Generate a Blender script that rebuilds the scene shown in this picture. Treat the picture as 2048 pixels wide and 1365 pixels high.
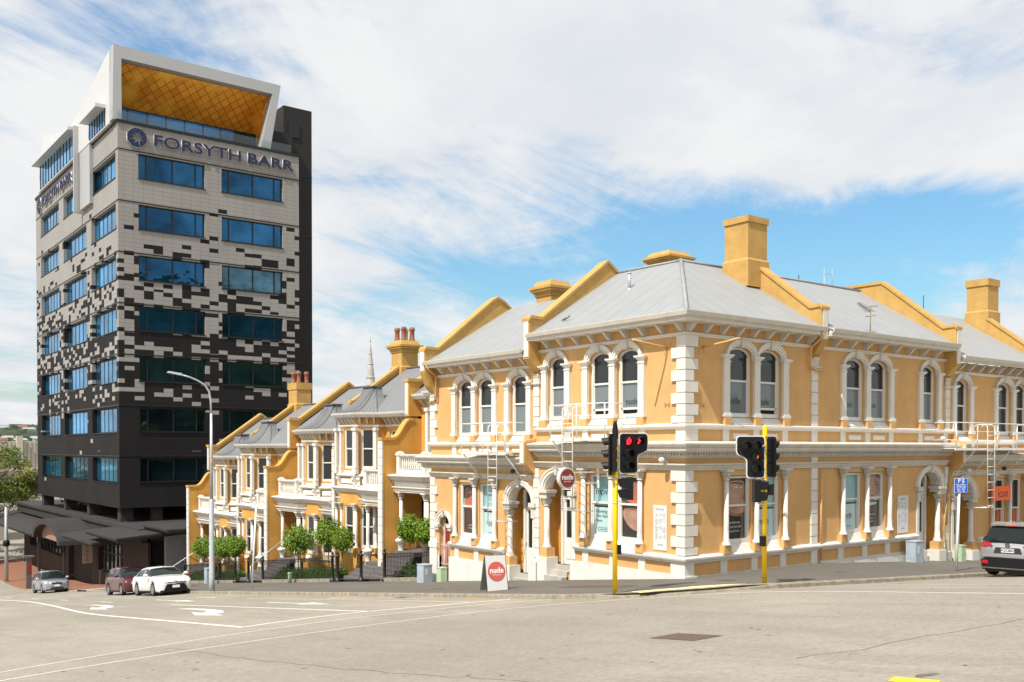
import bpy, bmesh, math, random
from mathutils import Vector, Matrix
R = math.radians
random.seed(7)
S = bpy.context.scene
for o in list(bpy.data.objects): bpy.data.objects.remove(o)
col = S.collection
# ---------------------------------------------------------------- camera
CAM = Vector((-21.718, -19.914, 3.94))
FW = Vector((0.6057, 0.7957, 0)).normalized()
RT = Vector((FW.y, -FW.x, 0))
cd = bpy.data.cameras.new('camera'); cam = bpy.data.objects.new('camera', cd); col.objects.link(cam)
cam.location = CAM
p = R(-0.8)
fwd = FW*math.cos(p) + Vector((0, 0, 1))*math.sin(p); up = RT.cross(fwd)
cam.matrix_world = Matrix(((RT.x, up.x, -fwd.x, CAM.x), (RT.y, up.y, -fwd.y, CAM.y), (RT.z, up.z, -fwd.z, CAM.z), (0, 0, 0, 1)))
cd.sensor_width = 36; cd.lens = 36*1923/2048; cd.shift_y = (923.85-682.5)/2048
cd.clip_end = 9000; cd.clip_start = .1
S.camera = cam
S.view_settings.view_transform = 'Standard'; S.view_settings.look = 'None'
S.view_settings.exposure = 0.2; S.view_settings.gamma = 1
# ---------------------------------------------------------------- sun and sky
SUN = Vector((-.96, -.27, 1.38)).normalized()
sd = bpy.data.lights.new('sun', 'SUN'); sun = bpy.data.objects.new('sun', sd); col.objects.link(sun)
sd.energy = 5.0; sd.angle = R(.5); sd.color = (1, .955, .88)
sun.rotation_euler = SUN.to_track_quat('Z', 'Y').to_euler()
W = bpy.data.worlds.new('World'); S.world = W; W.use_nodes = True
nt = W.node_tree; nt.nodes.clear()

class NT:
    """tiny node-expression helper"""
    def __init__(s, tree): s.t = tree; s.n = tree.nodes; s.l = tree.links
    def node(s, typ, **kw):
        n = s.n.new(typ)
        for k, v in kw.items(): setattr(n, k, v)
        return n
    def put(s, inp, v):
        if isinstance(v, (int, float)): inp.default_value = v
        elif isinstance(v, tuple):
            inp.default_value = v if len(v) == len(inp.default_value) else tuple(v)+(1,)
        else: s.l.new(v, inp)
    def m(s, op, a, b=0.0, c=None, clamp=False):
        n = s.node('ShaderNodeMath', operation=op); n.use_clamp = clamp
        s.put(n.inputs[0], a); s.put(n.inputs[1], b)
        if c is not None: s.put(n.inputs[2], c)
        return n.outputs[0]
    def vm(s, op, a, b=(0, 0, 0)):
        n = s.node('ShaderNodeVectorMath', operation=op); s.put(n.inputs[0], a); s.put(n.inputs[1], b)
        return n.outputs['Value'] if op in ('DOT_PRODUCT', 'LENGTH') else n.outputs['Vector']
    def noise(s, vec, scale, detail=4, rough=.55, dist=0.0, out=0):
        n = s.node('ShaderNodeTexNoise'); s.put(n.inputs['Vector'], vec) if vec is not None else None
        n.inputs['Scale'].default_value = scale; n.inputs['Detail'].default_value = detail
        n.inputs['Roughness'].default_value = rough; n.inputs['Distortion'].default_value = dist
        return n.outputs[out]
    def ramp(s, f, stops, interp='LINEAR'):
        n = s.node('ShaderNodeValToRGB'); n.color_ramp.interpolation = interp
        el = n.color_ramp.elements
        while len(el) < len(stops): el.new(.5)
        for e, (p_, c) in zip(el, stops):
            e.position = p_; e.color = (c, c, c, 1) if isinstance(c, (int, float)) else tuple(c)+(1,)
        s.l.new(f, n.inputs[0]); return n.outputs[0]
    def mix(s, f, a, b, mode='MIX'):
        n = s.node('ShaderNodeMix', data_type='RGBA', blend_type=mode)
        s.put(n.inputs[0], f); s.put(n.inputs[6], a); s.put(n.inputs[7], b); return n.outputs[2]
    def smooth(s, v, a, b):
        n = s.node('ShaderNodeMapRange', interpolation_type='SMOOTHSTEP'); s.put(n.inputs[0], v)
        n.inputs[1].default_value = a; n.inputs[2].default_value = b; return n.outputs[0]

w = NT(nt)
tc = w.node('ShaderNodeTexCoord'); gen = tc.outputs['Generated']
sky = w.node('ShaderNodeTexSky', sky_type='NISHITA'); sky.sun_disc = False
sky.sun_elevation = R(54); sky.sun_rotation = math.atan2(SUN.x, SUN.y); sky.air_density = 1.6; sky.dust_density = .6; sky.ozone_density = 2.0
skyc = w.mix(1.0, sky.outputs[0], (.60, .90, 1.14), 'MULTIPLY')
b1 = w.node('ShaderNodeBackground'); w.l.new(skyc, b1.inputs[0]); b1.inputs[1].default_value = .115
# clouds laid on a high plane: direction / height
x_ = w.vm('DOT_PRODUCT', gen, tuple(RT)); y_ = w.vm('DOT_PRODUCT', gen, tuple(FW)); z_ = w.vm('DOT_PRODUCT', gen, (0, 0, 1))
zz_ = w.m('ADD', w.m('MAXIMUM', z_, 0.0), .11)
cx = w.m('DIVIDE', x_, zz_); cy_ = w.m('DIVIDE', y_, zz_)
def comb(a, b, c=0.0):
    n = w.node('ShaderNodeCombineXYZ'); w.put(n.inputs[0], a); w.put(n.inputs[1], b); w.put(n.inputs[2], c); return n.outputs[0]
# streaks running from lower right to upper left
ca, sa = math.cos(R(62)), math.sin(R(62))
ru = w.m('ADD', w.m('MULTIPLY', cx, ca), w.m('MULTIPLY', cy_, sa)); rv = w.m('SUBTRACT', w.m('MULTIPLY', cy_, ca), w.m('MULTIPLY', cx, sa))
n1 = w.noise(comb(w.m('MULTIPLY', ru, .30), rv), 1.5, 12, .68, .9)
n2 = w.noise(comb(w.m('MULTIPLY', cx, .8), w.m('MULTIPLY', cy_, .5), 3.1), 2.4, 7, .6, .4)
n3 = w.noise(comb(w.m('MULTIPLY', x_, 2.2), w.m('MULTIPLY', z_, 6.0), 1.7), 2.2, 8, .6, .8)
den = w.m('ADD', w.m('ADD', w.m('MULTIPLY', n1, .52), w.m('MULTIPLY', n2, .22)), w.m('MULTIPLY', n3, .34))
def blob(px, py, sx, sy, rot, amp):
    """a patch of thinner (amp<0) or thicker cloud in a given compass direction"""
    d = (fwd + RT*((px-1024)/1923) + up*(-(py-923.85)/1923)).normalized()
    r_ = RT*math.cos(rot)+Vector((0, 0, 1))*math.sin(rot); u_ = d.cross(r_).normalized(); r_ = u_.cross(d).normalized()
    a = w.m('DIVIDE', w.vm('DOT_PRODUCT', gen, tuple(r_)), sx); b = w.m('DIVIDE', w.vm('DOT_PRODUCT', gen, tuple(u_)), sy)
    g = w.m('ADD', w.m('MULTIPLY', a, a), w.m('MULTIPLY', b, b))
    g = w.m('POWER', 2.718, w.m('MULTIPLY', g, -1.0))
    f = w.m('GREATER_THAN', w.vm('DOT_PRODUCT', gen, tuple(d)), 0.0)
    return w.m('MULTIPLY', w.m('MULTIPLY', g, f), amp)
bias = .072
for bl in ((1750, 470, .30, .055, -.10, -.30), (1300, 560, .26, .045, .0, -.20), (1950, 430, .14, .05, 0, -.10),
           (150, 110, .22, .07, .15, -.125), (30, 560, .10, .06, 0, -.10), (480, 70, .16, .05, -.1, -.07), (720, 640, .12, .05, 0, -.13), (700, 560, .16, .03, .05, .05),
           (1050, 230, .16, .05, -.4, -.09), (760, 330, .10, .035, -.3, -.07), (1500, 60, .18, .03, -.2, -.05), (900, 120, .35, .10, -.2, .07), (1500, 250, .35, .10, -.15, .13), (180, 300, .10, .10, .6, .10), (1850, 520, .20, .02, -.25, .08)):
    bias = w.m('ADD', bias, blob(*bl))
den = w.m('ADD', den, bias)
cover = w.smooth(den, .41, .60)
cover = w.m('MAXIMUM', cover, w.m('MULTIPLY', w.smooth(z_, .12, -.02), .75))
b2 = w.node('ShaderNodeBackground'); w.l.new(w.ramp(w.smooth(n2, .3, .7), [(0, (.82, .86, .91)), (1, (.98, .985, .99))]), b2.inputs[0]); b2.inputs[1].default_value = .80
mx = w.node('ShaderNodeMixShader'); w.l.new(cover, mx.inputs[0]); w.l.new(b1.outputs[0], mx.inputs[1]); w.l.new(b2.outputs[0], mx.inputs[2])
wo = w.node('ShaderNodeOutputWorld'); w.l.new(mx.outputs[0], wo.inputs[0])

# ---------------------------------------------------------------- materials
def srgb(r, g, b):
    f = lambda c: (c/255/12.92) if c/255 <= .04045 else ((c/255+.055)/1.055)**2.4
    return (f(r), f(g), f(b))
MAT = {}
def mat(name, base, rough=.7, var=.0, vscale=3., bump=0., bscale=30., metal=0., spec=.5, coat=0., emit=None, estr=0., dirt=0., dcol=None):
    if name in MAT: return MAT[name]
    m = bpy.data.materials.new(name); m.use_nodes = True; t = NT(m.node_tree)
    b = m.node_tree.nodes['Principled BSDF']
    b.inputs['Roughness'].default_value = rough; b.inputs['Metallic'].default_value = metal
    b.inputs['Specular IOR Level'].default_value = spec; b.inputs['Coat Weight'].default_value = coat
    c = tuple(base)
    tcn = t.node('ShaderNodeTexCoord'); vec = tcn.outputs['Object']
    if var or dirt:
        n = t.noise(vec, vscale, 5, .6)
        lo = tuple(max(0, v*(1-var)) for v in c); hi = tuple(min(1, v*(1+var)) for v in c)
        cc = t.ramp(n, [(.3, lo), (.7, hi)])
        if dirt:
            # thin vertical streaks plus blotches of grime that belong to the surface
            mp = t.node('ShaderNodeMapping'); t.l.new(vec, mp.inputs[0]); mp.inputs['Scale'].default_value = (5, 5, .5)
            n2_ = t.noise(mp.outputs[0], 1.5, 6, .7); n3_ = t.noise(vec, .9, 4, .6)
            f = t.m('MULTIPLY', t.smooth(n2_, .5, .78), t.smooth(n3_, .42, .68)); f = t.m('MULTIPLY', f, dirt)
            cc = t.mix(f, cc, tuple(dcol) if dcol else tuple(v*.45 for v in c))
        t.l.new(cc, b.inputs['Base Color'])
    else: b.inputs['Base Color'].default_value = c+(1,)
    if bump:
        n = t.noise(vec, bscale, 4, .6); bn = t.node('ShaderNodeBump'); bn.inputs['Strength'].default_value = bump; bn.inputs['Distance'].default_value = .02
        t.l.new(n, bn.inputs['Height']); t.l.new(bn.outputs[0], b.inputs['Normal'])
    if emit: b.inputs['Emission Color'].default_value = tuple(emit)+(1,); b.inputs['Emission Strength'].default_value = estr
    MAT[name] = m; return m
M = lambda n: MAT[n]
mat('ochre', (.62, .362, .140), .82, .11, .9, .3, 40, dirt=.8, dcol=(.42, .24, .09))
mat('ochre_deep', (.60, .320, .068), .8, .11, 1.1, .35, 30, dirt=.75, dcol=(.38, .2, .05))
mat('ochre_roof', (.50, .30, .085), .8, .13, 2, .3, 25, dirt=.7, dcol=(.28, .18, .08))
mat('white', (.70, .67, .61), .6, .05, 3, .12, 40, dirt=.95, dcol=(.36, .32, .26))
mat('white_old', (.60, .56, .485), .7, .08, 3, .2, 30, dirt=.85, dcol=(.28, .24, .19))
mat('cream', (.66, .60, .49), .65, .05, 3, .1, 30, dirt=.5)
mat('white_frame', (.70, .68, .63), .45)
mat('plinth', (.66, .64, .59), .8, .06, 2, .2, 20, dirt=.6, dcol=(.45, .42, .38))
mat('concrete', (.42, .39, .35), .9, .15, 3, .3, 40, dirt=.4)
mat('dark_stone', (.10, .10, .105), .9, .2, 3, .3, 30)
mat('rust_old', (.30, .22, .14), .85, .35, 6, .4, 40)
mat('terracotta', (.27, .10, .05), .7, .25, 6, .2, 30)
mat('buff_pot', (.45, .28, .13), .8, .2, 6, .2, 30)
mat('black', (.012, .012, .013), .45, 0)
mat('black_iron', (.014, .014, .016), .4, .2, 8)
mat('black_plastic', (.008, .008, .009), .5, spec=.3)
mat('rubber', (.018, .018, .018), .8, .2, 10)
mat('traffic_yellow', (.95, .60, .003), .38, .05, 3)
mat('steel', (.42, .44, .46), .35, .08, 6, metal=.6)
mat('galv', (.48, .51, .54), .45, .12, 5, metal=.35)
mat('white_steel', (.80, .79, .75), .4, .05, 4, dirt=.35, dcol=(.5, .42, .32))
mat('white_board', (.66, .66, .65), .4)
mat('nude_red', (.25, .045, .04), .45)
mat('coral', (.55, .11, .09), .45)
mat('off_black', (.03, .03, .03), .5)
mat('sign_blue', (.01, .11, .55), .4)
mat('neon_orange', (1.0, .13, .01), .55, 0)
mat('red_lamp', (.6, .0, .01), .3, emit=(1, .02, .04), estr=2.2)
mat('amber_glint', (.8, .2, .02), .3, emit=(1, .25, .03), estr=.5)
mat('lead', (.13, .135, .14), .5, .18, 4, .2, 20, metal=.2)
mat('flash', (.05, .052, .058), .8)
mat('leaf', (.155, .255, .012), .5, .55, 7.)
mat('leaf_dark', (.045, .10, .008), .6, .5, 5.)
mat('leaf_olive', (.19, .19, .02), .6, .55, .6)
mat('bark', (.12, .09, .06), .9, .3, 8)
mat('hedge', (.055, .13, .010), .6, .5, 7.)
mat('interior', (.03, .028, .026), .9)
mat('blind', (.40, .43, .44), .7, .05, 2)
mat('skin_light', (.50, .27, .19), .6, .28, 2.6); mat('skin_shade', (.36, .16, .11), .6, .25, 4)
mat('skin_red', (.55, .13, .07), .6, .08, 3)
mat('poster_brown', (.075, .03, .022), .6); mat('poster_dark', (.02, .016, .015), .6); mat('poster_teal', (.33, .55, .58), .5, .08, 1.0); mat('poster_pale', (.55, .72, .72), .5, .05, 1.)
mat('lips', (.35, .06, .06), .5)
mat('text_dark', (.03, .05, .06), .5); mat('text_white', (.8, .78, .74), .5); mat('text_grey', (.16, .16, .17), .5)
mat('kerb', (.27, .23, .17), .95, .35, 5, .5, 30)
mat('door_red', (.22, .025, .02), .5); mat('pink_iron', (.62, .38, .34), .5)
mat('green_box', (.42, .55, .36), .6, .06, 3); mat('grey_box', (.38, .44, .50), .45, .1, 3, dirt=.3)
mat('tower_dark', (.016, .0145, .015), .75, .15, .6)
mat('alum', (.45, .45, .45), .4, .03, .3, metal=.25)
mat('alum_white', (.56, .56, .56), .45, .02, .3)
mat('navy', (.008, .014, .07), .4); mat('letter_side', (.72, .72, .72), .4)
mat('frame_dark', (.008, .009, .010), .4)
mat('podium_wall', (.045, .026, .018), .8, .25, .7, .3, 6); mat('podium_dark', (.030, .026, .025), .8, .2, 1)
mat('pink_panel', (.30, .17, .13), .8, .1, 2)
mat('beige', (.52, .47, .38), .85, .08, .3); mat('beige_dark', (.33, .31, .28), .85, .08, .3)
mat('plate_white', (.75, .75, .73), .5)
mat('tail_red', (.45, .008, .012), .2, coat=.6); mat('chrome', (.6, .6, .6), .15, metal=1.)
mat('lamp_glass', (.62, .64, .66), .12, metal=.2, coat=.8)

def paint(name, c, flake=.3):
    return mat(name, c, .32, .0, metal=flake, coat=1.)
paint('paint_white', (.80, .80, .79), 0); paint('paint_maroon', (.10, .008, .016), .3); paint('paint_silver', (.42, .46, .52), .6); paint('paint_grey', (.40, .41, .42), .5); paint('paint_red', (.4, .01, .02), .1)

def glassmat(name, base, refl=(1, 1, 1), rough=.03, metal=0., spec=1.0):
    m = bpy.data.materials.new(name); m.use_nodes = True; b = m.node_tree.nodes['Principled BSDF']; t = NT(m.node_tree)
    b.inputs['Base Color'].default_value = tuple(base)+(1,); b.inputs['Roughness'].default_value = rough
    b.inputs['Metallic'].default_value = metal; b.inputs['Specular IOR Level'].default_value = spec*.62; b.inputs['IOR'].default_value = 1.5
    tcn = t.node('ShaderNodeTexCoord'); n = t.noise(tcn.outputs['Object'], .8, 2, .5); bn = t.node('ShaderNodeBump'); bn.inputs['Strength'].default_value = .08; bn.inputs['Distance'].default_value = .05
    if 'tower' in name:
        bn.inputs['Strength'].default_value = .22; q_ = t.noise(tcn.outputs['Object'], .22, 4, .6, .6); t.l.new(t.ramp(q_, [(.35, tuple(v*.45 for v in base)), (.65, tuple(min(1, v*1.45) for v in base))]), b.inputs['Base Color'])
    t.l.new(n, bn.inputs['Height']); t.l.new(bn.outputs[0], b.inputs['Normal'])
    MAT[name] = m; return m
glassmat('glass', (.018, .021, .022)); glassmat('car_glass', (.008, .012, .012), spec=.8)
glassmat('film', (.16, .19, .20)); glassmat('tower_glass_dark_reflection', (.03, .075, .085), metal=.85, rough=.02); glassmat('tower_glass_pale', (.10, .22, .30), metal=.7, rough=.08); glassmat('tower_glass', (.02, .105, .22), metal=.85, rough=.02); glassmat('tower_glass_side', (.04, .36, .70), metal=.85, rough=.03)
def clear(name):
    m = bpy.data.materials.new(name); m.use_nodes = True; t = NT(m.node_tree); t.n.clear()
    tr = t.node('ShaderNodeBsdfTransparent'); gl = t.node('ShaderNodeBsdfGlossy'); gl.inputs['Roughness'].default_value = .02
    fr = t.node('ShaderNodeLayerWeight'); fr.inputs[0].default_value = .5; mxs = t.node('ShaderNodeMixShader'); out = t.node('ShaderNodeOutputMaterial')
    t.l.new(t.m('ADD', t.m('MULTIPLY', t.m('POWER', fr.outputs['Facing'], 4.0), .7), .05), mxs.inputs[0]); t.l.new(tr.outputs[0], mxs.inputs[1]); t.l.new(gl.outputs[0], mxs.inputs[2]); t.l.new(mxs.outputs[0], out.inputs[0])
    tr.inputs[0].default_value = (.93, .96, .96, 1); MAT[name] = m
clear('clear_glass')

def roofmat(name, base, axis, pitch=.076, lap=.76):
    """corrugated painted steel: ribs across `axis` (0=x,1=y), faint sheet laps and wear"""
    m = bpy.data.materials.new(name); m.use_nodes = True; t = NT(m.node_tree); b = m.node_tree.nodes['Principled BSDF']
    b.inputs['Roughness'].default_value = .55; b.inputs['Metallic'].default_value = .0
    g = t.node('ShaderNodeNewGeometry'); sp = t.node('ShaderNodeSeparateXYZ'); t.l.new(g.outputs['Position'], sp.inputs[0]); c = sp.outputs[axis]
    h = t.m('SINE', t.m('MULTIPLY', c, 2*math.pi/pitch))
    f = t.m('FRACT', t.m('DIVIDE', c, lap)); line = t.m('LESS_THAN', f, .035)
    n = t.noise(g.outputs['Position'], 1.4, 6, .65); sc = t.noise(g.outputs['Position'], 9., 3, .7)
    cc = t.ramp(n, [(.3, tuple(v*.93 for v in base)), (.7, tuple(min(1, v*1.04) for v in base))])
    cc = t.mix(t.m('MULTIPLY', line, .75), cc, tuple(v*.5 for v in base)); cc = t.mix(t.m('MULTIPLY', t.smooth(sc, .68, .78), .35), cc, tuple(v*.55 for v in base))
    t.l.new(cc, b.inputs['Base Color'])
    bn = t.node('ShaderNodeBump'); bn.inputs['Strength'].default_value = .35; bn.inputs['Distance'].default_value = .012; t.l.new(t.m('SUBTRACT', h, t.m('MULTIPLY', line, 2.)), bn.inputs['Height']); t.l.new(bn.outputs[0], b.inputs['Normal'])
    MAT[name] = m
roofmat('roof_y', (.29, .30, .305), 1); roofmat('roof_x', (.315, .325, .325), 0); roofmat('roof_terrace', (.20, .205, .215), 1, .12, .9)
roofmat('roof_cap', (.19, .195, .20), 1, .22, 5.)

def towerskin(name):
    m = bpy.data.materials.new(name); m.use_nodes = True; t = NT(m.node_tree); b = m.node_tree.nodes['Principled BSDF']
    g = t.node('ShaderNodeNewGeometry'); sp = t.node('ShaderNodeSeparateXYZ'); t.l.new(g.outputs['Position'], sp.inputs[0])
    u = t.m('ADD', sp.outputs[0], sp.outputs[1]); z = sp.outputs[2]
    a = t.m('DIVIDE', t.m('ADD', u, 100.), .775); c = t.m('DIVIDE', t.m('ADD', z, 10.05), .344)
    cb = t.node('ShaderNodeCombineXYZ'); t.l.new(t.m('FLOOR', a), cb.inputs[0]); t.l.new(t.m('FLOOR', c), cb.inputs[1])
    wn = t.node('ShaderNodeTexWhiteNoise', noise_dimensions='2D'); t.l.new(cb.outputs[0], wn.inputs['Vector'])
    mr = t.node('ShaderNodeMapRange'); t.l.new(z, mr.inputs[0]); mr.inputs[1].default_value = 0; mr.inputs[2].default_value = 32
    thr = t.ramp(mr.outputs[0], [(0, 1), (.17, .985), (.235, .86), (.36, .68), (.46, .50), (.56, .26), (.66, .12), (.74, .05), (.765, 0)])
    dark = t.m('LESS_THAN', wn.outputs['Value'], thr)
    fa = t.m('FRACT', a); fc = t.m('FRACT', c)
    line = t.m('MAXIMUM', t.m('LESS_THAN', fa, .022), t.m('LESS_THAN', fc, .055))
    n = t.noise(g.outputs['Position'], .35, 4, .6)
    lt = t.ramp(n, [(.3, (.295, .28, .262)), (.7, (.335, .32, .30))]); dk = t.ramp(n, [(.3, (.012, .0105, .011)), (.7, (.019, .017, .017))])
    cc = t.mix(dark, lt, dk); cc = t.mix(t.m('MULTIPLY', line, t.m('SUBTRACT', .62, t.m('MULTIPLY', dark, .45))), cc, (.07, .065, .06))
    t.l.new(cc, b.inputs['Base Color']); b.inputs['Roughness'].default_value = .75; b.inputs['Specular IOR Level'].default_value = .2; MAT[name] = m
towerskin('tower_skin')

def goldmat():
    m = bpy.data.materials.new('gold'); m.use_nodes = True; t = NT(m.node_tree); b = m.node_tree.nodes['Principled BSDF']
    tcn = t.node('ShaderNodeTexCoord'); mp = t.node('ShaderNodeMapping'); t.l.new(tcn.outputs['Object'], mp.inputs[0]); mp.inputs['Rotation'].default_value = (0, 0, R(45))
    sp = t.node('ShaderNodeSeparateXYZ'); t.l.new(mp.outputs[0], sp.inputs[0])
    fx = t.m('FRACT', t.m('DIVIDE', sp.outputs[0], .62)); fy = t.m('FRACT', t.m('DIVIDE', sp.outputs[1], .62))
    line = t.m('MAXIMUM', t.m('LESS_THAN', fx, .07), t.m('LESS_THAN', fy, .07))
    cb = t.node('ShaderNodeCombineXYZ'); t.l.new(t.m('FLOOR', t.m('DIVIDE', sp.outputs[0], .62)), cb.inputs[0]); t.l.new(t.m('FLOOR', t.m('DIVIDE', sp.outputs[1], .62)), cb.inputs[1])
    wn = t.node('ShaderNodeTexWhiteNoise', noise_dimensions='2D'); t.l.new(cb.outputs[0], wn.inputs['Vector'])
    cc = t.ramp(wn.outputs['Value'], [(0, (.70, .27, .018)), (1, (.92, .42, .04))]); cc = t.mix(line, cc, (.22, .07, .006))
    n = t.noise(tcn.outputs['Object'], .35, 2, .5); cc = t.mix(t.smooth(n, .5, .75), cc, (1.0, .55, .07))
    t.l.new(cc, b.inputs['Base Color']); b.inputs['Metallic'].default_value = .25; b.inputs['Roughness'].default_value = .42; MAT['gold'] = m
goldmat()

def roadmat(name, base, dark, agg=.16, seamy=True):
    m = bpy.data.materials.new(name); m.use_nodes = True; t = NT(m.node_tree); b = m.node_tree.nodes['Principled BSDF']
    g = t.node('ShaderNodeNewGeometry'); P = g.outputs['Position']
    big = t.noise(P, .12, 5, .6, .6); mid = t.noise(P, 1.1, 5, .65); spk = t.noise(P, 11., 3, .75); fine = t.noise(P, 55., 3, .8); gr = t.noise(P, 18., 3, .7)
    mp = t.node('ShaderNodeMapping'); t.l.new(P, mp.inputs[0]); mp.inputs['Scale'].default_value = (.55, .09, 1); mp.inputs['Rotation'].default_value = (0, 0, R(8))
    st = t.noise(mp.outputs[0], 1.6, 5, .6, .5)
    cc = t.ramp(big, [(.32, tuple(v*.82 for v in base)), (.68, tuple(v*1.16 for v in base))])
    cc = t.mix(t.m('MULTIPLY', t.smooth(mid, .42, .72), .34), cc, tuple(v*.72 for v in base))
    cc = t.mix(t.m('MULTIPLY', t.smooth(st, .42, .66), .62), cc, tuple(v*.74 for v in base))
    cc = t.mix(t.m('MULTIPLY', t.smooth(spk, .45, .75), .42), cc, dark); cc = t.mix(t.m('MULTIPLY', t.smooth(spk, .50, .25), .35), cc, tuple(min(1, v*1.35) for v in base)); cc = t.mix(t.m('MULTIPLY', t.smooth(fine, .40, .75), .5), cc, dark); cc = t.mix(t.m('MULTIPLY', t.smooth(fine, .5, .25), .3), cc, tuple(min(1, v*1.5) for v in base))
    sp = t.noise(P, 4.3, 2, .5); cc = t.mix(t.m('MULTIPLY', t.smooth(sp, .735, .76), .55), cc, tuple(v*.35 for v in base))
    t.l.new(cc, b.inputs['Base Color']); b.inputs['Roughness'].default_value = .9
    bn = t.node('ShaderNodeBump'); bn.inputs['Strength'].default_value = .5; bn.inputs['Distance'].default_value = .008; t.l.new(t.m('ADD', fine, gr), bn.inputs['Height']); t.l.new(bn.outputs[0], b.inputs['Normal'])
    MAT[name] = m
roadmat('asphalt', (.33, .295, .24), (.12, .105, .082)); roadmat('footpath', (.145, .13, .108), (.07, .066, .06))
def linemat(name, c):
    m = bpy.data.materials.new(name); m.use_nodes = True; t = NT(m.node_tree); b = m.node_tree.nodes['Principled BSDF']
    g = t.node('ShaderNodeNewGeometry'); n = t.noise(g.outputs['Position'], 14., 4, .7); n2_ = t.noise(g.outputs['Position'], 1.3, 3, .6)
    f = t.m('MULTIPLY', t.smooth(n, .52, .70), t.m('ADD', .25, t.m('MULTIPLY', n2_, .7)))
    t.l.new(t.mix(f, c, (.30, .27, .22)), b.inputs['Base Color']); b.inputs['Roughness'].default_value = .7; MAT[name] = m
linemat('paint_line', (.74, .71, .64)); linemat('yellow_line', (.70, .45, .12)); linemat('tactile', (.80, .66, .33)); linemat('yellow_bold', (.85, .55, .02))
def brickmat(name, c1, c2, mortar, sc):
    m = bpy.data.materials.new(name); m.use_nodes = True; t = NT(m.node_tree); b = m.node_tree.nodes['Principled BSDF']
    g = t.node('ShaderNodeNewGeometry'); br = t.node('ShaderNodeTexBrick'); t.l.new(g.outputs['Position'], br.inputs['Vector'])
    br.inputs['Scale'].default_value = sc; br.inputs['Color1'].default_value = c1+(1,); br.inputs['Color2'].default_value = c2+(1,); br.inputs['Mortar'].default_value = mortar+(1,); br.inputs['Mortar Size'].default_value = .03
    n = t.noise(g.outputs['Position'], .6, 4, .6); t.l.new(t.mix(t.m('MULTIPLY', n, .5), br.outputs['Color'], tuple(v*.6 for v in c1)), b.inputs['Base Color']); b.inputs['Roughness'].default_value = .9; MAT[name] = m
brickmat('paving', (.34, .14, .075), (.28, .115, .06), (.22, .13, .09), 4.); brickmat('plate', (.14, .085, .065), (.18, .11, .085), (.05, .04, .035), 7.)
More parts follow.
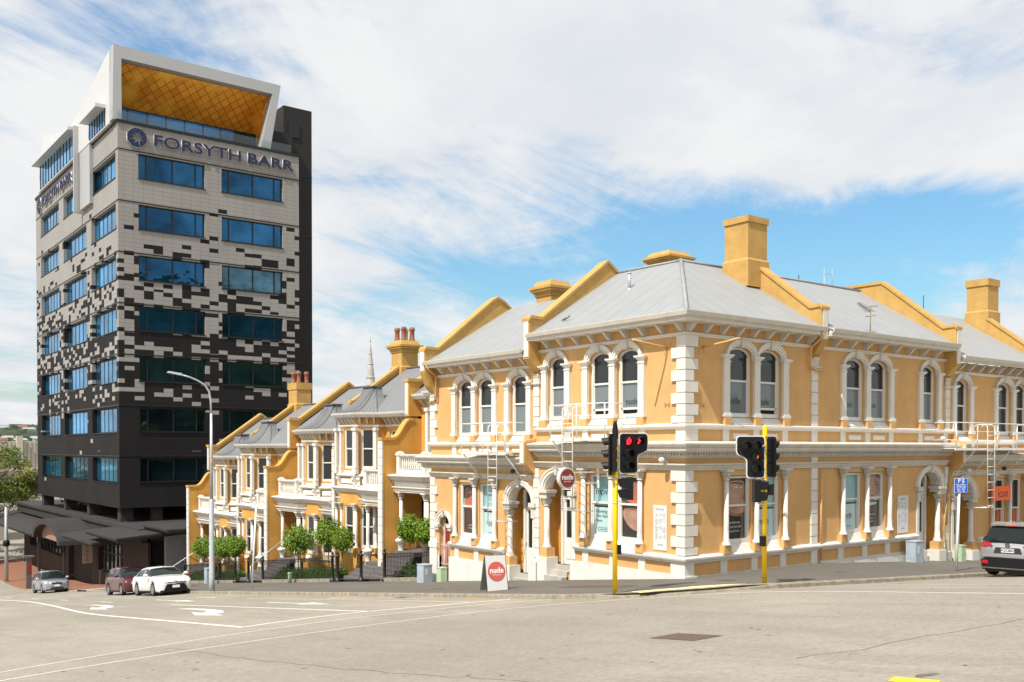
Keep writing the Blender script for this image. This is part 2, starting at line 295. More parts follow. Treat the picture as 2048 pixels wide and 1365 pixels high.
# ---------------------------------------------------------------- object helpers
def tag(o, label=None, cat=None, group=None, kind=None):
    if label: o['label'] = label
    if cat: o['category'] = cat
    if group: o['group'] = group
    if kind: o['kind'] = kind
    return o
def thing(name, label, cat, loc=(0, 0, 0), rz=0, group=None):
    o = bpy.data.objects.new(name, None); col.objects.link(o); o.location = loc; o.rotation_euler = (0, 0, rz); o.empty_display_size = .3
    return tag(o, label, cat, group)
class Fr:
    """facade frame: u along the wall, n outward, z up"""
    def __init__(s, o, U, N): s.o = Vector(o); s.U = Vector(U); s.N = Vector(N); s.Z = Vector((0, 0, 1))
    def __call__(s, u, n, z): return s.o + s.U*u + s.N*n + s.Z*z
WF = Fr((0, 0, 0), (1, 0, 0), (0, 1, 0))
class MB:
    def __init__(s, fr=WF): s.v = []; s.f = []; s.mi = []; s.sm = []; s.fr = fr; s.k = 0; s.mats = []; s.smooth = False
    def use(s, m):
        if m not in s.mats: s.mats.append(m)
        s.k = s.mats.index(m); return s
    def P(s, *a): s.v.append(tuple(s.fr(*a))); return len(s.v)-1
    def F(s, ids): s.f.append(tuple(ids)); s.mi.append(s.k); s.sm.append(s.smooth)
    def face(s, pts): s.F([s.P(*p) for p in pts])
    def box(s, u0, u1, n0, n1, z0, z1):
        i = [s.P(u, n, z) for z in (z0, z1) for u, n in ((u0, n0), (u1, n0), (u1, n1), (u0, n1))]
        for q in ((3, 2, 1, 0), (4, 5, 6, 7), (0, 1, 5, 4), (1, 2, 6, 5), (2, 3, 7, 6), (3, 0, 4, 7)): s.F([i[k] for k in q])
        return s
    def hexa(s, b, t):
        i = [s.P(*p) for p in b]+[s.P(*p) for p in t]; n = len(b)
        s.F(i[:n][::-1]); s.F(i[n:])
        for k in range(n): s.F((i[k], i[(k+1) % n], i[n+(k+1) % n], i[n+k]))
        return s
    def prism(s, poly, n0, n1):
        """poly in (u,z), extruded n0..n1"""
        return s.hexa([(u, n0, z) for u, z in poly], [(u, n1, z) for u, z in poly])
    def prismu(s, poly, u0, u1):
        """poly in (n,z), extruded along u"""
        return s.hexa([(u0, n, z) for n, z in poly], [(u1, n, z) for n, z in poly])
    def plan(s, poly, z0, z1): return s.hexa([(u, n, z0) for u, n in poly], [(u, n, z1) for u, n in poly])
    def lathe(s, u, n, prof, seg=12):
        o = s.smooth; s.smooth = True; rings = []
        for r, z in prof: rings.append([s.P(u+r*math.cos(2*math.pi*k/seg), n+r*math.sin(2*math.pi*k/seg), z) for k in range(seg)])
        for a, b in zip(rings, rings[1:]):
            for k in range(seg): s.F((a[k], a[(k+1) % seg], b[(k+1) % seg], b[k]))
        s.smooth = o; s.F(rings[0][::-1]); s.F(rings[-1]); return s
    def tube(s, pts, r, seg=6, r2=None):
        pts = [Vector(p) for p in pts]; rings = []; o = s.smooth; s.smooth = True
        for k, p in enumerate(pts):
            d = (pts[min(k+1, len(pts)-1)]-pts[max(k-1, 0)]).normalized()
            a = d.orthogonal().normalized() if k == 0 else (a-d*a.dot(d)).normalized()
            b = d.cross(a); rr = r if r2 is None else r+(r2-r)*k/(len(pts)-1)
            rings.append([s.P(*(p+a*rr*math.cos(2*math.pi*j/seg)+b*rr*math.sin(2*math.pi*j/seg))) for j in range(seg)])
        for x, y in zip(rings, rings[1:]):
            for j in range(seg): s.F((x[j], x[(j+1) % seg], y[(j+1) % seg], y[j]))
        s.smooth = o; s.F(rings[0][::-1]); s.F(rings[-1]); return s
    def ring(s, uc, zs, ai, bi, ao, bo, n0, n1, seg=14, a0=0, a1=math.pi):
        pi, po = [], []
        for k in range(seg+1):
            t = a0+(a1-a0)*k/seg; c, q = math.cos(t), math.sin(t)
            pi.append((uc+ai*c, zs+bi*q)); po.append((uc+ao*c, zs+bo*q))
        for k in range(seg):
            quad = [pi[k], po[k], po[k+1], pi[k+1]]
            i0 = [s.P(u, n0, z) for u, z in quad]; i1 = [s.P(u, n1, z) for u, z in quad]
            s.F(i1); s.F((i0[1], i0[2], i1[2], i1[1])); s.F((i0[3], i0[0], i1[0], i1[3]))
            if k == 0: s.F((i0[0], i0[1], i1[1], i1[0]))
            if k == seg-1: s.F((i0[2], i0[3], i1[3], i1[2]))
        return s
    def sweep(s, path, prof, closed_ends=True, flip=1):
        """profile (n,z) swept along a plan polyline, n measured to the left (flip=1) or right (-1), mitred"""
        n = len(path); P = [Vector((x, y)) for x, y in path]; nm = []
        for k in range(n-1):
            d = (P[k+1]-P[k]).normalized(); nm.append(Vector((-d.y, d.x))*flip)
        offs = []
        for k in range(n):
            if k == 0: offs.append(nm[0])
            elif k == n-1: offs.append(nm[-1])
            else:
                b = nm[k-1]+nm[k]; b = b.normalized(); offs.append(b/max(.3, b.dot(nm[k])))
        rows = [[s.P(P[k].x+offs[k].x*a, P[k].y+offs[k].y*a, z) for a, z in prof] for k in range(n)]
        m = len(prof)
        for r0, r1 in zip(rows, rows[1:]):
            for j in range(m): s.F((r0[j], r1[j], r1[(j+1) % m], r0[(j+1) % m]))
        if closed_ends: s.F(rows[0]); s.F(rows[-1][::-1])
        return s
    def wall(s, u0, u1, z0, z1, ops=(), n=0.0, seg=12):
        """front sheet with (arched) openings: op=(ua,ub,zb,zs,rise,depth)"""
        ops = sorted(ops); x = u0
        for (ua, ub, zb, zs, rise, dep) in ops:
            if ua > x+1e-4: s.face([(x, n, z0), (ua, n, z0), (ua, n, z1), (x, n, z1)])
            if zb > z0: s.face([(ua, n, z0), (ub, n, z0), (ub, n, zb), (ua, n, zb)])
            uc, a = (ua+ub)/2, (ub-ua)/2; arc = []
            for k in range(seg+1):
                t = math.pi*(1-k/seg) if rise > 0 else 0
                arc.append((uc+a*math.cos(t), zs+rise*math.sin(t)) if rise > 0 else (ua+(ub-ua)*k/seg, zs))
            for (p, q) in zip(arc, arc[1:]):
                s.face([(p[0], n, p[1]), (q[0], n, q[1]), (q[0], n, z1), (p[0], n, z1)])
                s.face([(p[0], n, p[1]), (q[0], n, q[1]), (q[0], n-dep, q[1]), (p[0], n-dep, p[1])])
            s.face([(ua, n, zb), (ua, n, zs), (ua, n-dep, zs), (ua, n-dep, zb)]); s.face([(ub, n, zb), (ub, n, zs), (ub, n-dep, zs), (ub, n-dep, zb)])
            s.face([(ua, n, zb), (ub, n, zb), (ub, n-dep, zb), (ua, n-dep, zb)])
            x = ub
        if x < u1-1e-4: s.face([(x, n, z0), (u1, n, z0), (u1, n, z1), (x, n, z1)])
        return s
    def build(s, name, m, parent=None, local=False):
        if not s.f: return None
        me = bpy.data.meshes.new(name)
        off = Vector((0, 0, 0))
        if parent is not None and not local:
            q = parent
            while q is not None: off += q.location; q = q.parent
        me.from_pydata([tuple(Vector(v)-off) for v in s.v], [], s.f)
        names = s.mats if s.mats else [m]
        for nm in names: me.materials.append(M(nm))
        me.polygons.foreach_set('material_index', s.mi if s.mats else [0]*len(s.f)); me.polygons.foreach_set('use_smooth', s.sm)
        bm = bmesh.new(); bm.from_mesh(me); bmesh.ops.recalc_face_normals(bm, faces=bm.faces); bm.to_mesh(me); bm.free(); me.update()
        o = bpy.data.objects.new(name, me); col.objects.link(o)
        if parent is not None: o.parent = parent
        return o
def text_mesh(name, body, size, m, fr, u, n, z, parent=None, extrude=.004, align='CENTER', mirror=False, sx=1., rot=0., bold=0.):
    """flat lettering lying in a facade frame, centred at (u,z); reading direction +u (or -u when mirror)"""
    c = bpy.data.curves.new('t', 'FONT'); c.body = body; c.size = size; c.extrude = extrude; c.align_x = align; c.align_y = 'CENTER'; c.resolution_u = 3; c.offset = bold
    t = bpy.data.objects.new('t', c); col.objects.link(t)
    dg = bpy.context.evaluated_depsgraph_get(); me = bpy.data.meshes.new_from_object(t.evaluated_get(dg)); bpy.data.objects.remove(t); bpy.data.curves.remove(c)
    off = Vector((0, 0, 0)); q = parent
    while q is not None: off += q.location; q = q.parent
    sg = -1 if mirror else 1; cr, sr = math.cos(rot), math.sin(rot)
    for v in me.vertices:
        a, b = v.co.x*sx, v.co.y; a, b = a*cr-b*sr, a*sr+b*cr
        v.co = Vector(fr(u+sg*a, n+v.co.z, z+b))-off
    me.materials.clear(); me.materials.append(M(m)); me.name = name
    o = bpy.data.objects.new(name, me); col.objects.link(o)
    if parent is not None: o.parent = parent
    return o
def copy_tree(o, parent=None):
    c = o.copy(); col.objects.link(c); c.parent = parent
    for ch in list(o.children): copy_tree(ch, c)
    return c

# ---------------------------------------------------------------- ground
def kf(X): return .483 if X < -2.4 else .358-.052*min(X, 40)
def gz(X, Y):
    w_ = 0 if X < 6.5 else -.06*(min(X, 40)-6.5)
    if X <= 0 and Y > 0 or Y > 14.2: return -.115*Y if Y < 70 else -8.05-.6*(1-math.exp(-(Y-70)*.115/.6))
    if Y > 0: return w_-.115*Y
    if Y > -4.2:
        t = -Y/4.2; return w_*(1-t)+kf(X)*t if X > -2.4 else -.115*Y
    return (kf(X)+.115*(-4.2-Y)) if Y > -40 else kf(X)+.115*35.8+.02*(-40-Y)
KH = .11
def axis_grid(segs):
    out = []
    for a, b, n in segs:
        for k in range(n): out.append(a+(b-a)*k/n)
    out.append(segs[-1][1]); return out
gx = axis_grid([(-4000, -300, 4), (-300, -60, 6), (-60, -20, 16), (-20, 0, 40), (0, 20, 30), (20, 60, 10), (60, 300, 6), (300, 4000, 4)])
gy = axis_grid([(-4000, -300, 4), (-300, -60, 6), (-60, -24, 10), (-24, 0, 40), (0, 75, 60), (75, 110, 18), (110, 300, 8), (300, 4500, 5)])
mb = MB(); ids = {}
for i, X in enumerate(gx):
    for j, Y in enumerate(gy): ids[i, j] = mb.P(X, Y, gz(X, Y)-KH)
mb.smooth = True
for i in range(len(gx)-1):
    for j in range(len(gy)-1): mb.F((ids[i, j], ids[i+1, j], ids[i+1, j+1], ids[i, j+1]))
tag(mb.build('road', 'asphalt'), kind='structure')

def drape(poly_rows, dz, m, name, kind='structure', thick=0):
    """rows of (x,y) points lofted into a sheet on the ground"""
    b = MB(); rows = [[b.P(x, y, gz(x, y)+dz) for x, y in r] for r in poly_rows]
    for r0, r1 in zip(rows, rows[1:]):
        for k in range(len(r0)-1): b.F((r0[k], r0[k+1], r1[k+1], r1[k]))
    o = b.build(name, m)
    return tag(o, kind=kind) if kind else o
def drape_in(mbb, pts_a, pts_b, dz, nseg=3):
    """ribbon between two polylines, subdivided across"""
    rows = []
    for (ax, ay), (bx, by) in zip(pts_a, pts_b):
        rows.append([mbb.P(ax+(bx-ax)*t/nseg, ay+(by-ay)*t/nseg, gz(ax+(bx-ax)*t/nseg, ay+(by-ay)*t/nseg)+dz) for t in range(nseg+1)])
    for r0, r1 in zip(rows, rows[1:]):
        for k in range(nseg): mbb.F((r0[k], r0[k+1], r1[k+1], r1[k]))
corner = [(-5.3, 1.2), (-5.28, .2), (-5.22, -.7), (-5.05, -1.6), (-4.7, -2.45), (-4.1, -3.15), (-3.3, -3.75), (-2.4, -4.15), (-1.4, -4.4), (-.2, -4.5)]
inner = [(0, 1.2), (0, .5), (0, .1), (0, .02), (0, 0), (0, 0), (0.02, 0), (.1, 0), (.6, 0), (1.4, 0)]
K1 = [(-5.3, y) for y in axis_grid([(49, 1.2, 40)])][:-1]; I1 = [(0, y) for y in axis_grid([(49, 1.2, 40)])][:-1]
K2 = [(x, -4.5) for x in axis_grid([(.9, 30, 26), (30, 90, 8)])]; I2 = [(max(x, 1.8), 0) for x, _ in K2]
KP = K1+corner+K2; IP = I1+inner+I2
b = MB(); b.smooth = True; drape_in(b, KP, IP, 0, 7); tag(b.build('footpath', 'footpath'), kind='structure')
def kerbline(pts, name='kerb', drop=True):
    b = MB(); rows = []
    for k, (x, y) in enumerate(pts):
        x0, y0 = pts[max(k-1, 0)]; x1, y1 = pts[min(k+1, len(pts)-1)]
        d = Vector((x1-x0, y1-y0)).normalized(); nrm = Vector((-d.y, d.x)); nrm = -nrm   # outward = road side
        h = .006
        low = drop and (-4.9 < x < -1.9 and y < -1.9)
        top = gz(x, y)+h; g0 = gz(x, y)-KH
        out = .05 if not low else .10
        rows.append([b.P(x-nrm.x*.16, y-nrm.y*.16, top), b.P(x+nrm.x*.0, y+nrm.y*.0, top), b.P(x+nrm.x*out*.6, y+nrm.y*out*.6, top-.02), b.P(x+nrm.x*out, y+nrm.y*out, g0-.02)])
        if low: b.v[rows[-1][1]] = (x, y, g0+.05); b.v[rows[-1][2]] = (x+nrm.x*.08, y+nrm.y*.08, g0+.03)
    for r0, r1 in zip(rows, rows[1:]):
        for k in range(3): b.F((r0[k], r0[k+1], r1[k+1], r1[k]))
    return tag(b.build(name, 'kerb'), kind='structure')
kerbline(KP)
# brick paved stretch further down the hill, concrete crossing
yb = axis_grid([(101, 51.6, 40)]); b = MB(); b.smooth = True
drape_in(b, [(-5.3, y) for y in yb], [(.3, y) for y in yb], .0, 6); tag(b.build('brick_paving', 'paving'), kind='structure')
kerbline([(-5.3, y) for y in yb], drop=False)
yb = axis_grid([(51.6, 49, 4)]); b = MB(); drape_in(b, [(-5.3, y) for y in yb], [(3, y) for y in yb], -.004, 6); tag(b.build('driveway', 'concrete'), kind='structure')

# painted markings
def ribbon(pts, wd, dz=-KH+.004, sub=3):
    fine = []
    for p, q in zip(pts, pts[1:]):
        n = max(1, int(math.hypot(q[0]-p[0], q[1]-p[1])/.5))
        for k in range(n): fine.append((p[0]+(q[0]-p[0])*k/n, p[1]+(q[1]-p[1])*k/n))
    fine.append(pts[-1]); A, B = [], []
    for k, (x, y) in enumerate(fine):
        x0, y0 = fine[max(k-1, 0)]; x1, y1 = fine[min(k+1, len(fine)-1)]
        d = Vector((x1-x0, y1-y0)).normalized(); A.append((x-d.y*wd/2, y+d.x*wd/2)); B.append((x+d.y*wd/2, y-d.x*wd/2))
    return A, B
def road_line(pts, wd, m='paint_line', name='road_marking', dz=-KH+.004):
    b = MB(); A, B = ribbon(pts, wd); drape_in(b, A, B, dz, 1); return tag(b.build(name, m), kind='structure')
def smoothpts(pts, it=2):
    for _ in range(it):
        q = [pts[0]]
        for a, c in zip(pts, pts[1:]): q += [(a[0]*.75+c[0]*.25, a[1]*.75+c[1]*.25), (a[0]*.25+c[0]*.75, a[1]*.25+c[1]*.75)]
        pts = q+[pts[-1]]
    return pts
road_line(smoothpts([(-11.0, 62), (-10.9, 46.3), (-10.8, 39), (-11.6, 29.), (-12.6, 20.), (-12.9, 15.9), (-12.85, 9.5), (-12.82, 2.5)]), .15)
road_line([(-12.9, 2.52), (-12.0, 2.85), (-10.9, 3.05), (-9.7, 3.15), (-8.65, 2.75), (-6.85, 2.05), (-5.6, 1.35)], .16)
road_line(smoothpts([(-27, -6.5), (-21, -2.6), (-18.69, -1.15), (-16.41, -.13), (-13.5, 1.0), (-10.7, 1.45), (-8.5, 1.14), (-6.56, .7), (-5.45, -.3)]), .07)
road_line(smoothpts([(-28, -7.5), (-22.5, -4.4), (-18.93, -2.61), (-16.89, -1.92), (-14.47, -1.35), (-12, -1.05), (-8.9, -1.0), (-6.3, -1.75), (-4.3, -3.5), (-3.05, -4.9), (-2.8, -6.3), (-2.8, -7.6), (-3.1, -11.4), (-3.5, -16)]), .07)
road_line(smoothpts([(.9, -4.62), (1.05, -5.3), (1.15, -6.2), (1.0, -8), (.84, -9.6), (.7, -14)]), .07)
road_line([(-9.58, 18.2), (-9.17, 3.05)], .12)
road_line([(-6.94, 16.9), (-6.49, 9.1), (-6.45, 2.08)], .06); road_line([(-6.9, 23), (-6.9, 20.5)], .1); road_line([(-6.9, 28.8), (-6.9, 26.6)], .1)
for y in (26, 34.5, 42, 50): road_line([(-9.7, y), (-9.7, y+2)], .12)
for y in (2, 4.6, 7.4, 10.3): road_line([(-5.62, y), (-5.6, y+1.6)], .07, 'yellow_line')
def jag(pts):
    rj = random.Random(9); out = []
    for p, q in zip(pts, pts[1:]):
        n = max(1, int(math.hypot(q[0]-p[0], q[1]-p[1])/.28))
        for k in range(n): out.append((p[0]+(q[0]-p[0])*k/n+rj.gauss(0, .035), p[1]+(q[1]-p[1])*k/n+rj.gauss(0, .035)))
    return out+[pts[-1]]
def flat_poly(poly, m, name='road_arrow', dz=-KH+.006):
    b = MB(); ids_ = [b.P(x, y, gz(x, y)+dz) for x, y in poly]; b.F(ids_)
    o = b.build(name, m); bm = bmesh.new(); bm.from_mesh(o.data); bmesh.ops.triangulate(bm, faces=bm.faces); bm.to_mesh(o.data); bm.free(); return tag(o, kind='structure')
# right-turn arrows (hook) and straight arrows
def turn_arrow(x, y, s=1.):
    pts = [(.22, 2.4), (.42, 1.9), (.50, .8), (.40, -.6), (.18, -1.4), (-.1, -1.7), (-.1, -.7), (-.62, -2.6), (-.32, -4.2), (-.1, -2.9), (.30, -2.6), (.66, -1.4), (.78, .4), (.66, 2.0)]
    flat_poly([(x+a*s, y+b_*s) for a, b_ in pts], 'paint_line')
turn_arrow(-11.0, 12.0); turn_arrow(-11.35, 23.2, .95)
for ax, ay in ((-7.93, 12.7), (-8.35, 24.0)):
    flat_poly([(ax+.07, ay), (ax+.07, ay-3.1), (ax+.30, ay-3.1), (ax, ay-5.2), (ax-.30, ay-3.1), (ax-.07, ay-3.1), (ax-.07, ay)], 'paint_line')
flat_poly([(-6.3, 11.2), (-5.75, 6.0), (-6.15, 11.2)], 'paint_line', 'road_marking')
flat_poly([(-12.69, -14.42), (-12.43, -14.34), (-12.45, -14.86), (-12.80, -14.95)], 'yellow_bold', 'road_marking')
# wavy yellow strip on the kerb ramp
zg_a = [(-4.62, -2.75), (-4.2, -2.9), (-3.94, -3.12), (-3.54, -3.34), (-3.1, -3.4), (-2.8, -3.72), (-2.45, -3.86), (-2.0, -4.02)]
zg_b = [(-4.28, -2.05), (-3.86, -2.32), (-3.5, -2.42), (-3.1, -2.72), (-2.7, -2.78), (-2.3, -3.12), (-1.9, -3.2), (-1.5, -3.5)]
b = MB(); drape_in(b, zg_a, zg_b, .006, 1); tag(b.build('tactile_marking', 'tactile'), kind='structure')
b = MB(); drape_in(b, [(-4.55, -2.85), (-3.2, -3.65), (-1.7, -4.1)], [(-3.9, -1.6), (-2.6, -2.4), (-1.2, -3.2)], .003, 2); tag(b.build('ramp_patch', 'off_black'), kind='structure'); mat('ramp_dark', (.085, .08, .072), .95, .2, 5, .3, 60); bpy.data.objects['ramp_patch'].data.materials[0] = M('ramp_dark')
# covers, seams, tar patches
b = MB(); drape_in(b, [(-10.86, -9.2), (-10.86, -10.15)], [(-10.2, -9.2), (-10.2, -10.15)], -KH+.005, 2); tag(b.build('utility_cover', 'plate'), kind='structure')
b = MB(); drape_in(b, [(-3.1, 2.4), (-3.1, -.6)], [(-2.2, 2.2), (-2.3, -.4)], .004, 2); tag(b.build('brick_patch', 'plate'), kind='structure')
mat('tar', (.13, .115, .09), .8, .3, 9)
for pts in ([(-11.7, -12.6), (-10.8, -12.9), (-9.87, -12.83), (-8.3, -13.1), (-7.04, -13.18)], [(-15.6, -.5), (-15.5, -2.6), (-15.47, -4.7), (-15.2, -7.6), (-14.6, -11)], [(-16.9, 10.1), (-15.4, 11.2), (-14.1, 12)], [(-4, 7), (-4.2, 4.9)], [(-12.8, 2.2), (-12.3, 1.4)]):
    road_line(jag(pts), .014, 'tar', 'road_seam', -KH+.003 if pts[0][0] < -4.5 else .003)
rr = random.Random(3); b = MB()
for k in range(150):
    x = rr.uniform(-19, 4); y = rr.uniform(-16.5, -1) if k < 120 else rr.uniform(0, 22)
    if x > -4 and y > -5: continue
    if y > 0 and x > -6: continue
    r_ = rr.uniform(.012, .045)
    b.F([b.P(x+r_*math.cos(a)*1.3, y+r_*math.sin(a)*.8, gz(x, y)-KH+.004) for a in [j*math.pi/3.5 for j in range(7)]])
tag(b.build('tar_spots', 'tar'), kind='structure')
b = MB()
for (x, y, r_) in ((-12.25, -14.56, .11), (-12.13, -14.6, .09)): b.F([b.P(x+r_*math.cos(a), y+r_*math.sin(a)*.6, gz(x, y)-KH+.005) for a in [j*math.pi/6 for j in range(12)]])
tag(b.build('oil_stain', 'tar'), kind='structure')

mat('cover_iron', (.10, .09, .08), .7, .2, 20, .3, 60)
for (x, y, r_, lb) in ((-.1, -1.7, .30, 'a'), (-3.6, 8.2, .22, 'b'), (4.6, -2.3, .16, 'c')):
    b = MB(); b.F([b.P(x+r_*math.cos(a), y+r_*math.sin(a), gz(x+r_*math.cos(a), y+r_*math.sin(a))+.006) for a in [j*math.pi/10 for j in range(20)]]); tag(b.build('service_cover', 'cover_iron'), kind='structure')
b = MB()
for k in range(9): drape_in(b, [(-5.72, 7.0+k*.07), (-5.36, 7.0+k*.07)], [(-5.72, 7.04+k*.07), (-5.36, 7.04+k*.07)], -KH+.006, 1)
tag(b.build('drain_grate', 'cover_iron'), kind='structure')
# ---------------------------------------------------------------- corner terrace of shops (ochre stucco, white trim)
FL = Fr((0, 0, 0), (0, 1, 0), (-1, 0, 0)); FRR = Fr((0, 0, 0), (1, 0, 0), (0, -1, 0))
PROF_COURSE = [(0, 4.52), (.07, 4.52), (.10, 4.57), (.16, 4.60), (.16, 4.66), (0, 4.70)]
PROF_STRING = [(0, 7.34), (.04, 7.34), (.06, 7.38), (.10, 7.40), (.10, 7.44), (0, 7.45)]
PROF_SILL = [(0, .44), (.07, .44), (.09, .50), (.16, .53), (.18, .58), (.18, .62), (0, .68)]
PROF_ARCHI = [(0, 3.27), (.07, 3.27), (.07, 3.33), (.11, 3.34), (.11, 3.40), (.18, 3.43), (.18, 3.47), (0, 3.48)]
PROF_CORN = [(0, 3.62), (.08, 3.64), (.14, 3.70), (.14, 3.80), (.32, 3.81), (.36, 3.86), (.40, 3.87), (.40, 3.95), (.46, 3.99), (.50, 4.06), (.50, 4.09), (0, 4.17)]
PROF_GUT = [(.44, 7.76), (.56, 7.76), (.57, 7.84), (.64, 7.86), (.68, 7.98), (.68, 8.00), (.60, 8.00), (.44, 7.9)]
sh = lambda prof, dz: [(a, z+dz) for a, z in prof]
def bar(par, name, fr, prof, u0, u1, dz, m='white'):
    b = MB(fr); b.prismu(sh(prof, dz), u0, u1); return b.build(name, m, par)
def pilaster(par, fr, u, z0, z1, w=.27, d=.09, name='pilaster'):
    b = MB(fr); h = w/2
    b.box(u-h, u+h, 0, d, z0+.14, z1-.24); b.box(u-h-.05, u+h+.05, 0, d+.05, z0, z0+.07); b.box(u-h-.025, u+h+.025, 0, d+.025, z0+.07, z0+.14)
    b.box(u-h-.02, u+h+.02, 0, d+.02, z1-.24, z1-.20); b.box(u-h, u+h, 0, d, z1-.20, z1-.14)
    b.hexa([(u-h, 0, z1-.14), (u+h, 0, z1-.14), (u+h, d, z1-.14), (u-h, d, z1-.14)], [(u-h-.09, 0, z1-.05), (u+h+.09, 0, z1-.05), (u+h+.09, d+.08, z1-.05), (u-h-.09, d+.08, z1-.05)])
    b.box(u-h-.10, u+h+.10, 0, d+.09, z1-.05, z1)
    return b.build(name, 'white', par)
def pedestal(par, fr, u, z0, z1, w=.3, d=.14):
    b = MB(fr); b.box(u-w/2, u+w/2, .002, d, z0, z1); return b.build('pedestal', 'ochre', par)
def column(par, fr, u, z0, z1, r=.085, n=.13, m='white', leafy=True):
    """engaged round column with a leafy capital and moulded base"""
    b = MB(fr); zt = z1-.34
    b.lathe(u, n, [(r+.06, z0), (r+.06, z0+.06), (r+.02, z0+.08), (r+.035, z0+.12), (r, z0+.16), (r*.98, z0+.5), (r*.84, zt)], 14)
    c = MB(fr)
    c.lathe(u, n, [(r*.84, zt), (r+.02, zt+.01), (r+.02, zt+.04), (r*.86, zt+.06), (r*.9, zt+.14), (r+.05, zt+.24), (r+.06, zt+.28)], 14)
    if leafy:
        for row, (zz, rr_) in enumerate(((zt+.09, r*.95), (zt+.19, r+.03))):
            for k in range(8):
                a = 2*math.pi*(k+.5*row)/8; ca_, sa_ = math.cos(a), math.sin(a)
                c.hexa([(u+rr_*.8*ca_-.03*sa_, n+rr_*.8*sa_+.03*ca_, zz-.05), (u+rr_*.8*ca_+.03*sa_, n+rr_*.8*sa_-.03*ca_, zz-.05), (u+rr_*ca_+.03*sa_, n+rr_*sa_-.03*ca_, zz-.05), (u+rr_*ca_-.03*sa_, n+rr_*sa_+.03*ca_, zz-.05)],
                       [(u+rr_*.8*ca_-.025*sa_, n+rr_*.8*sa_+.025*ca_, zz+.05), (u+rr_*.8*ca_+.025*sa_, n+rr_*.8*sa_-.025*ca_, zz+.05), (u+(rr_+.055)*ca_+.025*sa_, n+(rr_+.055)*sa_-.025*ca_, zz+.05), (u+(rr_+.055)*ca_-.025*sa_, n+(rr_+.055)*sa_+.025*ca_, zz+.05)])
    c.box(u-r-.09, u+r+.09, 0.01, n+r+.09, zt+.28, z1)
    o = b.build('column', m, par); c.build('capital', 'white_old' if leafy else m, o); return o
def sash_window(par, fr, ua, ub, zb, zs, rise, n=-.26, lower='glass', upper='glass', name='window', split=.5, open_=0.):
    """white timber sash filling an opening, arched head when rise>0"""
    uc, a = (ua+ub)/2, (ub-ua)/2; ft = .075; b = MB(fr); zt = zs+rise; zm = zb+(zt-zb)*split
    b.box(ua, ua+ft, n-.02, n+.09, zb, zs); b.box(ub-ft, ub, n-.02, n+.09, zb, zs); b.box(ua+ft, ub-ft, n-.02, n+.09, zb, zb+.13)
    if rise > 0: b.ring(uc, zs, a-ft, rise-.06, a, rise, n-.02, n+.09, 12)
    else: b.box(ua+ft, ub-ft, n-.02, n+.09, zs-.07, zs)
    b.box(ua+ft, ub-ft, n-.01, n+.07, zm-.03, zm+.035)
    b.box(ua+ft, ua+ft+.04, n-.01, n+.05, zb+.13, zm-.03); b.box(ub-ft-.04, ub-ft, n-.01, n+.05, zb+.13, zm-.03)
    b.box(ua+ft, ua+ft+.035, n+.02, n+.065, zm+.035, zs); b.box(ub-ft-.035, ub-ft, n+.02, n+.065, zm+.035, zs)
    o = b.build(name, 'white_frame', par)
    def pane(z0, z1, arched, m, nn):
        g = MB(fr)
        if arched and rise > 0:
            pts = [(ua+ft, z0), (ub-ft, z0)]+[(uc+(a-ft+.01)*math.cos(t), zs+(rise-.05)*math.sin(t)) for t in [math.pi*k/12 for k in range(13)]]
        else: pts = [(ua+ft, z0), (ub-ft, z0), (ub-ft, z1), (ua+ft, z1)]
        g.face([(u, nn, z) for u, z in pts]); return g.build('pane', m, o)
    if lower: pane(zb+.13+open_, zm-.02, False, lower, n+.02)
    if upper: pane(zm+.02, zt, True, upper, n+.035)
    if open_:
        q = MB(fr); q.box(ua+ft, ub-ft, n, n+.05, zb+.13+open_-.07, zb+.13+open_); q.build('sash_rail', 'white_frame', o)
        q = MB(fr); q.face([(ua, n-.05, zb), (ub, n-.05, zb), (ub, n-.05, zm), (ua, n-.05, zm)]); q.build('dark_gap', 'interior', o)
    return o
def splay_sill(par, fr, ua, ub, z, out=.05, drop=.22, n=-.26):
    b = MB(fr); b.hexa([(ua-.02, n, z-drop), (ub+.02, n, z-drop), (ub+.07, out, z-drop), (ua-.07, out, z-drop)], [(ua, n, z), (ub, n, z), (ub+.02, n+.1, z-.03), (ua-.02, n+.1, z-.03)])
    return b.build('sill', 'white', par)
def archivolt(par, fr, uc, zs, ai, bi, ao, bo, d=.07, keyh=.18, m='white', name='arch_moulding'):
    b = MB(fr); b.ring(uc, zs, ai+.05, bi+.05, ao, bo, 0, d, 16); b.ring(uc, zs, ai-.01, bi-.01, ai+.06, bi+.06, -.02, d-.045, 16); b.ring(uc, zs, ao-.04, bo-.04, ao+.01, bo+.01, .01, d+.03, 16)
    o = b.build(name, m, par)
    k = MB(fr); k.hexa([(uc-.06, 0, zs+bi-.06), (uc+.06, 0, zs+bi-.06), (uc+.06, d+.05, zs+bi-.06), (uc-.06, d+.05, zs+bi-.06)], [(uc-.085, 0, zs+bo+.01), (uc+.085, 0, zs+bo+.01), (uc+.085, d+.07, zs+bo+.01), (uc-.085, d+.07, zs+bo+.01)])
    k.box(uc-.10, uc+.10, 0, d+.09, zs+bo+.005, zs+bo+.035); k.build('keystone', 'white_old', o); return o
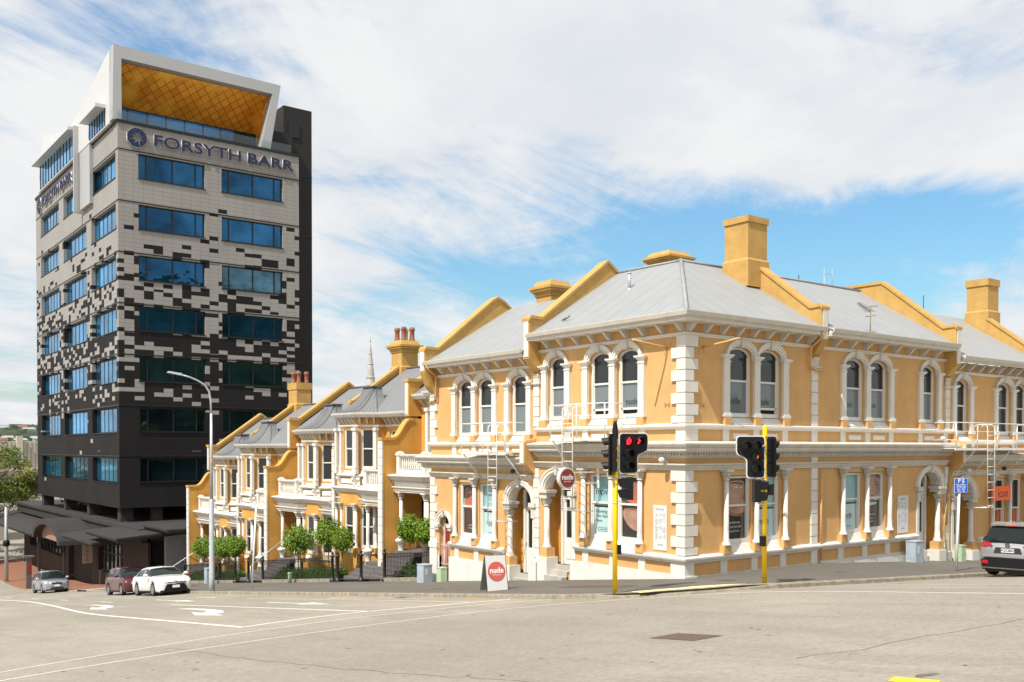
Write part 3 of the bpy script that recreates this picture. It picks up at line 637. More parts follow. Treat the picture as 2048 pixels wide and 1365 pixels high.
def arch_window_group(par, fr, centres, cols, dz, films, opens=()):
    for i, uc in enumerate(centres):
        nb = sorted(cols, key=lambda c: abs(c-uc))[:2]; l, r = min(nb), max(nb); ho = (r-l)/2; mid = (l+r)/2
        archivolt(par, fr, mid, 6.87+dz, ho-.16, .31, ho+.005, .50)
        sash_window(par, fr, mid-ho+.155, mid+ho-.155, 4.93+dz, 6.84+dz, .30, n=-.20, lower=films[i], open_=.20 if i in opens else 0., split=.52)
        splay_sill(par, fr, mid-ho+.155, mid+ho-.155, 4.93+dz, n=-.2)
    for c in cols: pilaster(par, fr, c, 4.93+dz, 6.87+dz); pedestal(par, fr, c, 4.66+dz, 4.93+dz)
def ops_up(centres, cols, dz):
    out = []
    for uc in centres:
        nb = sorted(cols, key=lambda c: abs(c-uc))[:2]; l, r = min(nb), max(nb); ho = (r-l)/2; mid = (l+r)/2
        out.append((mid-ho+.15, mid+ho-.15, 4.72+dz, 6.84+dz, .31, .24))
    return out
def ops_dn(cols, dz): return [(l+.13, r-.13, .70+dz, 3.08+dz, 0, .20) for l, r in zip(cols, cols[1:])]
def brackets(par, fr, us, dz):
    for u in us:
        b = MB(fr); b.prismu([(0, 7.46+dz), (.06, 7.46+dz), (.14, 7.52+dz), (.34, 7.70+dz), (.42, 7.72+dz), (.42, 7.76+dz), (0, 7.76+dz)], u-.055, u+.055); b.box(u-.085, u+.085, 0, .03, 7.46+dz, 7.76+dz); b.build('eaves_bracket', 'white_old', par)
def dentils(b, fr, u0, u1, dz):
    n = int((u1-u0)/.12)
    for k in range(n):
        u = u0+(k+.5)*(u1-u0)/n; b.box(u-.032, u+.032, .14, .21, 3.705+dz, 3.795+dz)
def quoin_strip(par, fr, u0, u1, z0, z1, h=.335, d=.06, name='quoin_strip'):
    b = MB(fr); z = z1
    while z > z0+.02:
        zb = max(z0, z-h+.028); b.box(u0, u1, 0, d, zb, z); b.box(u0+.02, u1-.02, 0, .015, max(z0, zb-.028), zb); z -= h
    return b.build(name, 'white', par)
def panels(par, fr, us, dz, w=.74):
    for u in us:
        b = MB(fr); b.box(u-w/2, u+w/2, 0, .025, 4.24+dz, 4.42+dz); b.hexa([(u-w/2, .025, 4.24+dz), (u+w/2, .025, 4.24+dz), (u+w/2, .025, 4.42+dz), (u-w/2, .025, 4.42+dz)][:4], [(u-w/2+.05, .05, 4.28+dz), (u+w/2-.05, .05, 4.28+dz), (u+w/2-.05, .05, 4.38+dz), (u-w/2+.05, .05, 4.38+dz)]); b.build('raised_panel', 'white', par)
def dado(par, fr, us, z1, zg, w=.3):
    for u in us:
        b = MB(fr); b.box(u-w/2, u+w/2, 0, .05, zg(u)-.1, z1); b.build('dado_pier', 'white', par)
def doorway(par, fr, uc, dz, zfloor, ao=1.0, hw=.74, cols=(.66,), ped_z=.30, side=1):
    """recessed arched porch: the arch rides on two round columns, door deep inside"""
    zs, b = 2.46+dz, MB(fr)
    archivolt(par, fr, uc, zs, hw, .60, ao-.02, .80, .10)
    q = MB(fr); q.ring(uc, zs, hw-.005, .595, hw+.03, .63, -.36, -.01, 16); q.build('arch_soffit', 'white', par)
    q = MB(fr); q.box(uc-.98, uc-.62, -.36, .14, 2.30+dz, 2.46+dz); q.box(uc-.94, uc-.70, -.34, .08, 1.90+dz, 2.24+dz); q.build('respond_capital', 'white_old', par)
    q = MB(fr); q.box(uc-.92, uc-.74, -.30, .03, zfloor+.3, 1.90+dz); q.build('respond', 'white', par)
    for c in cols:
        if c is None: continue
        column(par, fr, uc+c, ped_z+.30+dz, 2.22+dz, .105, -.02)
        q = MB(fr); q.box(uc+c-.20, uc+c+.20, -.24, .17, 2.22+dz, 2.36+dz); q.box(uc+c-.26, uc+c+.26, -.26, .23, 2.36+dz, 2.46+dz); q.build('impost', 'white_old', par)
        q = MB(fr); q.box(uc+c-.19, uc+c+.19, -.23, .15, ped_z+dz-.02, ped_z+.30+dz); q.build('pedestal', 'ochre', par)
        q = MB(fr); q.box(uc+c-.27, uc+c+.27, -.30, .22, zfloor-1.2, ped_z+dz-.02); q.build('pier_base', 'plinth', par)
    d = .62 if fr is FL else .50; u0, u1 = uc-.73, uc+.73
    q = MB(fr)
    for ua in (u0, u1): q.face([(ua, -.02, zfloor-.3), (ua, -d, zfloor-.3), (ua, -d, 3.2+dz), (ua, -.02, 3.2+dz)])
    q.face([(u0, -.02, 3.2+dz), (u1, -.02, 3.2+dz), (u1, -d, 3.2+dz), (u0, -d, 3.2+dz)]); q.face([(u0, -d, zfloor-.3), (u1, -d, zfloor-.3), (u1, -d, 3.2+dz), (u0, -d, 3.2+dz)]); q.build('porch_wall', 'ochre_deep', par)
    q = MB(fr); q.box(u0, u0+.22, -d, -d+.12, zfloor, 2.95+dz); q.build('door_surround', 'white_frame', par)
    q = MB(fr); q.box(u0, u1, -d, -.30, zfloor-.5, zfloor); q.build('porch_floor', 'dark_stone', par)
    # door leaf, side lights
    uc -= .12; w_ = .42; dr = MB(fr); dn = -d+.03
    dr.box(uc-w_-.12, uc-w_, dn, dn+.12, zfloor, 2.9+dz); dr.box(uc+w_, uc+w_+.12, dn, dn+.12, zfloor, 2.9+dz); dr.box(uc-w_, uc+w_, dn, dn+.12, 2.82+dz, 2.9+dz)
    dr.box(uc-w_, uc+w_, dn, dn+.06, zfloor, zfloor+.95); dr.box(uc-w_, uc-w_+.11, dn, dn+.06, zfloor+.95, 2.2+dz); dr.box(uc+w_-.11, uc+w_, dn, dn+.06, zfloor+.95, 2.2+dz); dr.box(uc-w_, uc+w_, dn, dn+.07, 2.12+dz, 2.24+dz)
    dr.box(uc-.30, uc-.05, dn+.05, dn+.08, zfloor+.2, zfloor+.8); dr.box(uc+.05, uc+.30, dn+.05, dn+.08, zfloor+.2, zfloor+.8)
    do = dr.build('door', 'white_frame', par)
    g = MB(fr); g.face([(uc-w_+.1, dn+.03, zfloor+.95), (uc+w_-.1, dn+.03, zfloor+.95), (uc+w_-.1, dn+.03, 2.12+dz), (uc-w_+.1, dn+.03, 2.12+dz)]); g.face([(uc-w_, dn+.03, 2.24+dz), (uc+w_, dn+.03, 2.24+dz), (uc+w_, dn+.03, 2.82+dz), (uc-w_, dn+.03, 2.82+dz)]); g.build('door_pane', 'glass', do)
    h = MB(fr); h.box(uc-.38, uc-.34, dn+.06, dn+.12, zfloor+.95, zfloor+1.12); h.build('door_handle', 'chrome', do)
def steps(par, fr, ua, ub, ztop, zbot, n0=.30, tread=.28):
    k = max(1, round((ztop-zbot)/.17)); h = (ztop-zbot)/k
    for i in range(k):
        b = MB(fr); b.box(ua, ub, -.34, -.18+.24*(k-1-i), zbot-.4, zbot+h*(i+1)); b.build('step', 'concrete', par)
def parapet(par, fr, u0, u1, dz, nf, zf0, zf1, rake, tip=True, corb=(7.0, .36), name='parapet'):
    """party-wall parapet: front panel, step, rake up to the ridge; rake=[(n,z)..] after the front (n negative inward)"""
    b = MB(fr).use('ochre_roof'); cf, cb = corb
    top = [(nf, zf1-.06), (nf-.08, zf1), (-.06, zf1-.02)]+rake
    poly = [(0, cf+dz-.0), (cb*.35, cf+.10), (cb*.75, cf+.30), (nf, zf0)]+top+[(rake[-1][0], rake[0][1]-1.6), (0, cf-.3)]
    b.prismu(poly, u0, u1)
    # projecting coping
    cp = [(nf+.03, zf1-.05)]+[(a, z+.05) for a, z in [(nf-.05, zf1+.0), (-.06, zf1-.02)]+rake]
    lo = [(a, z-.11) for a, z in cp]
    for (p0, p1, q0, q1) in zip(cp, cp[1:], lo, lo[1:]):
        b.hexa([(u0-.05, p0[0], q0[1]), (u1+.05, p0[0], q0[1]), (u1+.05, p1[0], q1[1]), (u0-.05, p1[0], q1[1])], [(u0-.05, p0[0], p0[1]), (u1+.05, p0[0], p0[1]), (u1+.05, p1[0], p1[1]), (u0-.05, p1[0], p1[1])])
    o = b.build(name, 'ochre_roof', par)
    f = MB(fr); f.box(u0+.05, u1-.05, nf, nf+.022, zf0+.07, zf1-.16); um = (u0+u1)/2
    f.hexa([(u0+.05, nf, zf1-.16), (u1-.05, nf, zf1-.16), (u1-.05, nf+.022, zf1-.16), (u0+.05, nf+.022, zf1-.16)], [(um-.03, nf, zf1-.06), (um+.03, nf, zf1-.06), (um+.03, nf+.022, zf1-.06), (um-.03, nf+.022, zf1-.06)]); f.build('front_panel', 'white', o)
    k = MB(fr); k.box(u0+.03, u1-.03, 0, .10, cf-.12, cf+.0); k.box(u0+.06, u1-.06, 0, .08, cf-.34, cf-.12); k.box(u0-.06, u1+.06, 0, .12, cf-.38, cf-.33); k.build('bracket_block', 'white_old', o)
    return o
def chimney(par, x0, x1, y0, y1, z0, zband, zcap, ztop, pots=0, style='plain', m='ochre_roof'):
    b = MB(); e = .06
    b.box(x0-e, x1+e, y0-e, y1+e, z0, zband-.05); b.hexa([(x0-e, y0-e, zband-.05), (x1+e, y0-e, zband-.05), (x1+e, y1+e, zband-.05), (x0-e, y1+e, zband-.05)], [(x0, y0, zband+.03), (x1, y0, zband+.03), (x1, y1, zband+.03), (x0, y1, zband+.03)])
    b.box(x0, x1, y0, y1, zband+.03, zcap)
    if style == 'plain': b.box(x0-.05, x1+.05, y0-.05, y1+.05, zcap, ztop)
    else:
        hgt = ztop-zcap; zz = zcap
        for ee, hh in ((.05, .18), (.10, .12), (.18, .16), (.24, .16)): b.box(x0-ee, x1+ee, y0-ee, y1+ee, zz, zz+hh*hgt); zz += hh*hgt
        b.hexa([(x0-.12, y0-.12, zz), (x1+.12, y0-.12, zz), (x1+.12, y1+.12, zz), (x0-.12, y1+.12, zz)], [(x0, y0, ztop), (x1, y0, ztop), (x1, y1, ztop), (x0, y1, ztop)])
    o = b.build('chimney', m, par)
    for k in range(pots):
        q = MB(); px_, py_ = x0+.25+(x1-x0-.5)*(k % 2), y0+.22+(y1-y0-.44)*(k//2)/max(1, (pots-1)//2)
        q.lathe(px_, py_, [(.17, ztop-.05), (.17, ztop+.08), (.14, ztop+.12), (.13, ztop+.55), (.17, ztop+.60), (.17, ztop+.68), (.14, ztop+.70), (.145, ztop+.76), (.11, ztop+.765)], 12); q.build('chimney_pot', 'terracotta' if k % 3 else 'buff_pot' if k == 3 else 'terracotta', o)
    return o
def roof_slab(par, name, m, pts, th=.05):
    b = MB(); b.hexa([(x, y, z-th) for x, y, z in pts], pts); return b.build(name, m, par)
def base_wall(par, fr, segs, z1, d=.07):
    for u0, u1 in segs:
        b = MB(fr); n = max(1, int((u1-u0)/1.5)); us = [u0+(u1-u0)*k/n for k in range(n+1)]
        def zg(u): P = fr(u, .1, 0); return gz(P.x, P.y)
        b.hexa([(u0, 0, zg(u0)-.5), (u1, 0, zg(u1)-.5), (u1, d, zg(u1)-.5), (u0, d, zg(u0)-.5)], [(u0, 0, z1), (u1, 0, z1), (u1, d-.02, z1), (u0, d-.02, z1)]); b.build('plinth', 'plinth', par)
gl = lambda u: gz(-.1, u); gr = lambda u: gz(u, -.1)

# -- corner house
H1 = thing('corner_building', 'two-storey ochre corner building with white quoins, arched upper windows and a hipped grey roof', 'building', (0, 0, 0), group='ochre terrace of shops round the corner')
UL1, UR1 = [1.80, 3.14, 4.48, 5.40, 6.66], [1.82, 3.30, 4.78]
b = MB(FL); b.wall(0, 7.12, -1.6, 4.3, ops_dn([1.78, 3.12, 4.46], 0)+[(5.92-.74, 5.92+.74, -.45, 2.46, .60, .28)]); b.wall(0, 7.12, 4.3, 7.80, ops_up([2.4, 3.8, 6.0], UL1, 0))
b.fr = FRR; b.wall(0, 6.4, -.6, 4.3, ops_dn([1.74, 3.22, 4.70], 0)); b.wall(0, 6.4, 4.3, 7.80, ops_up([2.5, 4.0], UR1, 0)); b.build('wall', 'ochre', H1)
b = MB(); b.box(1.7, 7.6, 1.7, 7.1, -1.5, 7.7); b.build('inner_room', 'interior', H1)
arch_window_group(H1, FL, [2.4, 3.8, 6.0], UL1, 0, ['film', 'film', 'film'], (0, 1))
arch_window_group(H1, FRR, [2.5, 4.0], UR1, 0, ['film', 'film'], (1,))
for fr, cols, ln in ((FL, [1.78, 3.12, 4.46], 0), (FRR, [1.74, 3.22, 4.70], 0)):
    for c in cols: column(H1, fr, c, .90, 3.27); pedestal(H1, fr, c, .64, .90, .34, .20)
    for l, r in zip(cols, cols[1:]): sash_window(H1, fr, l+.135, r-.135, .93, 3.06, 0, n=-.16, lower='clear_glass', upper='clear_glass', split=.56, name='shop_window'); splay_sill(H1, fr, l+.135, r-.135, .95, .05, .28, n=-.16)
doorway(H1, FL, 5.92, 0, -.18, ao=.98, ped_z=.10)
steps(H1, FL, 5.4, 6.35, -.18, -.70)
# continuous mouldings round the corner (plan path y->corner->x)
pathc = [(0, 7.12), (0, 0), (6.4, 0)]
def around(name, prof, path, m='white', flip=-1):
    b = MB(); b.sweep(path, prof, True, flip); return b.build(name, m, H1)
around('first_floor_course', PROF_COURSE, pathc); around('string_course', PROF_STRING, pathc); around('architrave', PROF_ARCHI, pathc, 'white_old')
around('sill_course', PROF_SILL, [(0, 5.0), (0, 0), (6.4, 0)])
b = MB(); b.sweep(pathc, PROF_CORN, True, -1); b.fr = FL; dentils(b, FL, 0, 7.1, 0); b.fr = FRR; dentils(b, FRR, 0, 6.4, 0); b.build('cornice', 'white_old', H1)
around('gutter', PROF_GUT, [(0, 6.95), (0, 0), (6.28, 0)], 'white_old'); around('soffit', [(0, 7.74), (.56, 7.74), (.56, 7.77), (0, 7.77)], [(0, 6.95), (0, 0), (6.28, 0)], 'white')
brackets(H1, FL, [.12+.79*k for k in range(9)], 0); brackets(H1, FRR, [.12+.745*k for k in range(9)], 0)
dado(H1, FL, [1.78, 3.12, 4.46], .45, gl); dado(H1, FRR, [1.74, 3.22, 4.70], .45, gr)
for u in (1.8, 3.14, 4.48, 5.40): b = MB(FL); b.box(u-.14, u+.14, 0, .05, 4.15, 4.53); b.build('band_pier', 'white', H1)
for u in UR1: b = MB(FRR); b.box(u-.14, u+.14, 0, .05, 4.15, 4.53); b.build('band_pier', 'white', H1)
panels(H1, FL, [2.47, 3.81, 6.0], 0); panels(H1, FRR, [2.56, 4.04], 0)
# corner quoins
b = MB(); z = 7.34; k = 0; e = .07
def qblock(b, a, c, z0, z1, e=.07): b.plan([(-e, -e), (a, -e), (a, 0), (0, 0), (0, c), (-e, c)], z0, z1)
while z > 4.8: zb = max(4.69, z-.345); qblock(b, .50 if k % 2 == 0 else .31, .30 if k % 2 == 0 else .52, zb+.026, z); qblock(b, .29, .28, zb, zb+.026, .018); z -= .345; k += 1
b.build('quoins', 'white', H1); b = MB(); qblock(b, .50, .32, 4.17, 4.52); b.build('band_pier', 'white', H1); b = MB(); z = 3.26; k = 1
while z > .80: zb = max(.67, z-.335); qblock(b, .50 if k % 2 == 0 else .31, .30 if k % 2 == 0 else .52, zb+.026, z); qblock(b, .29, .28, zb, zb+.026, .018); z -= .335; k += 1
b.build('quoins', 'white', H1); b = MB(); qblock(b, .34, .52, -.6, .44); b.build('corner_pier', 'white', H1)
b = MB(); b.plan([(-.11, -.11), (.45, -.11), (.45, 0), (0, 0), (0, .6), (-.11, .6)], -.6, .06); b.build('corner_base', 'plinth', H1)
base_wall(H1, FL, [(.5, 5.25), (6.62, 7.12)], .08); b = MB(FRR); b.box(.4, 6.2, 0, .045, -.6, .035); b.build('plinth_strip', 'plinth', H1)
quoin_strip(H1, FRR, 6.22, 6.56, 4.69, 7.0, .39); quoin_strip(H1, FRR, 6.22, 6.56, .67, 3.26, .39); quoin_strip(H1, FL, 6.95, 7.27, 4.69, 6.5, .36); quoin_strip(H1, FL, 6.95, 7.27, -.2, 3.22, .36)
b = MB(FRR); b.box(6.22, 6.56, 0, .05, 4.15, 4.53); b.build('band_pier', 'white', H1); b = MB(FRR); b.box(6.22, 6.56, 0, .06, -.5, .45); b.build('dado_pier', 'white', H1); b = MB(FRR); b.box(6.22, 6.56, 0, .06, 3.47, 3.64); b.build('frieze_block', 'white', H1)
b = MB(FL); b.box(6.9, 7.35, 0, .24, -1.5, -.12); b.build('pier_base', 'plinth', H1)
# roof
AP = (4.05, 3.75, 10.62); E0 = -.62
roof_slab(H1, 'roof', 'roof_y', [(E0, E0, 7.93), (3.85, 3.75, 10.60), (3.75, 7.05, 10.60), (E0, 7.05, 7.93)])
roof_slab(H1, 'roof', 'roof_x', [(E0, E0, 7.93), (6.33, E0, 7.93), (6.33, 3.75, 10.60), (3.85, 3.75, 10.60)])
roof_slab(H1, 'roof', 'roof_y', [(3.76, 7.05, 10.58), (3.86, 3.76, 10.58), (8.2, 8.1, 7.9), (8.2, 8.2, 7.9)]); roof_slab(H1, 'roof', 'roof_x', [(6.33, 3.76, 10.58), (3.87, 3.76, 10.58), (8.2, 8.1, 7.9), (8.4, 8.1, 7.9)])
b = MB(); b.tube([(E0, E0, 7.97), (3.85, 3.75, 10.65)], .07, 6); b.tube([(3.85, 3.75, 10.63), (3.75, 7.0, 10.63)], .05, 6); b.tube([(3.85, 3.75, 10.63), (6.1, 3.75, 10.63)], .05, 6); b.build('ridge_cap', 'roof_x', H1)
b = MB(); b.tube([(2.0, 4.45, 9.5), (2.0, 4.45, 10.05)], .05, 8); b.tube([(2.0, 4.45, 10.05), (2.0, 4.45, 10.1)], .065, 8); b.lathe(2., 4.45, [(.12, 9.43), (.06, 9.55)], 8); b.build('vent_pipe', 'galv', H1)
parapet(H1, FL, 6.92, 7.28, 0, .52, 7.13, 8.62, [(-2.9, 10.72), (-3.25, 11.0), (-3.5, 10.85), (-4.8, 9.9)], corb=(6.62, .40))
parapet(H1, FRR, 6.26, 6.62, 0, .40, 7.56, 8.78, [(-2.45, 10.62)], corb=(7.05, .34))
chimney(H1, 5.62, 6.68, 2.2, 3.25, 9.7, 10.68, 11.98, 12.2); chimney(H1, 5.1, 6.1, 5.5, 6.5, 8.9, 10.3, 10.95, 11.45, style='m')
# ground-storey corbel at the stepped cornice
b = MB(FL).use('ochre'); b.prismu([(0, 3.0), (.12, 3.05), (.46, 3.36), (.56, 3.36), (.56, 4.16), (.5, 4.22), (0, 4.28)], 7.16, 7.44).use('white'); b.box(7.20, 7.40, .56, .58, 3.40, 4.14); b.build('cornice_stop', 'ochre', H1)
# downpipes, flagpole brackets, lamps
b = MB(FRR); b.tube([(6.05, .62, 7.85), (6.05, .5, 7.6), (6.02, .16, 7.35), (6.02, .12, 6.75), (6.3, .14, 6.62), (6.75, .14, 6.6)], .045, 8); b.build('downpipe', 'ochre', H1); b = MB(FRR); b.tube([(6.70, .10, 3.2), (6.70, .10, 0.1)], .035, 8); b.build('downpipe', 'ochre', H1)
for fr, u, s_ in ((FRR, .72, 1), (FL, .72, 1)):
    b = MB(fr); b.tube([(u, .02, 7.02), (u+.0, .35, 7.05), (u+.1, 1.0, 7.14), (u+.15, 1.35, 7.2)], .035, 7); b.box(u-.14, u-.10, 0, .02, 6.84, 7.2); b.box(u+.10, u+.14, 0, .02, 6.84, 7.2); b.box(u-.10, u+.10, 0, .03, 6.98, 7.06); b.build('flagpole_bracket', 'ochre', H1)
    b = MB(fr); b.box(u-.08, u-.05, 0, .015, 5.2, 5.34); b.box(u+.08, u+.11, 0, .015, 5.2, 5.34); b.box(u-.05, u+.08, 0, .012, 5.26, 5.28); b.build('iron_clip', 'rust_old', H1)

# -- lower row house on the steep street
H2 = thing('row_building', 'ochre row building on the steep street with red side door, left of the corner building', 'building', (0, 7.12, -.8), group='ochre terrace of shops round the corner')
dz = -.5; UL2 = [7.55, 8.87, 9.67, 11.05, 12.43]
b = MB(FL); b.wall(7.12, 14.2, -3.2, 4.0, ops_dn([9.55, 10.88, 12.25], dz)+[(8.1-.70, 8.1+.70, -1.0, 1.96, .60, .28), (12.80, 13.58, -1.6, .80, .36, .28)]); b.wall(7.12, 14.2, 4.0, 7.30, ops_up([8.2, 10.3, 11.7], UL2, dz)); b.fr = Fr((0, 14.2, 0), (1, 0, 0), (0, 1, 0)); b.wall(0, 8, -3, 7.3); b.build('wall', 'ochre', H2)
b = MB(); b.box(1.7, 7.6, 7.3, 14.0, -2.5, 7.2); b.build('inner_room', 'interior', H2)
arch_window_group(H2, FL, [8.2, 10.3, 11.7], UL2, dz, ['film', 'film', 'film'])
for c in (9.55, 10.88, 12.25): column(H2, FL, c, .90+dz, 3.27+dz); pedestal(H2, FL, c, .64+dz, .90+dz, .34, .20)
for l, r in ((9.55, 10.88), (10.88, 12.25)): sash_window(H2, FL, l+.135, r-.135, .93+dz, 3.06+dz, 0, n=-.16, lower='clear_glass', upper='clear_glass', split=.56, name='shop_window'); splay_sill(H2, FL, l+.135, r-.135, .95+dz, .05, .28, n=-.16)
doorway(H2, FL, 8.1, dz, -.72, ao=.92, hw=.70, ped_z=.1)
steps(H2, FL, 7.58, 8.5, -.72, -1.0)
for nm, pr, m, a0, a1 in (('first_floor_course', PROF_COURSE, 'white', 7.45, 14.35), ('string_course', PROF_STRING, 'white', 7.3, 14.1), ('architrave', PROF_ARCHI, 'white_old', 7.3, 14.2), ('gutter', PROF_GUT, 'white_old', 7.3, 13.85), ('sill_course', PROF_SILL, 'white', 9.05, 12.72)): bar(H2, nm, FL, pr, a0, a1, dz, m)
bar(H2, 'soffit', FL, [(0, 7.74), (.56, 7.74), (.56, 7.77), (0, 7.77)], 7.3, 13.85, dz)
b = MB(FL); b.prismu(sh(PROF_CORN, dz), 7.44, 14.75); dentils(b, FL, 7.46, 14.3, dz); b.build('cornice', 'white_old', H2)
brackets(H2, FL, [7.75+.78*k for k in range(8)], dz); dado(H2, FL, [9.55, 10.88, 12.25], .45+dz, gl)
for u in (9.67, 11.05, 12.43, 8.9): b = MB(FL); b.box(u-.14, u+.14, 0, .05, 4.15+dz, 4.53+dz); b.build('band_pier', 'white', H2)
panels(H2, FL, [8.2, 10.36, 11.74], dz)
b = MB(FL); z = 7.34+dz; k = 0
while z > 4.3: b.box(13.68 if k % 2 else 13.84, 14.2, 0, .07, max(4.19, z-.34)+.02, z); b.box(13.86, 14.2, 0, .05, max(4.19, z-.34), max(4.19, z-.34)+.02); z -= .345; k += 1
b.build('quoins', 'white', H2); b = MB(FL); z = 3.24+dz
while z > -.3: b.box(13.66 if k % 2 else 13.84, 14.2, 0, .07, max(.0, z-.36)+.02, z); z -= .36; k += 1
b.box(13.62, 14.24, 0, .12, -.18, .05); b.box(13.66, 14.2, 0, .09, -2.6, -.18); b.build('quoins', 'white', H2)
base_wall(H2, FL, [(8.72, 12.78)], -.47, .09); b = MB(FL); b.box(7.28, 7.48, 0, .1, -1.6, -.3); b.build('pier_base', 'plinth', H2); b = MB(FL); b.box(13.58, 13.68, -.1, .02, -2.6, -.5); b.build('pier_base', 'plinth', H2)
roof_slab(H2, 'roof', 'roof_y', [(-.62, 7.2, 7.43), (3.9, 7.2, 10.1), (3.9, 13.95, 10.1), (-.62, 13.95, 7.43)]); roof_slab(H2, 'roof', 'roof_y', [(3.92, 7.2, 10.08), (8.2, 7.2, 7.4), (8.2, 13.95, 7.4), (3.92, 13.95, 10.08)])
parapet(H2, FL, 13.78, 14.16, 0, .58, 7.06-.0, 8.09, [(-2.85, 10.30), (-3.15, 10.48), (-3.5, 10.33), (-4.8, 9.4)], corb=(6.2, .45))
b = MB(FL); b.tube([(13.6, .62, 7.35), (13.6, .5, 7.15), (13.62, .15, 6.95), (13.62, .12, 6.0), (13.8, .14, 5.9), (14.1, .14, 5.88)], .045, 8); b.build('downpipe', 'ochre', H2)
chimney(H2, 4.35, 5.3, 11.6, 12.6, 8.6, 9.6, 10.45, 11.1, style='m')
# small arched side entrance with a red door and pale iron gate
archivolt(H2, FL, 13.19, .82, .39, .36, .60, .56, .08)
for u in (12.72, 13.66): b = MB(FL); b.box(u-.16, u+.16, 0, .14, .70, .82); b.box(u-.12, u+.12, 0, .10, .58, .70); b.build('impost', 'white_old', H2)
b = MB(FL); b.box(12.8, 13.58, -.30, -.26, -1.7, .8); o = b.build('side_door', 'door_red', H2); b = MB(FL); b.box(12.8, 12.88, -.27, -.2, -1.7, 1.0); b.box(13.5, 13.58, -.27, -.2, -1.7, 1.0); b.box(12.88, 13.5, -.27, -.2, .75, .83); b.build('door_frame', 'white_frame', o)
b = MB(FL); b.face([(12.8, -.28, .8), (13.58, -.28, .8), (13.58, -.28, 1.2), (12.8, -.28, 1.2)]); b.build('fanlight', 'glass', o)
# -- middle and far row buildings on the level street
H3 = thing('row_building', 'ochre row building right of the corner building, price board beside its arched porch', 'building', (6.6, 0, 0), group='ochre terrace of shops round the corner')
UR2 = [8.05, 9.57, 11.09, 13.10, 14.46]
b = MB(FRR); b.wall(6.4, 15.1, -1.2, 4.3, ops_dn([7.95, 9.42, 10.88], 0)+[(13.83-.74, 13.83+.74, -.75, 2.46, .60, .28)]); b.wall(6.4, 15.1, 4.3, 7.80, ops_up([8.8, 10.3, 13.8], UR2, 0)); b.build('wall', 'ochre', H3)
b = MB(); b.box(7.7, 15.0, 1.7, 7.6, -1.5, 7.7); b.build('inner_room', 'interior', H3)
arch_window_group(H3, FRR, [8.8, 10.3, 13.8], UR2, 0, ['film', 'film', 'film'])
for c in (7.95, 9.42, 10.88): column(H3, FRR, c, .90, 3.27); pedestal(H3, FRR, c, .64, .90, .34, .20)
for l, r in ((7.95, 9.42), (9.42, 10.88)): sash_window(H3, FRR, l+.135, r-.135, .93, 3.06, 0, n=-.16, lower='clear_glass', upper='clear_glass', split=.56, name='shop_window'); splay_sill(H3, FRR, l+.135, r-.135, .95, .05, .28, n=-.16)
doorway(H3, FRR, 13.83, 0, -.30, ao=1.03, ped_z=-.02); steps(H3, FRR, 13.35, 14.3, -.30, -.50)
for nm, pr, m, a0, a1 in (('first_floor_course', PROF_COURSE, 'white', 6.4, 15.5), ('string_course', PROF_STRING, 'white', 6.6, 14.95), ('architrave', PROF_ARCHI, 'white_old', 6.4, 15.0), ('gutter', PROF_GUT, 'white_old', 6.6, 14.95), ('sill_course', PROF_SILL, 'white', 6.4, 12.85)): bar(H3, nm, FRR, pr, a0, a1, 0, m)
bar(H3, 'soffit', FRR, [(0, 7.74), (.56, 7.74), (.56, 7.77), (0, 7.77)], 6.6, 14.95, 0)
b = MB(FRR); b.prismu(PROF_CORN, 6.4, 15.38); dentils(b, FRR, 6.4, 15.2, 0); b.build('cornice', 'white_old', H3)
brackets(H3, FRR, [7.55+.94*k for k in range(8)], 0); dado(H3, FRR, [7.95, 9.42, 10.88], .45, gr)
for u in (8.05, 9.57, 11.09, 13.1, 14.95): b = MB(FRR); b.box(u-.14, u+.14, 0, .05, 4.15, 4.53); b.build('band_pier', 'white', H3)
panels(H3, FRR, [8.8, 10.33, 13.8], 0); base_wall(H3, FRR, [(6.75, 13.1), (14.6, 15.1)], .05)
quoin_strip(H3, FRR, 14.93, 15.25, 4.69, 6.62, .37); quoin_strip(H3, FRR, 14.93, 15.25, -.2, 3.2, .37); b = MB(FRR); b.box(14.9, 15.3, 0, .16, -1.2, -.15); b.build('pier_base', 'plinth', H3)
roof_slab(H3, 'roof', 'roof_x', [(6.6, -.62, 7.93), (14.98, -.62, 7.93), (14.98, 3.75, 10.6), (6.6, 3.75, 10.6)]); roof_slab(H3, 'roof', 'roof_x', [(6.6, 3.77, 10.58), (14.98, 3.77, 10.58), (14.98, 8.0, 7.9), (8.45, 8.0, 7.9)])
b = MB(); b.tube([(6.7, 3.75, 10.63), (14.9, 3.75, 10.63)], .05, 6); b.build('ridge_cap', 'roof_x', H3)
parapet(H3, FRR, 14.9, 15.26, 0, .48, 7.18, 8.74, [(-2.6, 10.75), (-2.75, 10.85), (-4.7, 10.85), (-6.5, 9.4)], corb=(6.72, .40))
b = MB(FRR).use('ochre'); b.prismu([(0, 3.0), (.12, 3.05), (.46, 3.36), (.56, 3.36), (.56, 4.16), (.5, 4.22), (0, 4.28)], 15.3, 15.56).use('white'); b.box(15.34, 15.52, .56, .58, 3.40, 4.14); b.build('cornice_stop', 'ochre', H3)
b = MB(FRR); b.tube([(15.28, .12, 3.3), (15.05, .10, 2.2), (14.75, .10, .8), (14.85, .18, -.3)], .03, 6); b.build('downpipe', 'ochre_roof', H3); b = MB(FRR); b.tube([(15.2, .10, 3.3), (15.12, .10, 2.2), (14.95, .10, .9)], .03, 6); b.build('downpipe', 'ochre_roof', H3)
H4 = thing('row_building', 'ochre row building at the right edge, with orange signs in its shop windows', 'building', (15.25, 0, -.5), group='ochre terrace of shops round the corner')
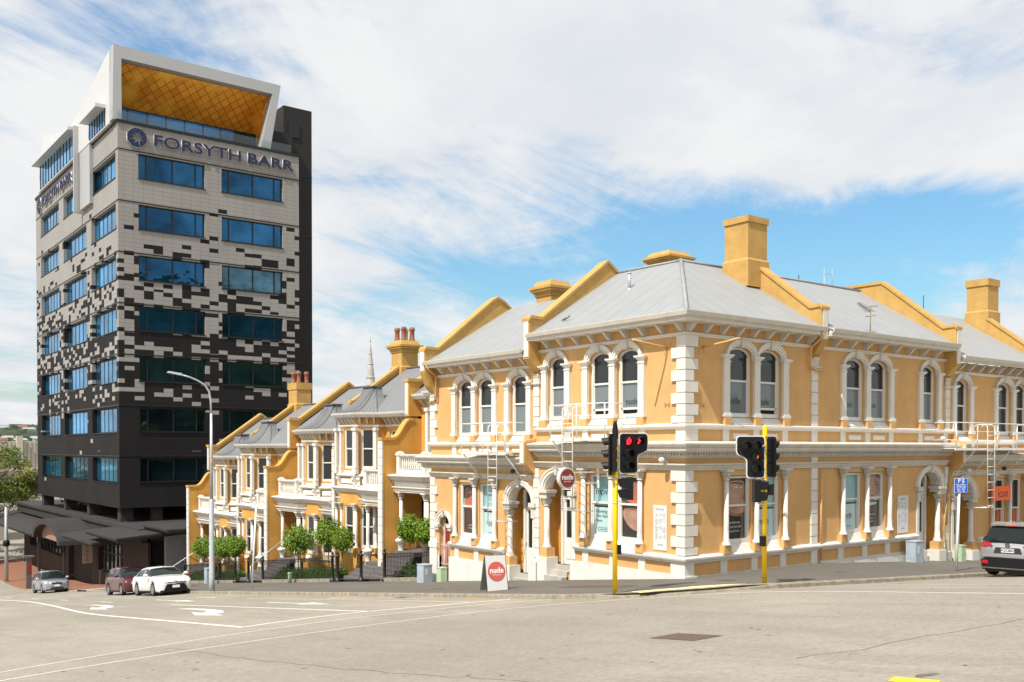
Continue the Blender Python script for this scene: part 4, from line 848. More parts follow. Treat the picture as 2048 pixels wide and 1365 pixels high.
dz = -.42; UR3 = [15.60, 16.96, 19.0, 20.55, 22.05]
b = MB(FRR); b.wall(15.1, 26, -1.8, 3.9, ops_dn([18.62, 20.10, 21.55], dz)+[(16.4-.74, 16.4+.74, -.95, 2.04, .60, .28)]); b.wall(15.1, 26, 3.9, 7.38, ops_up([16.3, 19.8, 21.3], UR3, dz)); b.build('wall', 'ochre', H4)
b = MB(); b.box(15.3, 25.9, 1.7, 7.6, -1.5, 7.2); b.build('inner_room', 'interior', H4)
arch_window_group(H4, FRR, [16.3, 19.8, 21.3], UR3, dz, ['glass', 'glass', 'glass'])
for c in (18.62, 20.10, 21.55): column(H4, FRR, c, .90+dz, 3.27+dz); pedestal(H4, FRR, c, .64+dz, .90+dz, .34, .20)
for l, r in ((18.62, 20.10), (20.10, 21.55)): sash_window(H4, FRR, l+.135, r-.135, .93+dz, 3.06+dz, 0, n=-.16, lower='clear_glass', upper='glass', split=.40, name='shop_window'); splay_sill(H4, FRR, l+.135, r-.135, .95+dz, .05, .28, n=-.16)
doorway(H4, FRR, 16.4, dz, -.52, ao=1.0, ped_z=.22); steps(H4, FRR, 15.9, 16.85, -.52, -.66)
for nm, pr, m, a0, a1 in (('first_floor_course', PROF_COURSE, 'white', 15.5, 26), ('string_course', PROF_STRING, 'white', 15.3, 26), ('architrave', PROF_ARCHI, 'white_old', 15.4, 26), ('gutter', PROF_GUT, 'white_old', 15.28, 26), ('sill_course', PROF_SILL, 'white', 17.6, 26)): bar(H4, nm, FRR, pr, a0, a1, dz, m)
b = MB(FRR); b.prismu(sh(PROF_CORN, dz), 15.56, 26); dentils(b, FRR, 15.6, 24, dz); b.build('cornice', 'white_old', H4)
brackets(H4, FRR, [15.9+.80*k for k in range(9)], dz); dado(H4, FRR, [18.62, 20.1, 21.55], .45+dz, gr); base_wall(H4, FRR, [(17.2, 26)], -.35); panels(H4, FRR, [16.3, 19.8], dz)
for u in (17.1, 19.0, 20.55): b = MB(FRR); b.box(u-.14, u+.14, 0, .05, 4.15+dz, 4.53+dz); b.build('band_pier', 'white', H4)
roof_slab(H4, 'roof', 'roof_x', [(15.24, -.62, 7.50), (26, -.62, 7.50), (26, 3.75, 10.15), (15.24, 3.75, 10.15)])
parapet(H4, FRR, 22.65, 23.0, 0, .48, 6.8, 8.3, [(-2.2, 9.95)], corb=(6.3, .40)); chimney(H4, 22.75, 23.75, 2.2, 3.2, 9.2, 10.32, 11.48, 11.8)

# ---------------------------------------------------------------- projecting shop signs, boards, posters
def rbox(b, u0, u1, n0, n1, z0, z1, r, seg=5):
    pts = []
    for cx_, cz_, a0 in ((u1-r, z1-r, 0), (u0+r, z1-r, 90), (u0+r, z0+r, 180), (u1-r, z0+r, 270)):
        for k in range(seg+1): a = R(a0+90*k/seg); pts.append((cx_+r*math.cos(a), cz_+r*math.sin(a)))
    b.prism(pts, n0, n1)
def disc(fr, u, n0, n1, z, r, m, name, par, seg=32):
    b = MB(fr); b.prism([(u+r*math.cos(2*math.pi*k/seg), z+r*math.sin(2*math.pi*k/seg)) for k in range(seg)], n0, n1); return b.build(name, m, par)
FS = Fr((0, 3.85, 0), (1, 0, 0), (0, -1, 0)); SX, SZ = -1.42, 2.97
T = thing('round_sign', 'round maroon shop sign with the white word nude, projecting over the footpath', 'sign', (SX, 3.85, SZ))
disc(FS, SX, -.07, .07, SZ, .345, 'white', 'sign_case', T); disc(FS, SX, .07, .076, SZ, .30, 'nude_red', 'sign_face', T)
text_mesh('lettering', 'nude', .245, 'text_white', FS, SX, .078, SZ+.03, T, .003, bold=.006); text_mesh('small_lettering', 'skin & beauty', .055, 'text_white', FS, SX, .078, SZ-.105, T, .002)
b = MB(FS); b.box(SX+.3, 0, -.02, .02, SZ+.16, SZ+.20); b.box(SX+.3, 0, -.02, .02, SZ-.20, SZ-.16); b.box(-.03, 0, -.05, .05, SZ-.35, SZ+.35); b.build('bracket', 'white_steel', T)
def price_board(fr, u0, u1, z0, z1, label):
    P0 = fr((u0+u1)/2, 0, z0); t = thing('price_board', label, 'sign', P0); b = MB(fr); b.box(u0, u1, .005, .03, z0, z1); b.build('panel', 'white_board', t)
    mir = (fr is FL); text_mesh('heading', 'SERVICES', .085, 'text_grey', fr, (u0+u1)/2, .031, z1-.13, t, .001, mirror=mir); text_mesh('shop_name', 'nude', .12, 'text_grey', fr, (u0+u1)/2, .031, z0+.17, t, .001, mirror=mir)
    g = MB(fr); rg = random.Random(5)
    for c in range(3):
        z = z1-.28
        while z > z0+.32:
            if rg.random() > .18: ua = u0+.05+c*(u1-u0-.08)/3; g.box(ua, ua+rg.uniform(.07, .14), .0305, .0312, z, z+.010)
            z -= .032 if rg.random() > .12 else .09
    g.build('small_print', 'text_grey', t)
price_board(FL, .72, 1.29, .78, 2.17, 'tall white price board on the ochre wall left of the corner quoins'); price_board(FRR, 11.58, 12.30, .76, 2.16, 'tall white price board on the ochre wall beside the arched porch right of the posters')

def poster(fr, u0, u1, z0, z1, kind, label, n=-.175):
    """printed sheets hanging just behind the shop window glass"""
    t = thing('window_poster', label, 'poster', fr((u0+u1)/2, n, z0)); mir = (fr is FL); w_ = u1-u0; h = z1-z0
    def sheet(m, za=0., zb=1., nm='sheet', ua=0., ub=1.): b = MB(fr); b.box(u0+w_*ua, u0+w_*ub, n-.012, n, z0+h*za, z0+h*zb); return b.build(nm, m, t)
    X = (lambda a: u1-a*w_) if mir else (lambda a: u0+a*w_)
    def blob_(pts, m, nn, nm):
        b = MB(fr); ps = smoothpts([(X(a), z0+c*h) for a, c in pts]+[(X(pts[0][0]), z0+pts[0][1]*h)], 2)
        b.face([(p[0], n+nn, p[1]) for p in ps[:-1]]); o = b.build(nm, m, t)
        bm = bmesh.new(); bm.from_mesh(o.data); bmesh.ops.triangulate(bm, faces=bm.faces); bm.to_mesh(o.data); bm.free(); return o
    def tx(s_, size, a, c, m='text_dark', nm='lettering'): return text_mesh(nm, s_, size, m, fr, X(a), n+.006, z0+h*c, t, .001, mirror=mir)
    if kind == 'mov':
        sheet('poster_teal', .5, 1.); sheet('poster_pale', 0, .47, 'lower_sheet'); tx('mov', .34, .42, .74); tx('Glowing', .17, .40, .40); tx('Skin Starts', .15, .48, .32); tx('Here', .16, .28, .24)
        for k in range(3): tx('New & Improved Skin Care', .05, .5, .12-.03*k)
    elif kind == 'face_low':
        sheet('poster_dark'); blob_([(.25, .62), (.35, .82), (.6, .92), (1, .93), (1, .56), (.6, .52)], 'skin_red', .002, 'face'); blob_([(.3, .80), (.45, .93), (1, .95), (1, .76)], 'skin_shade', .004, 'brow_shade'); blob_([(.72, .66), (.86, .63), (1, .64), (1, .68)], 'lips', .006, 'nose_shade')
        blob_([(.1, .42), (.2, .50), (.98, .50), (.98, .16), (.7, .10), (.35, .18), (.12, .32)], 'skin_light', .002, 'second_face'); blob_([(.15, .44), (.2, .50), (.98, .50), (.98, .45)], 'skin_shade', .004, 'second_shade'); blob_([(.80, .29), (.95, .25), (1, .28), (.95, .33)], 'lips', .004, 'mouth'); tx('Nuf', .10, .8, .045, 'text_white')
    elif kind == 'face_door':
        sheet('poster_brown', 0, .48, 'lower_sheet'); sheet('poster_pale', .5, 1., 'sheet'); blob_([(.1, .55), (.1, .95), (.9, .98), (1, .5), (.5, .47), (.25, .50)], 'skin_red', .002, 'face'); blob_([(.0, .72), (.0, 1.), (.98, 1.), (.9, .88), (.55, .78), (.3, .70)], 'poster_brown', .004, 'hair'); blob_([(.30, .83), (.5, .80), (.75, .84), (.5, .87)], 'lips', .006, 'eyelid'); blob_([(.6, .62), (.8, .60), (.85, .66), (.7, .70)], 'skin_shade', .005, 'nose'); tx('nude skin', .08, .5, .17, 'text_white'); tx('& beauty', .08, .5, .11, 'text_white')
    elif kind == 'teal':
        sheet('poster_pale', 0, .46, 'lower_sheet'); sheet('poster_teal', .49, 1.); tx('nude', .26, .5, .26); tx('skin & beauty', .06, .5, .20)
        for k in range(2): tx('www.nude.co.nz', .055, .5, .06+.9*k*0)
    elif kind == 'face_big':
        sheet('poster_dark'); blob_([(0, .94), (.35, .98), (.9, .99), (.98, .75), (.97, .62), (.96, .47), (.80, .40), (.45, .42), (.15, .50), (0, .52)], 'skin_light', .002, 'face')
        blob_([(0, .70), (.0, .93), (.25, .97), (.22, .84), (.15, .66), (.05, .55), (0, .53)], 'skin_red', .003, 'flushed_cheek'); blob_([(0, .92), (0, 1.), (1, 1.), (1, .95), (.7, .955), (.35, .95)], 'poster_dark', .005, 'hair')
        blob_([(.22, .90), (.45, .935), (.80, .915), (.93, .885), (.78, .895), (.45, .91)], 'poster_dark', .006, 'eyebrow'); blob_([(.48, .845), (.62, .862), (.80, .85), (.86, .835), (.66, .828)], 'text_white', .006, 'eye'); blob_([(.62, .848), (.68, .856), (.76, .85), (.70, .832)], 'poster_dark', .008, 'iris')
        blob_([(.92, .74), (.80, .67), (.86, .63), (.99, .64), (.99, .72)], 'skin_shade', .005, 'nose'); blob_([(.55, .545), (.72, .565), (.95, .56), (.97, .53), (.85, .515)], 'lips', .006, 'lips'); blob_([(.10, .50), (.45, .42), (.80, .40), (.75, .36), (.3, .38)], 'skin_shade', .003, 'neck')
        tx("We're here to", .12, .42, .27, 'text_white'); tx('help you love the', .11, .45, .20, 'text_white'); tx("skin you're in", .11, .45, .13, 'text_white')
    elif kind == 'face_up':
        sheet('poster_pale', .5, 1.); sheet('poster_brown', 0, .47, 'lower_sheet'); blob_([(.08, .62), (.05, .85), (.2, .97), (.75, .97), (.95, .80), (.90, .60), (.6, .48), (.3, .50)], 'skin_light', .003, 'face')
        blob_([(0, .80), (.0, 1.), (1, 1.), (1, .86), (.85, .93), (.5, .96), (.2, .92)], 'skin_shade', .005, 'hair'); blob_([(.12, .845), (.3, .865), (.45, .85), (.3, .853)], 'poster_brown', .007, 'eyebrow'); blob_([(.62, .85), (.75, .865), (.90, .84), (.76, .85)], 'poster_brown', .007, 'eyebrow')
        blob_([(.18, .79), (.3, .808), (.42, .79), (.3, .78)], 'poster_dark', .007, 'eye'); blob_([(.66, .79), (.76, .805), (.88, .79), (.76, .78)], 'poster_dark', .007, 'eye'); blob_([(.48, .68), (.56, .665), (.64, .68), (.56, .70)], 'skin_shade', .006, 'nose'); blob_([(.42, .60), (.56, .615), (.70, .60), (.56, .575)], 'lips', .006, 'lips')
        blob_([(.05, .47), (.2, .40), (.6, .41), (.95, .47)], 'poster_pale', .004, 'neck'); tx('nude', .17, .45, .33, 'lips'); tx('redefining beauty', .07, .5, .24, 'text_white'); tx('& skin care', .07, .45, .17, 'text_white'); tx('every season', .07, .45, .11, 'text_white')
    b = MB(fr); b.face([(u0-.1, n-.03, z0-.1), (u1+.1, n-.03, z0-.1), (u1+.1, n-.03, z1+.1), (u0-.1, n-.03, z1+.1)]); b.build('backing', 'interior', t)
poster(FL, 3.28, 4.30, 1.05, 3.0, 'mov', 'pale blue poster reading mov and Glowing Skin Starts Here'); poster(FL, 1.94, 2.96, 1.05, 3.0, 'face_low', 'dark poster of two cropped faces, nearest window to the corner on the left street')
poster(FL, 11.04, 12.08, .55, 2.5, 'face_door', 'poster of a face with a closed eye, window beside the small red door'); poster(FL, 9.72, 10.72, .55, 2.5, 'teal', 'teal and pale blue nude poster behind the ladder')
poster(FRR, 1.90, 3.06, 1.05, 3.0, 'face_big', "large poster of a woman's face in profile above white writing on black"); poster(FRR, 3.38, 4.54, 1.05, 3.0, 'teal', 'teal nude poster behind the right yellow traffic light pole')
poster(FRR, 8.11, 9.26, 1.05, 3.0, 'teal', 'pale blue nude poster in the window left of the upward looking face'); poster(FRR, 9.58, 10.72, 1.05, 3.0, 'face_up', 'poster of a pale face with raised brows above brown panel, near the right price board')
# frosted name on the upstairs panes
for fr, us, dz in ((FL, (2.45, 3.80), 0), (FRR, (2.45, 3.93), 0)):
    for u in us: text_mesh('window_lettering', 'nude', .30, 'text_dark', fr, u, -.172, 5.45, H1, .001, mirror=(fr is FL))
for u in (8.70, 10.2): text_mesh('window_lettering', 'nude', .26, 'text_grey', FRR, u, -.172, 5.5, H3, .001)
# orange shop signs
T = thing('orange_sign', 'fluorescent orange sign with thin black lettering hanging in front of the far right shop windows', 'sign', (19.2, -.3, 1.7)); b = MB(FRR); b.box(18.26, 19.81, .26, .285, 1.75, 2.35); b.build('panel', 'neon_orange', T); text_mesh('lettering', 'icon', .52, 'black', FRR, 19.15, .288, 2.05, T, .001)
for k, (u0, lab) in enumerate(((18.85, 'orange window display behind the orange sign, left one'), (20.32, 'orange window display at the right edge, right of the orange sign'))):
    T = thing('window_display', lab, 'shop display', FRR(u0+.4, -.4, .5)); b = MB(FRR); b.box(u0, u0+.18, -.21, -.19, .55, 1.75); b.box(u0+.74, u0+1.0, -.21, -.19, .55, 1.75); b.ring(u0+.46, 1.3, .24, .3, .52, .46, -.21, -.19, 12); b.build('cut_out_panel', 'neon_orange', T); b = MB(FRR); b.box(u0+.3, u0+.62, -.45, -.43, .55, 1.3); b.build('dark_print', 'poster_dark', T)

# ---------------------------------------------------------------- fire escapes
def fire_escape(fr, u0, u1, zf, ztop, lu, lz0, label, depth=.95, roundr=.15, braces=None):
    """steel balcony on raking struts with a hooped ladder hanging from it"""
    t = thing('fire_escape', label, 'fire escape', fr((u0+u1)/2, 0, zf)); b = MB(fr)
    b.box(u0, u1, .1, depth, zf-.03, zf); b.box(u0, u1, depth-.04, depth, zf-.09, zf-.03); b.build('platform', 'white_steel', t)
    h = ztop-zf
    for k in range(3):
        q = MB(fr); z = zf+h*(1-.34*k); q.tube([(u0, .08, z), (u0, depth-roundr, z), (u0+roundr*.3, depth-roundr*.3, z), (u0+roundr, depth, z), (u1-roundr, depth, z), (u1-roundr*.3, depth-roundr*.3, z), (u1, depth-roundr, z), (u1, .08, z)], .019 if k == 0 else .013, 6); q.build('rail', 'white_steel', t)
    n = max(2, int((u1-u0)/1.35)); 
    for k in range(n+1):
        q = MB(fr); u = u0+.04+(u1-u0-.08)*k/n; q.tube([(u, depth-.01, zf-.03), (u, depth-.01, ztop)], .021, 6); q.build('post', 'white_steel', t)
    for u in (braces or (u0+.1, u1-.1)):
        q = MB(fr); q.tube([(u, depth-.03, zf-.05), (u, .06, zf-1.05)], .028, 6); q.build('strut', 'white_steel', t)
    la, lb = lu; lad = MB(fr); nn = depth+.05; zt = ztop-.05
    for u in (la, lb): lad.tube([(u, depth-.5, zt-.1), (u, depth-.4, zt), (u, nn-.12, zt+.0), (u, nn-.02, zt-.08), (u, nn, zt-.2), (u, nn, lz0)], .018, 7)
    z = lz0+.08
    while z < zt-.25: lad.tube([(la, nn, z), (lb, nn, z)], .014, 6); z += .31
    lad.tube([(la, nn, lz0), (la, .05, lz0-.04)], .018, 6); lad.tube([(lb, nn, lz0), (lb, .05, lz0-.04)], .018, 6)
    lad.build('ladder', 'white_steel', t); return t
fire_escape(FL, 7.76, 10.62, 3.80, 4.87, (8.22, 8.76), 1.28, 'white fire escape balcony and ladder on the lower row building, left of the round sign')
fire_escape(FL, 2.50, 5.28, 4.28, 5.38, (4.02, 4.54), 1.88, 'white fire escape balcony and ladder on the corner building, beside the round sign')
fire_escape(FRR, 14.03, 20.6, 3.95, 4.93, (16.38, 16.95), 1.58, 'white fire escape balcony with ladder at the right edge of the photo', braces=(15.6, 17.1, 18.5, 20.0))

T = thing('iron_gate', 'pale pink iron bar gate in the small arched side entrance', 'gate', (.05, 13.2, -1.55)); b = MB(FL)
for k in range(7): u = 12.84+.115*k; b.tube([(u, -.10, -1.62), (u, -.10, .02)], .013, 5)
b.build('bars', 'pink_iron', T)
for z in (-1.5, -.85, -.08): b = MB(FL); b.box(12.80, 13.58, -.12, -.08, z, z+.04); b.build('rail', 'pink_iron', T)
# ---------------------------------------------------------------- terrace houses stepping down the hill
PC = [(0, -.42), (.06, -.42), (.10, -.36), (.10, -.27), (.24, -.26), (.28, -.20), (.34, -.14), (.42, -.05), (.42, -.0), (0, .04)]
PA = [(0, -.82), (.06, -.82), (.06, -.76), (.10, -.74), (.10, -.66), (.18, -.60), (.18, -.56), (0, -.55)]
def raked(par, Y0, Y1, zc, name='party_wall', mid=False, chim=False):
    """party wall between houses: S-curved wing in front, panelled end block, raked gable coping"""
    ph = par; b = MB().use('ochre_deep')
    FW_ = Fr((0, Y0, 0), (1, 0, 0), (0, 1, 0)); b.fr = FW_; t = Y1-Y0
    if not mid:
        S_ = []
        for k in range(15):
            q = k/14; x = 1.5+1.25*q; zz = 1.75+.95*(q-.16*math.sin(2*math.pi*q)); S_.append((x, zc+zz))
        b.prism([(1.0, gz(0, Y0)-1.0), (1.0, zc+1.75)]+S_+[(3.3, zc+2.7), (3.3, gz(0, Y0)-1.0)], 0, t)
        pts = [(.94, zc+1.75)]+S_
        for (x0, z0), (x1, z1) in zip(pts, pts[1:]): b.hexa([(x0, -.05, z0-.10), (x1, -.05, z1-.10), (x1, t+.05, z1-.10), (x0, t+.05, z0-.10)], [(x0, -.05, z0+.03), (x1, -.05, z1+.03), (x1, t+.05, z1+.03), (x0, t+.05, z0+.03)])
        b.prism([(2.46, zc+2.82), (2.46, zc+4.62), (3.3, zc+4.62), (3.3, zc+2.82)], -.01, t+.01)
        o = b.build(name, 'ochre_deep', ph)
        q = MB(FW_); z = zc+1.63; x = 1.0
        while z > gz(0, Y0): q.box(x-.03, x+.05, -.02, t+.02, max(gz(0, Y0)-.3, z-.385), z); z -= .405
        q.build('quoins', 'white', o); q = MB(FW_); q.box(2.44, 2.46, .05, t-.05, zc+2.9, zc+4.5); q.build('front_panel', 'white', o)
    else:
        b.prism([(2.0, gz(0, Y0)-1.0), (2.0, zc+2.05), (2.15, zc+2.1), (3.3, zc+2.35), (3.3, gz(0, Y0)-1.0)], 0, t); o = b.build(name, 'ochre_deep', ph)
        q = MB(FW_); z = zc+2.0
        while z > gz(0, Y0): q.box(1.96, 2.03, -.02, t+.02, max(gz(0, Y0)-.3, z-.385), z); z -= .405
        q.build('quoins', 'white', o)
    r = MB(FW_); x0, z0 = (3.0, zc+4.62); x1 = 6.36; z1 = zc+6.93
    r.prism([(x0, zc+3.9), (x0, z0-.1), (3.1, z0-.08), (x1, z1-.1), (x1+2.2, z1-1.65), (x1+2.2, zc+3)], .01, t-.01); r.build('gable_wall', 'ochre_deep', o)
    f = MB(FW_); f.prism([(3.12, zc+4.0), (3.12, z0-.36), (x1, z1-.42), (x1, z1-.9)], -.012, .0); f.build('flashing', 'flash', o)
    cp = MB(FW_); pts = [(2.40 if not mid else 2.95, z0), (3.1, z0), (x1, z1), (x1+2.3, z1-1.6)]
    for (a, c), (d, e_) in zip(pts, pts[1:]): cp.hexa([(a, -.07, c-.14), (d, -.07, e_-.14), (d, t+.07, e_-.14), (a, t+.07, c-.14)], [(a, -.07, c+.02), (d, -.07, e_+.02), (d, t+.07, e_+.02), (a, t+.07, c+.02)])
    cp.build('coping', 'ochre_roof', o)
    return o
def facet_windows(par, p, q, zc, lowtop=-.86, uppers=True, hw=None, colm=True, ws=True):
    p = Vector((p[0], p[1], 0)); q = Vector((q[0], q[1], 0)); L = (q-p).length; U = (q-p)/L; N = Vector((-U.y, U.x, 0))
    if N.x > 0 and abs(N.x) > .3: N = -N
    fr = Fr(p, U, N); hw = hw or min(.46, L/2-.20); uc = L/2
    w = MB(fr); zb = gz(0, p.y)-1.2
    w.wall(0, L, zb, zc+.02, [(uc-hw, uc+hw, zc-3.1, zc-.95, 0, .16)]); w.wall(0, L, zc+.02, zc+3.85, [(uc-hw, uc+hw, zc+.98, zc+3.05, 0, .16)]); w.build('bay_wall', 'ochre_deep', par)
    for z0, z1 in ((zc-3.1, zc-.95), (zc+.98, zc+3.05)):
        sash_window(par, fr, uc-hw, uc+hw, z0, z1, 0, n=-.13, split=.5); splay_sill(par, fr, uc-hw, uc+hw, z0+.02, .06, .34, n=-.13)
    return fr, L
BAL = None
def baluster_mesh():
    b = MB(); b.lathe(0, 0, [(.05, 0), (.05, .04), (.025, .07), (.055, .2), (.05, .28), (.024, .42), (.045, .50), (.05, .55)], 8); o = b.build('baluster', 'white'); return o
BAL = baluster_mesh(); BALD = BAL.data; bpy.data.objects.remove(BAL)
def terrace(y0, y1, zc, porch, c, label, prev=None):
    """one house: y0 uphill side, y1 downhill side; porch 'near' or 'far'; bay centred on c"""
    H = thing('terrace_house', label, 'house', (0, (y0+y1)/2, gz(0, (y0+y1)/2)), group='ochre terrace houses stepping down the hill')
    zg = zc+3.87; zf = zc-3.62
    # bodies
    b = MB(Fr((0, 0, 0), (0, 1, 0), (-1, 0, 0))); pa, pb = (y0, c-1.75) if porch == 'near' else (c+1.75, y1)
    qa, qb = (c+1.75, y1) if porch == 'near' else (y0, c-1.75)
    b.wall(pa, pb, zc-.9, zg, [(pa+.75, pb-.45, zc+.05, zc+2.95, 0, .2)], n=-3.2); b.wall(qa, qb, zf-2.5, zg, [], n=-3.2); b.wall(pa, pb, zf-2.5, zc-.3, [], n=-4.6)
    for u in (pa, pb): b.face([(u, -3.2, zf-2.5), (u, -4.6, zf-2.5), (u, -4.6, zc), (u, -3.2, zc)])
    b.face([(pa, -1.6, zc-.85), (pb, -1.6, zc-.85), (pb, -4.6, zc-.85), (pa, -4.6, zc-.85)]); b.build('wall', 'ochre_deep', H)
    FT = Fr((0, 0, 0), (0, 1, 0), (-1, 0, 0)); fr3 = Fr((3.2, 0, 0), (0, 1, 0), (-1, 0, 0))
    sash_window(H, fr3, pa+.75, pb-.45, zc+.1, zc+2.95, 0, n=-.18, split=.55)
    d = MB(Fr((4.55, 0, 0), (0, 1, 0), (-1, 0, 0))); dc = (pa+pb)/2; d.box(dc-.5, dc+.5, 0, .06, zf, zc-1.3); o = d.build('door', 'door_red', H); d = MB(Fr((4.55, 0, 0), (0, 1, 0), (-1, 0, 0))); d.box(dc-.6, dc-.5, 0, .1, zf, zc-1.2); d.box(dc+.5, dc+.6, 0, .1, zf, zc-1.2); d.build('door_frame', 'white_frame', o)
    # bay
    P = [(2.8, c-1.75), (2.0, c-.95), (2.0, c+.95), (2.8, c+1.75)]
    for k in range(3): facet_windows(H, P[k], P[k+1], zc, hw=(.36, .46, .36)[k])
    b = MB()
    for yy in (c-1.75, c+1.75): b.face([(2.8, yy, zf-2), (3.3, yy, zf-2), (3.3, yy, zg), (2.8, yy, zg)])
    b.build('bay_return', 'ochre_deep', H)
    b = MB(); b.box(3.6, 8.8, y0+.1, y1-.1, zf-1, zg-.3) if porch == 'x' else b.box(4.8, 9.5, y0+.1, y1-.1, zf-1, zg-.1); b.build('inner_room', 'interior', H)
    # facet columns and pilasters
    for (ax, ay), sgn in (((2.0, c-.95), 0), ((2.0, c+.95), 0), ((2.8, c-1.75), 1), ((2.8, c+1.75), 1)):
        offs_ = (((-.12, -.13), (-.02, .22)) if ay < c else ((-.02, -.22), (-.12, .13))) if not sgn else (((-.08, .06 if ay < c else -.06),))
        for ox, oy in offs_:
            f_ = Fr((ax+ox, ay+oy, 0), (0, 1, 0), (-1, 0, 0)); column(H, f_, 0, zc-3.12, zc-.82, .078, .03, 'white'); q = MB(f_); q.box(-.13, .13, -.12, .16, zc-3.4, zc-3.12); q.build('pedestal', 'ochre_deep', H)
            q = MB(f_); q.box(-.10, .10, -.06, .09, zc+1.0, zc+2.95); q.box(-.15, .15, -.06, .14, zc+2.95, zc+3.10); q.box(-.13, .13, -.06, .12, zc+1.0, zc+1.08); q.box(-.12, .12, -.06, .11, zc+.72, zc+1.0); q.build('pilaster', 'white', H)
    # cornice and architrave: porch then bay
    if porch == 'near': path = [(1.55, y0+.02), (1.55, c-2.4), (2.02, c-1.9), (2.02, y1-.05)] ; prc = (y0+.45, c-2.45)
    else: path = [(2.02, y0+.1), (2.02, c+.5), (1.5, c+.95), (1.5, y1-.02)]; prc = (c+1.15, y1-.40)
    path = [(x+.18, y) for x, y in path]; fl = 1
    b = MB(); b.sweep(path, [(a, z+zc) for a, z in PC], True, fl)
    for (p, q) in zip(path, path[1:]):
        L = math.hypot(q[0]-p[0], q[1]-p[1]); ux, uy = (q[0]-p[0])/L, (q[1]-p[1])/L; n_ = int(L/.11)
        for k in range(n_): s_ = (k+.5)*L/n_; x = p[0]+ux*s_-uy*.15; y = p[1]+uy*s_+ux*.15; b.box(x-.03, x+.03, y-.028, y+.028, zc-.35, zc-.28)
    b.build('cornice', 'white', H); b = MB(); b.sweep(path, [(a, z+zc) for a, z in PA], True, fl); b.sweep(path, [(0, zc-.56), (.03, zc-.56), (.03, zc-.41), (0, zc-.41)], True, fl); b.build('architrave', 'white', H)
    b = MB(); b.plan([(x+.0, y) for x, y in path]+[(3.3, path[-1][1]), (3.3, path[0][1])], zc-.5, zc+.03); b.build('balcony_slab', 'white_old', H)
    # band between cornice and first-floor sill of the bay, with consoles
    P2 = [(3.1, c-1.85), (2.75, c-1.78), (1.95, c-.98), (1.95, c+.98), (2.75, c+1.78), (3.1, c+1.85)]
    b = MB(); b.sweep(P2, [(0, zc+.54), (.10, zc+.56), (.14, zc+.62), (.14, zc+.68), (0, zc+.72)], True, 1); b.build('sill_course', 'white', H)
    b = MB(); b.sweep(P2, [(0, zc+.02), (.06, zc+.02), (.06, zc+.12), (0, zc+.14)], True, 1); b.build('base_course', 'white', H)
    for k in range(1, 4):
        p, q = Vector(P2[k]), Vector(P2[k+1]); L = (q-p).length; U = (q-p)/L; f_ = Fr((p.x, p.y, 0), (U.x, U.y, 0), (-U.y, U.x, 0))
        for uu in (.12, L-.12):
            g = MB(f_); g.prismu([(0, zc+.1), (.10, zc+.1), (.12, zc+.3), (.2, zc+.42), (.2, zc+.54), (0, zc+.54)], uu-.09, uu+.09); g.build('console', 'white', H)
        g = MB(f_); g.box(.3, L-.3, 0, .04, zc+.2, zc+.46); g.build('raised_panel', 'white', H)
    # porch columns on vase pedestals
    for yy in prc:
        f_ = Fr((1.80, yy, 0), (0, 1, 0), (-1, 0, 0)); column(H, f_, 0, zc-3.05, zc-.82, .10, 0, 'white')
        q = MB(f_); q.lathe(0, 0, [(.20, zf-1.5), (.20, zc-3.75), (.17, zc-3.7), (.17, zc-3.5), (.24, zc-3.25), (.33, zc-3.15), (.33, zc-3.08), (.2, zc-3.0)], 4); q.build('column_pedestal', 'white', H)
    # balustrade over the porch
    if porch == 'near': bp = [(3.1, y0+.45), (1.72, y0+.45), (1.72, c-2.5), (2.1, c-2.05)]
    else: bp = [(2.1, c+.75), (1.72, c+1.05), (1.72, y1-.45), (3.1, y1-.45)]
    rail = MB(); rail.sweep(bp, [(-.09, zc+.86), (-.13, zc+.92), (-.13, zc+.98), (.13, zc+.98), (.13, zc+.92), (.09, zc+.86)]); rail.sweep(bp, [(-.10, zc+.03), (-.10, zc+.26), (.10, zc+.26), (.10, zc+.03)]); R_ = rail.build('balustrade', 'white', H)
    for i in (1, 2):
        q = MB(); x, y = bp[i]; q.box(x-.13, x+.13, y-.13, y+.13, zc+.03, zc+.92); q.box(x-.17, x+.17, y-.17, y+.17, zc+.92, zc+1.02); q.hexa([(x-.17, y-.17, zc+1.02), (x+.17, y-.17, zc+1.02), (x+.17, y+.17, zc+1.02), (x-.17, y+.17, zc+1.02)], [(x-.05, y-.05, zc+1.12), (x+.05, y-.05, zc+1.12), (x+.05, y+.05, zc+1.12), (x-.05, y+.05, zc+1.12)]); q.build('balustrade_pier', 'white', R_)
    base = Vector(H.location)
    for (p, q) in zip(bp, bp[1:]):
        L = math.hypot(q[0]-p[0], q[1]-p[1]); n_ = max(1, int(L/.17))
        for k in range(n_):
            s_ = (k+.5)/n_
            if s_*L < .2 or (1-s_)*L < .12: continue
            o = bpy.data.objects.new('baluster', BALD); col.objects.link(o); o.parent = R_; o.location = Vector((p[0]+(q[0]-p[0])*s_, p[1]+(q[1]-p[1])*s_, zc+.29))-base; o.scale = (1, 1, 1.04)
    # eaves: main line broken forward round the bay
    ev = [(2.65, y0+.05), (2.65, c-1.65), (1.62, c-1.12), (1.62, c+1.12), (2.65, c+1.65), (2.65, y1-.05)]
    ev = [(2.72, y0+.05), (2.72, c-2.1), (2.62, c-2.0), (1.72, c-1.12), (1.72, c+1.12), (2.62, c+2.0), (2.72, c+2.1), (2.72, y1-.05)]
    b = MB(); b.sweep(ev, [(-.08, zg-.22), (.04, zg-.22), (.05, zg-.12), (.13, zg-.10), (.16, zg), (.10, zg+.01), (-.08, zg-.03)], True, 1); b.build('gutter', 'white', H)
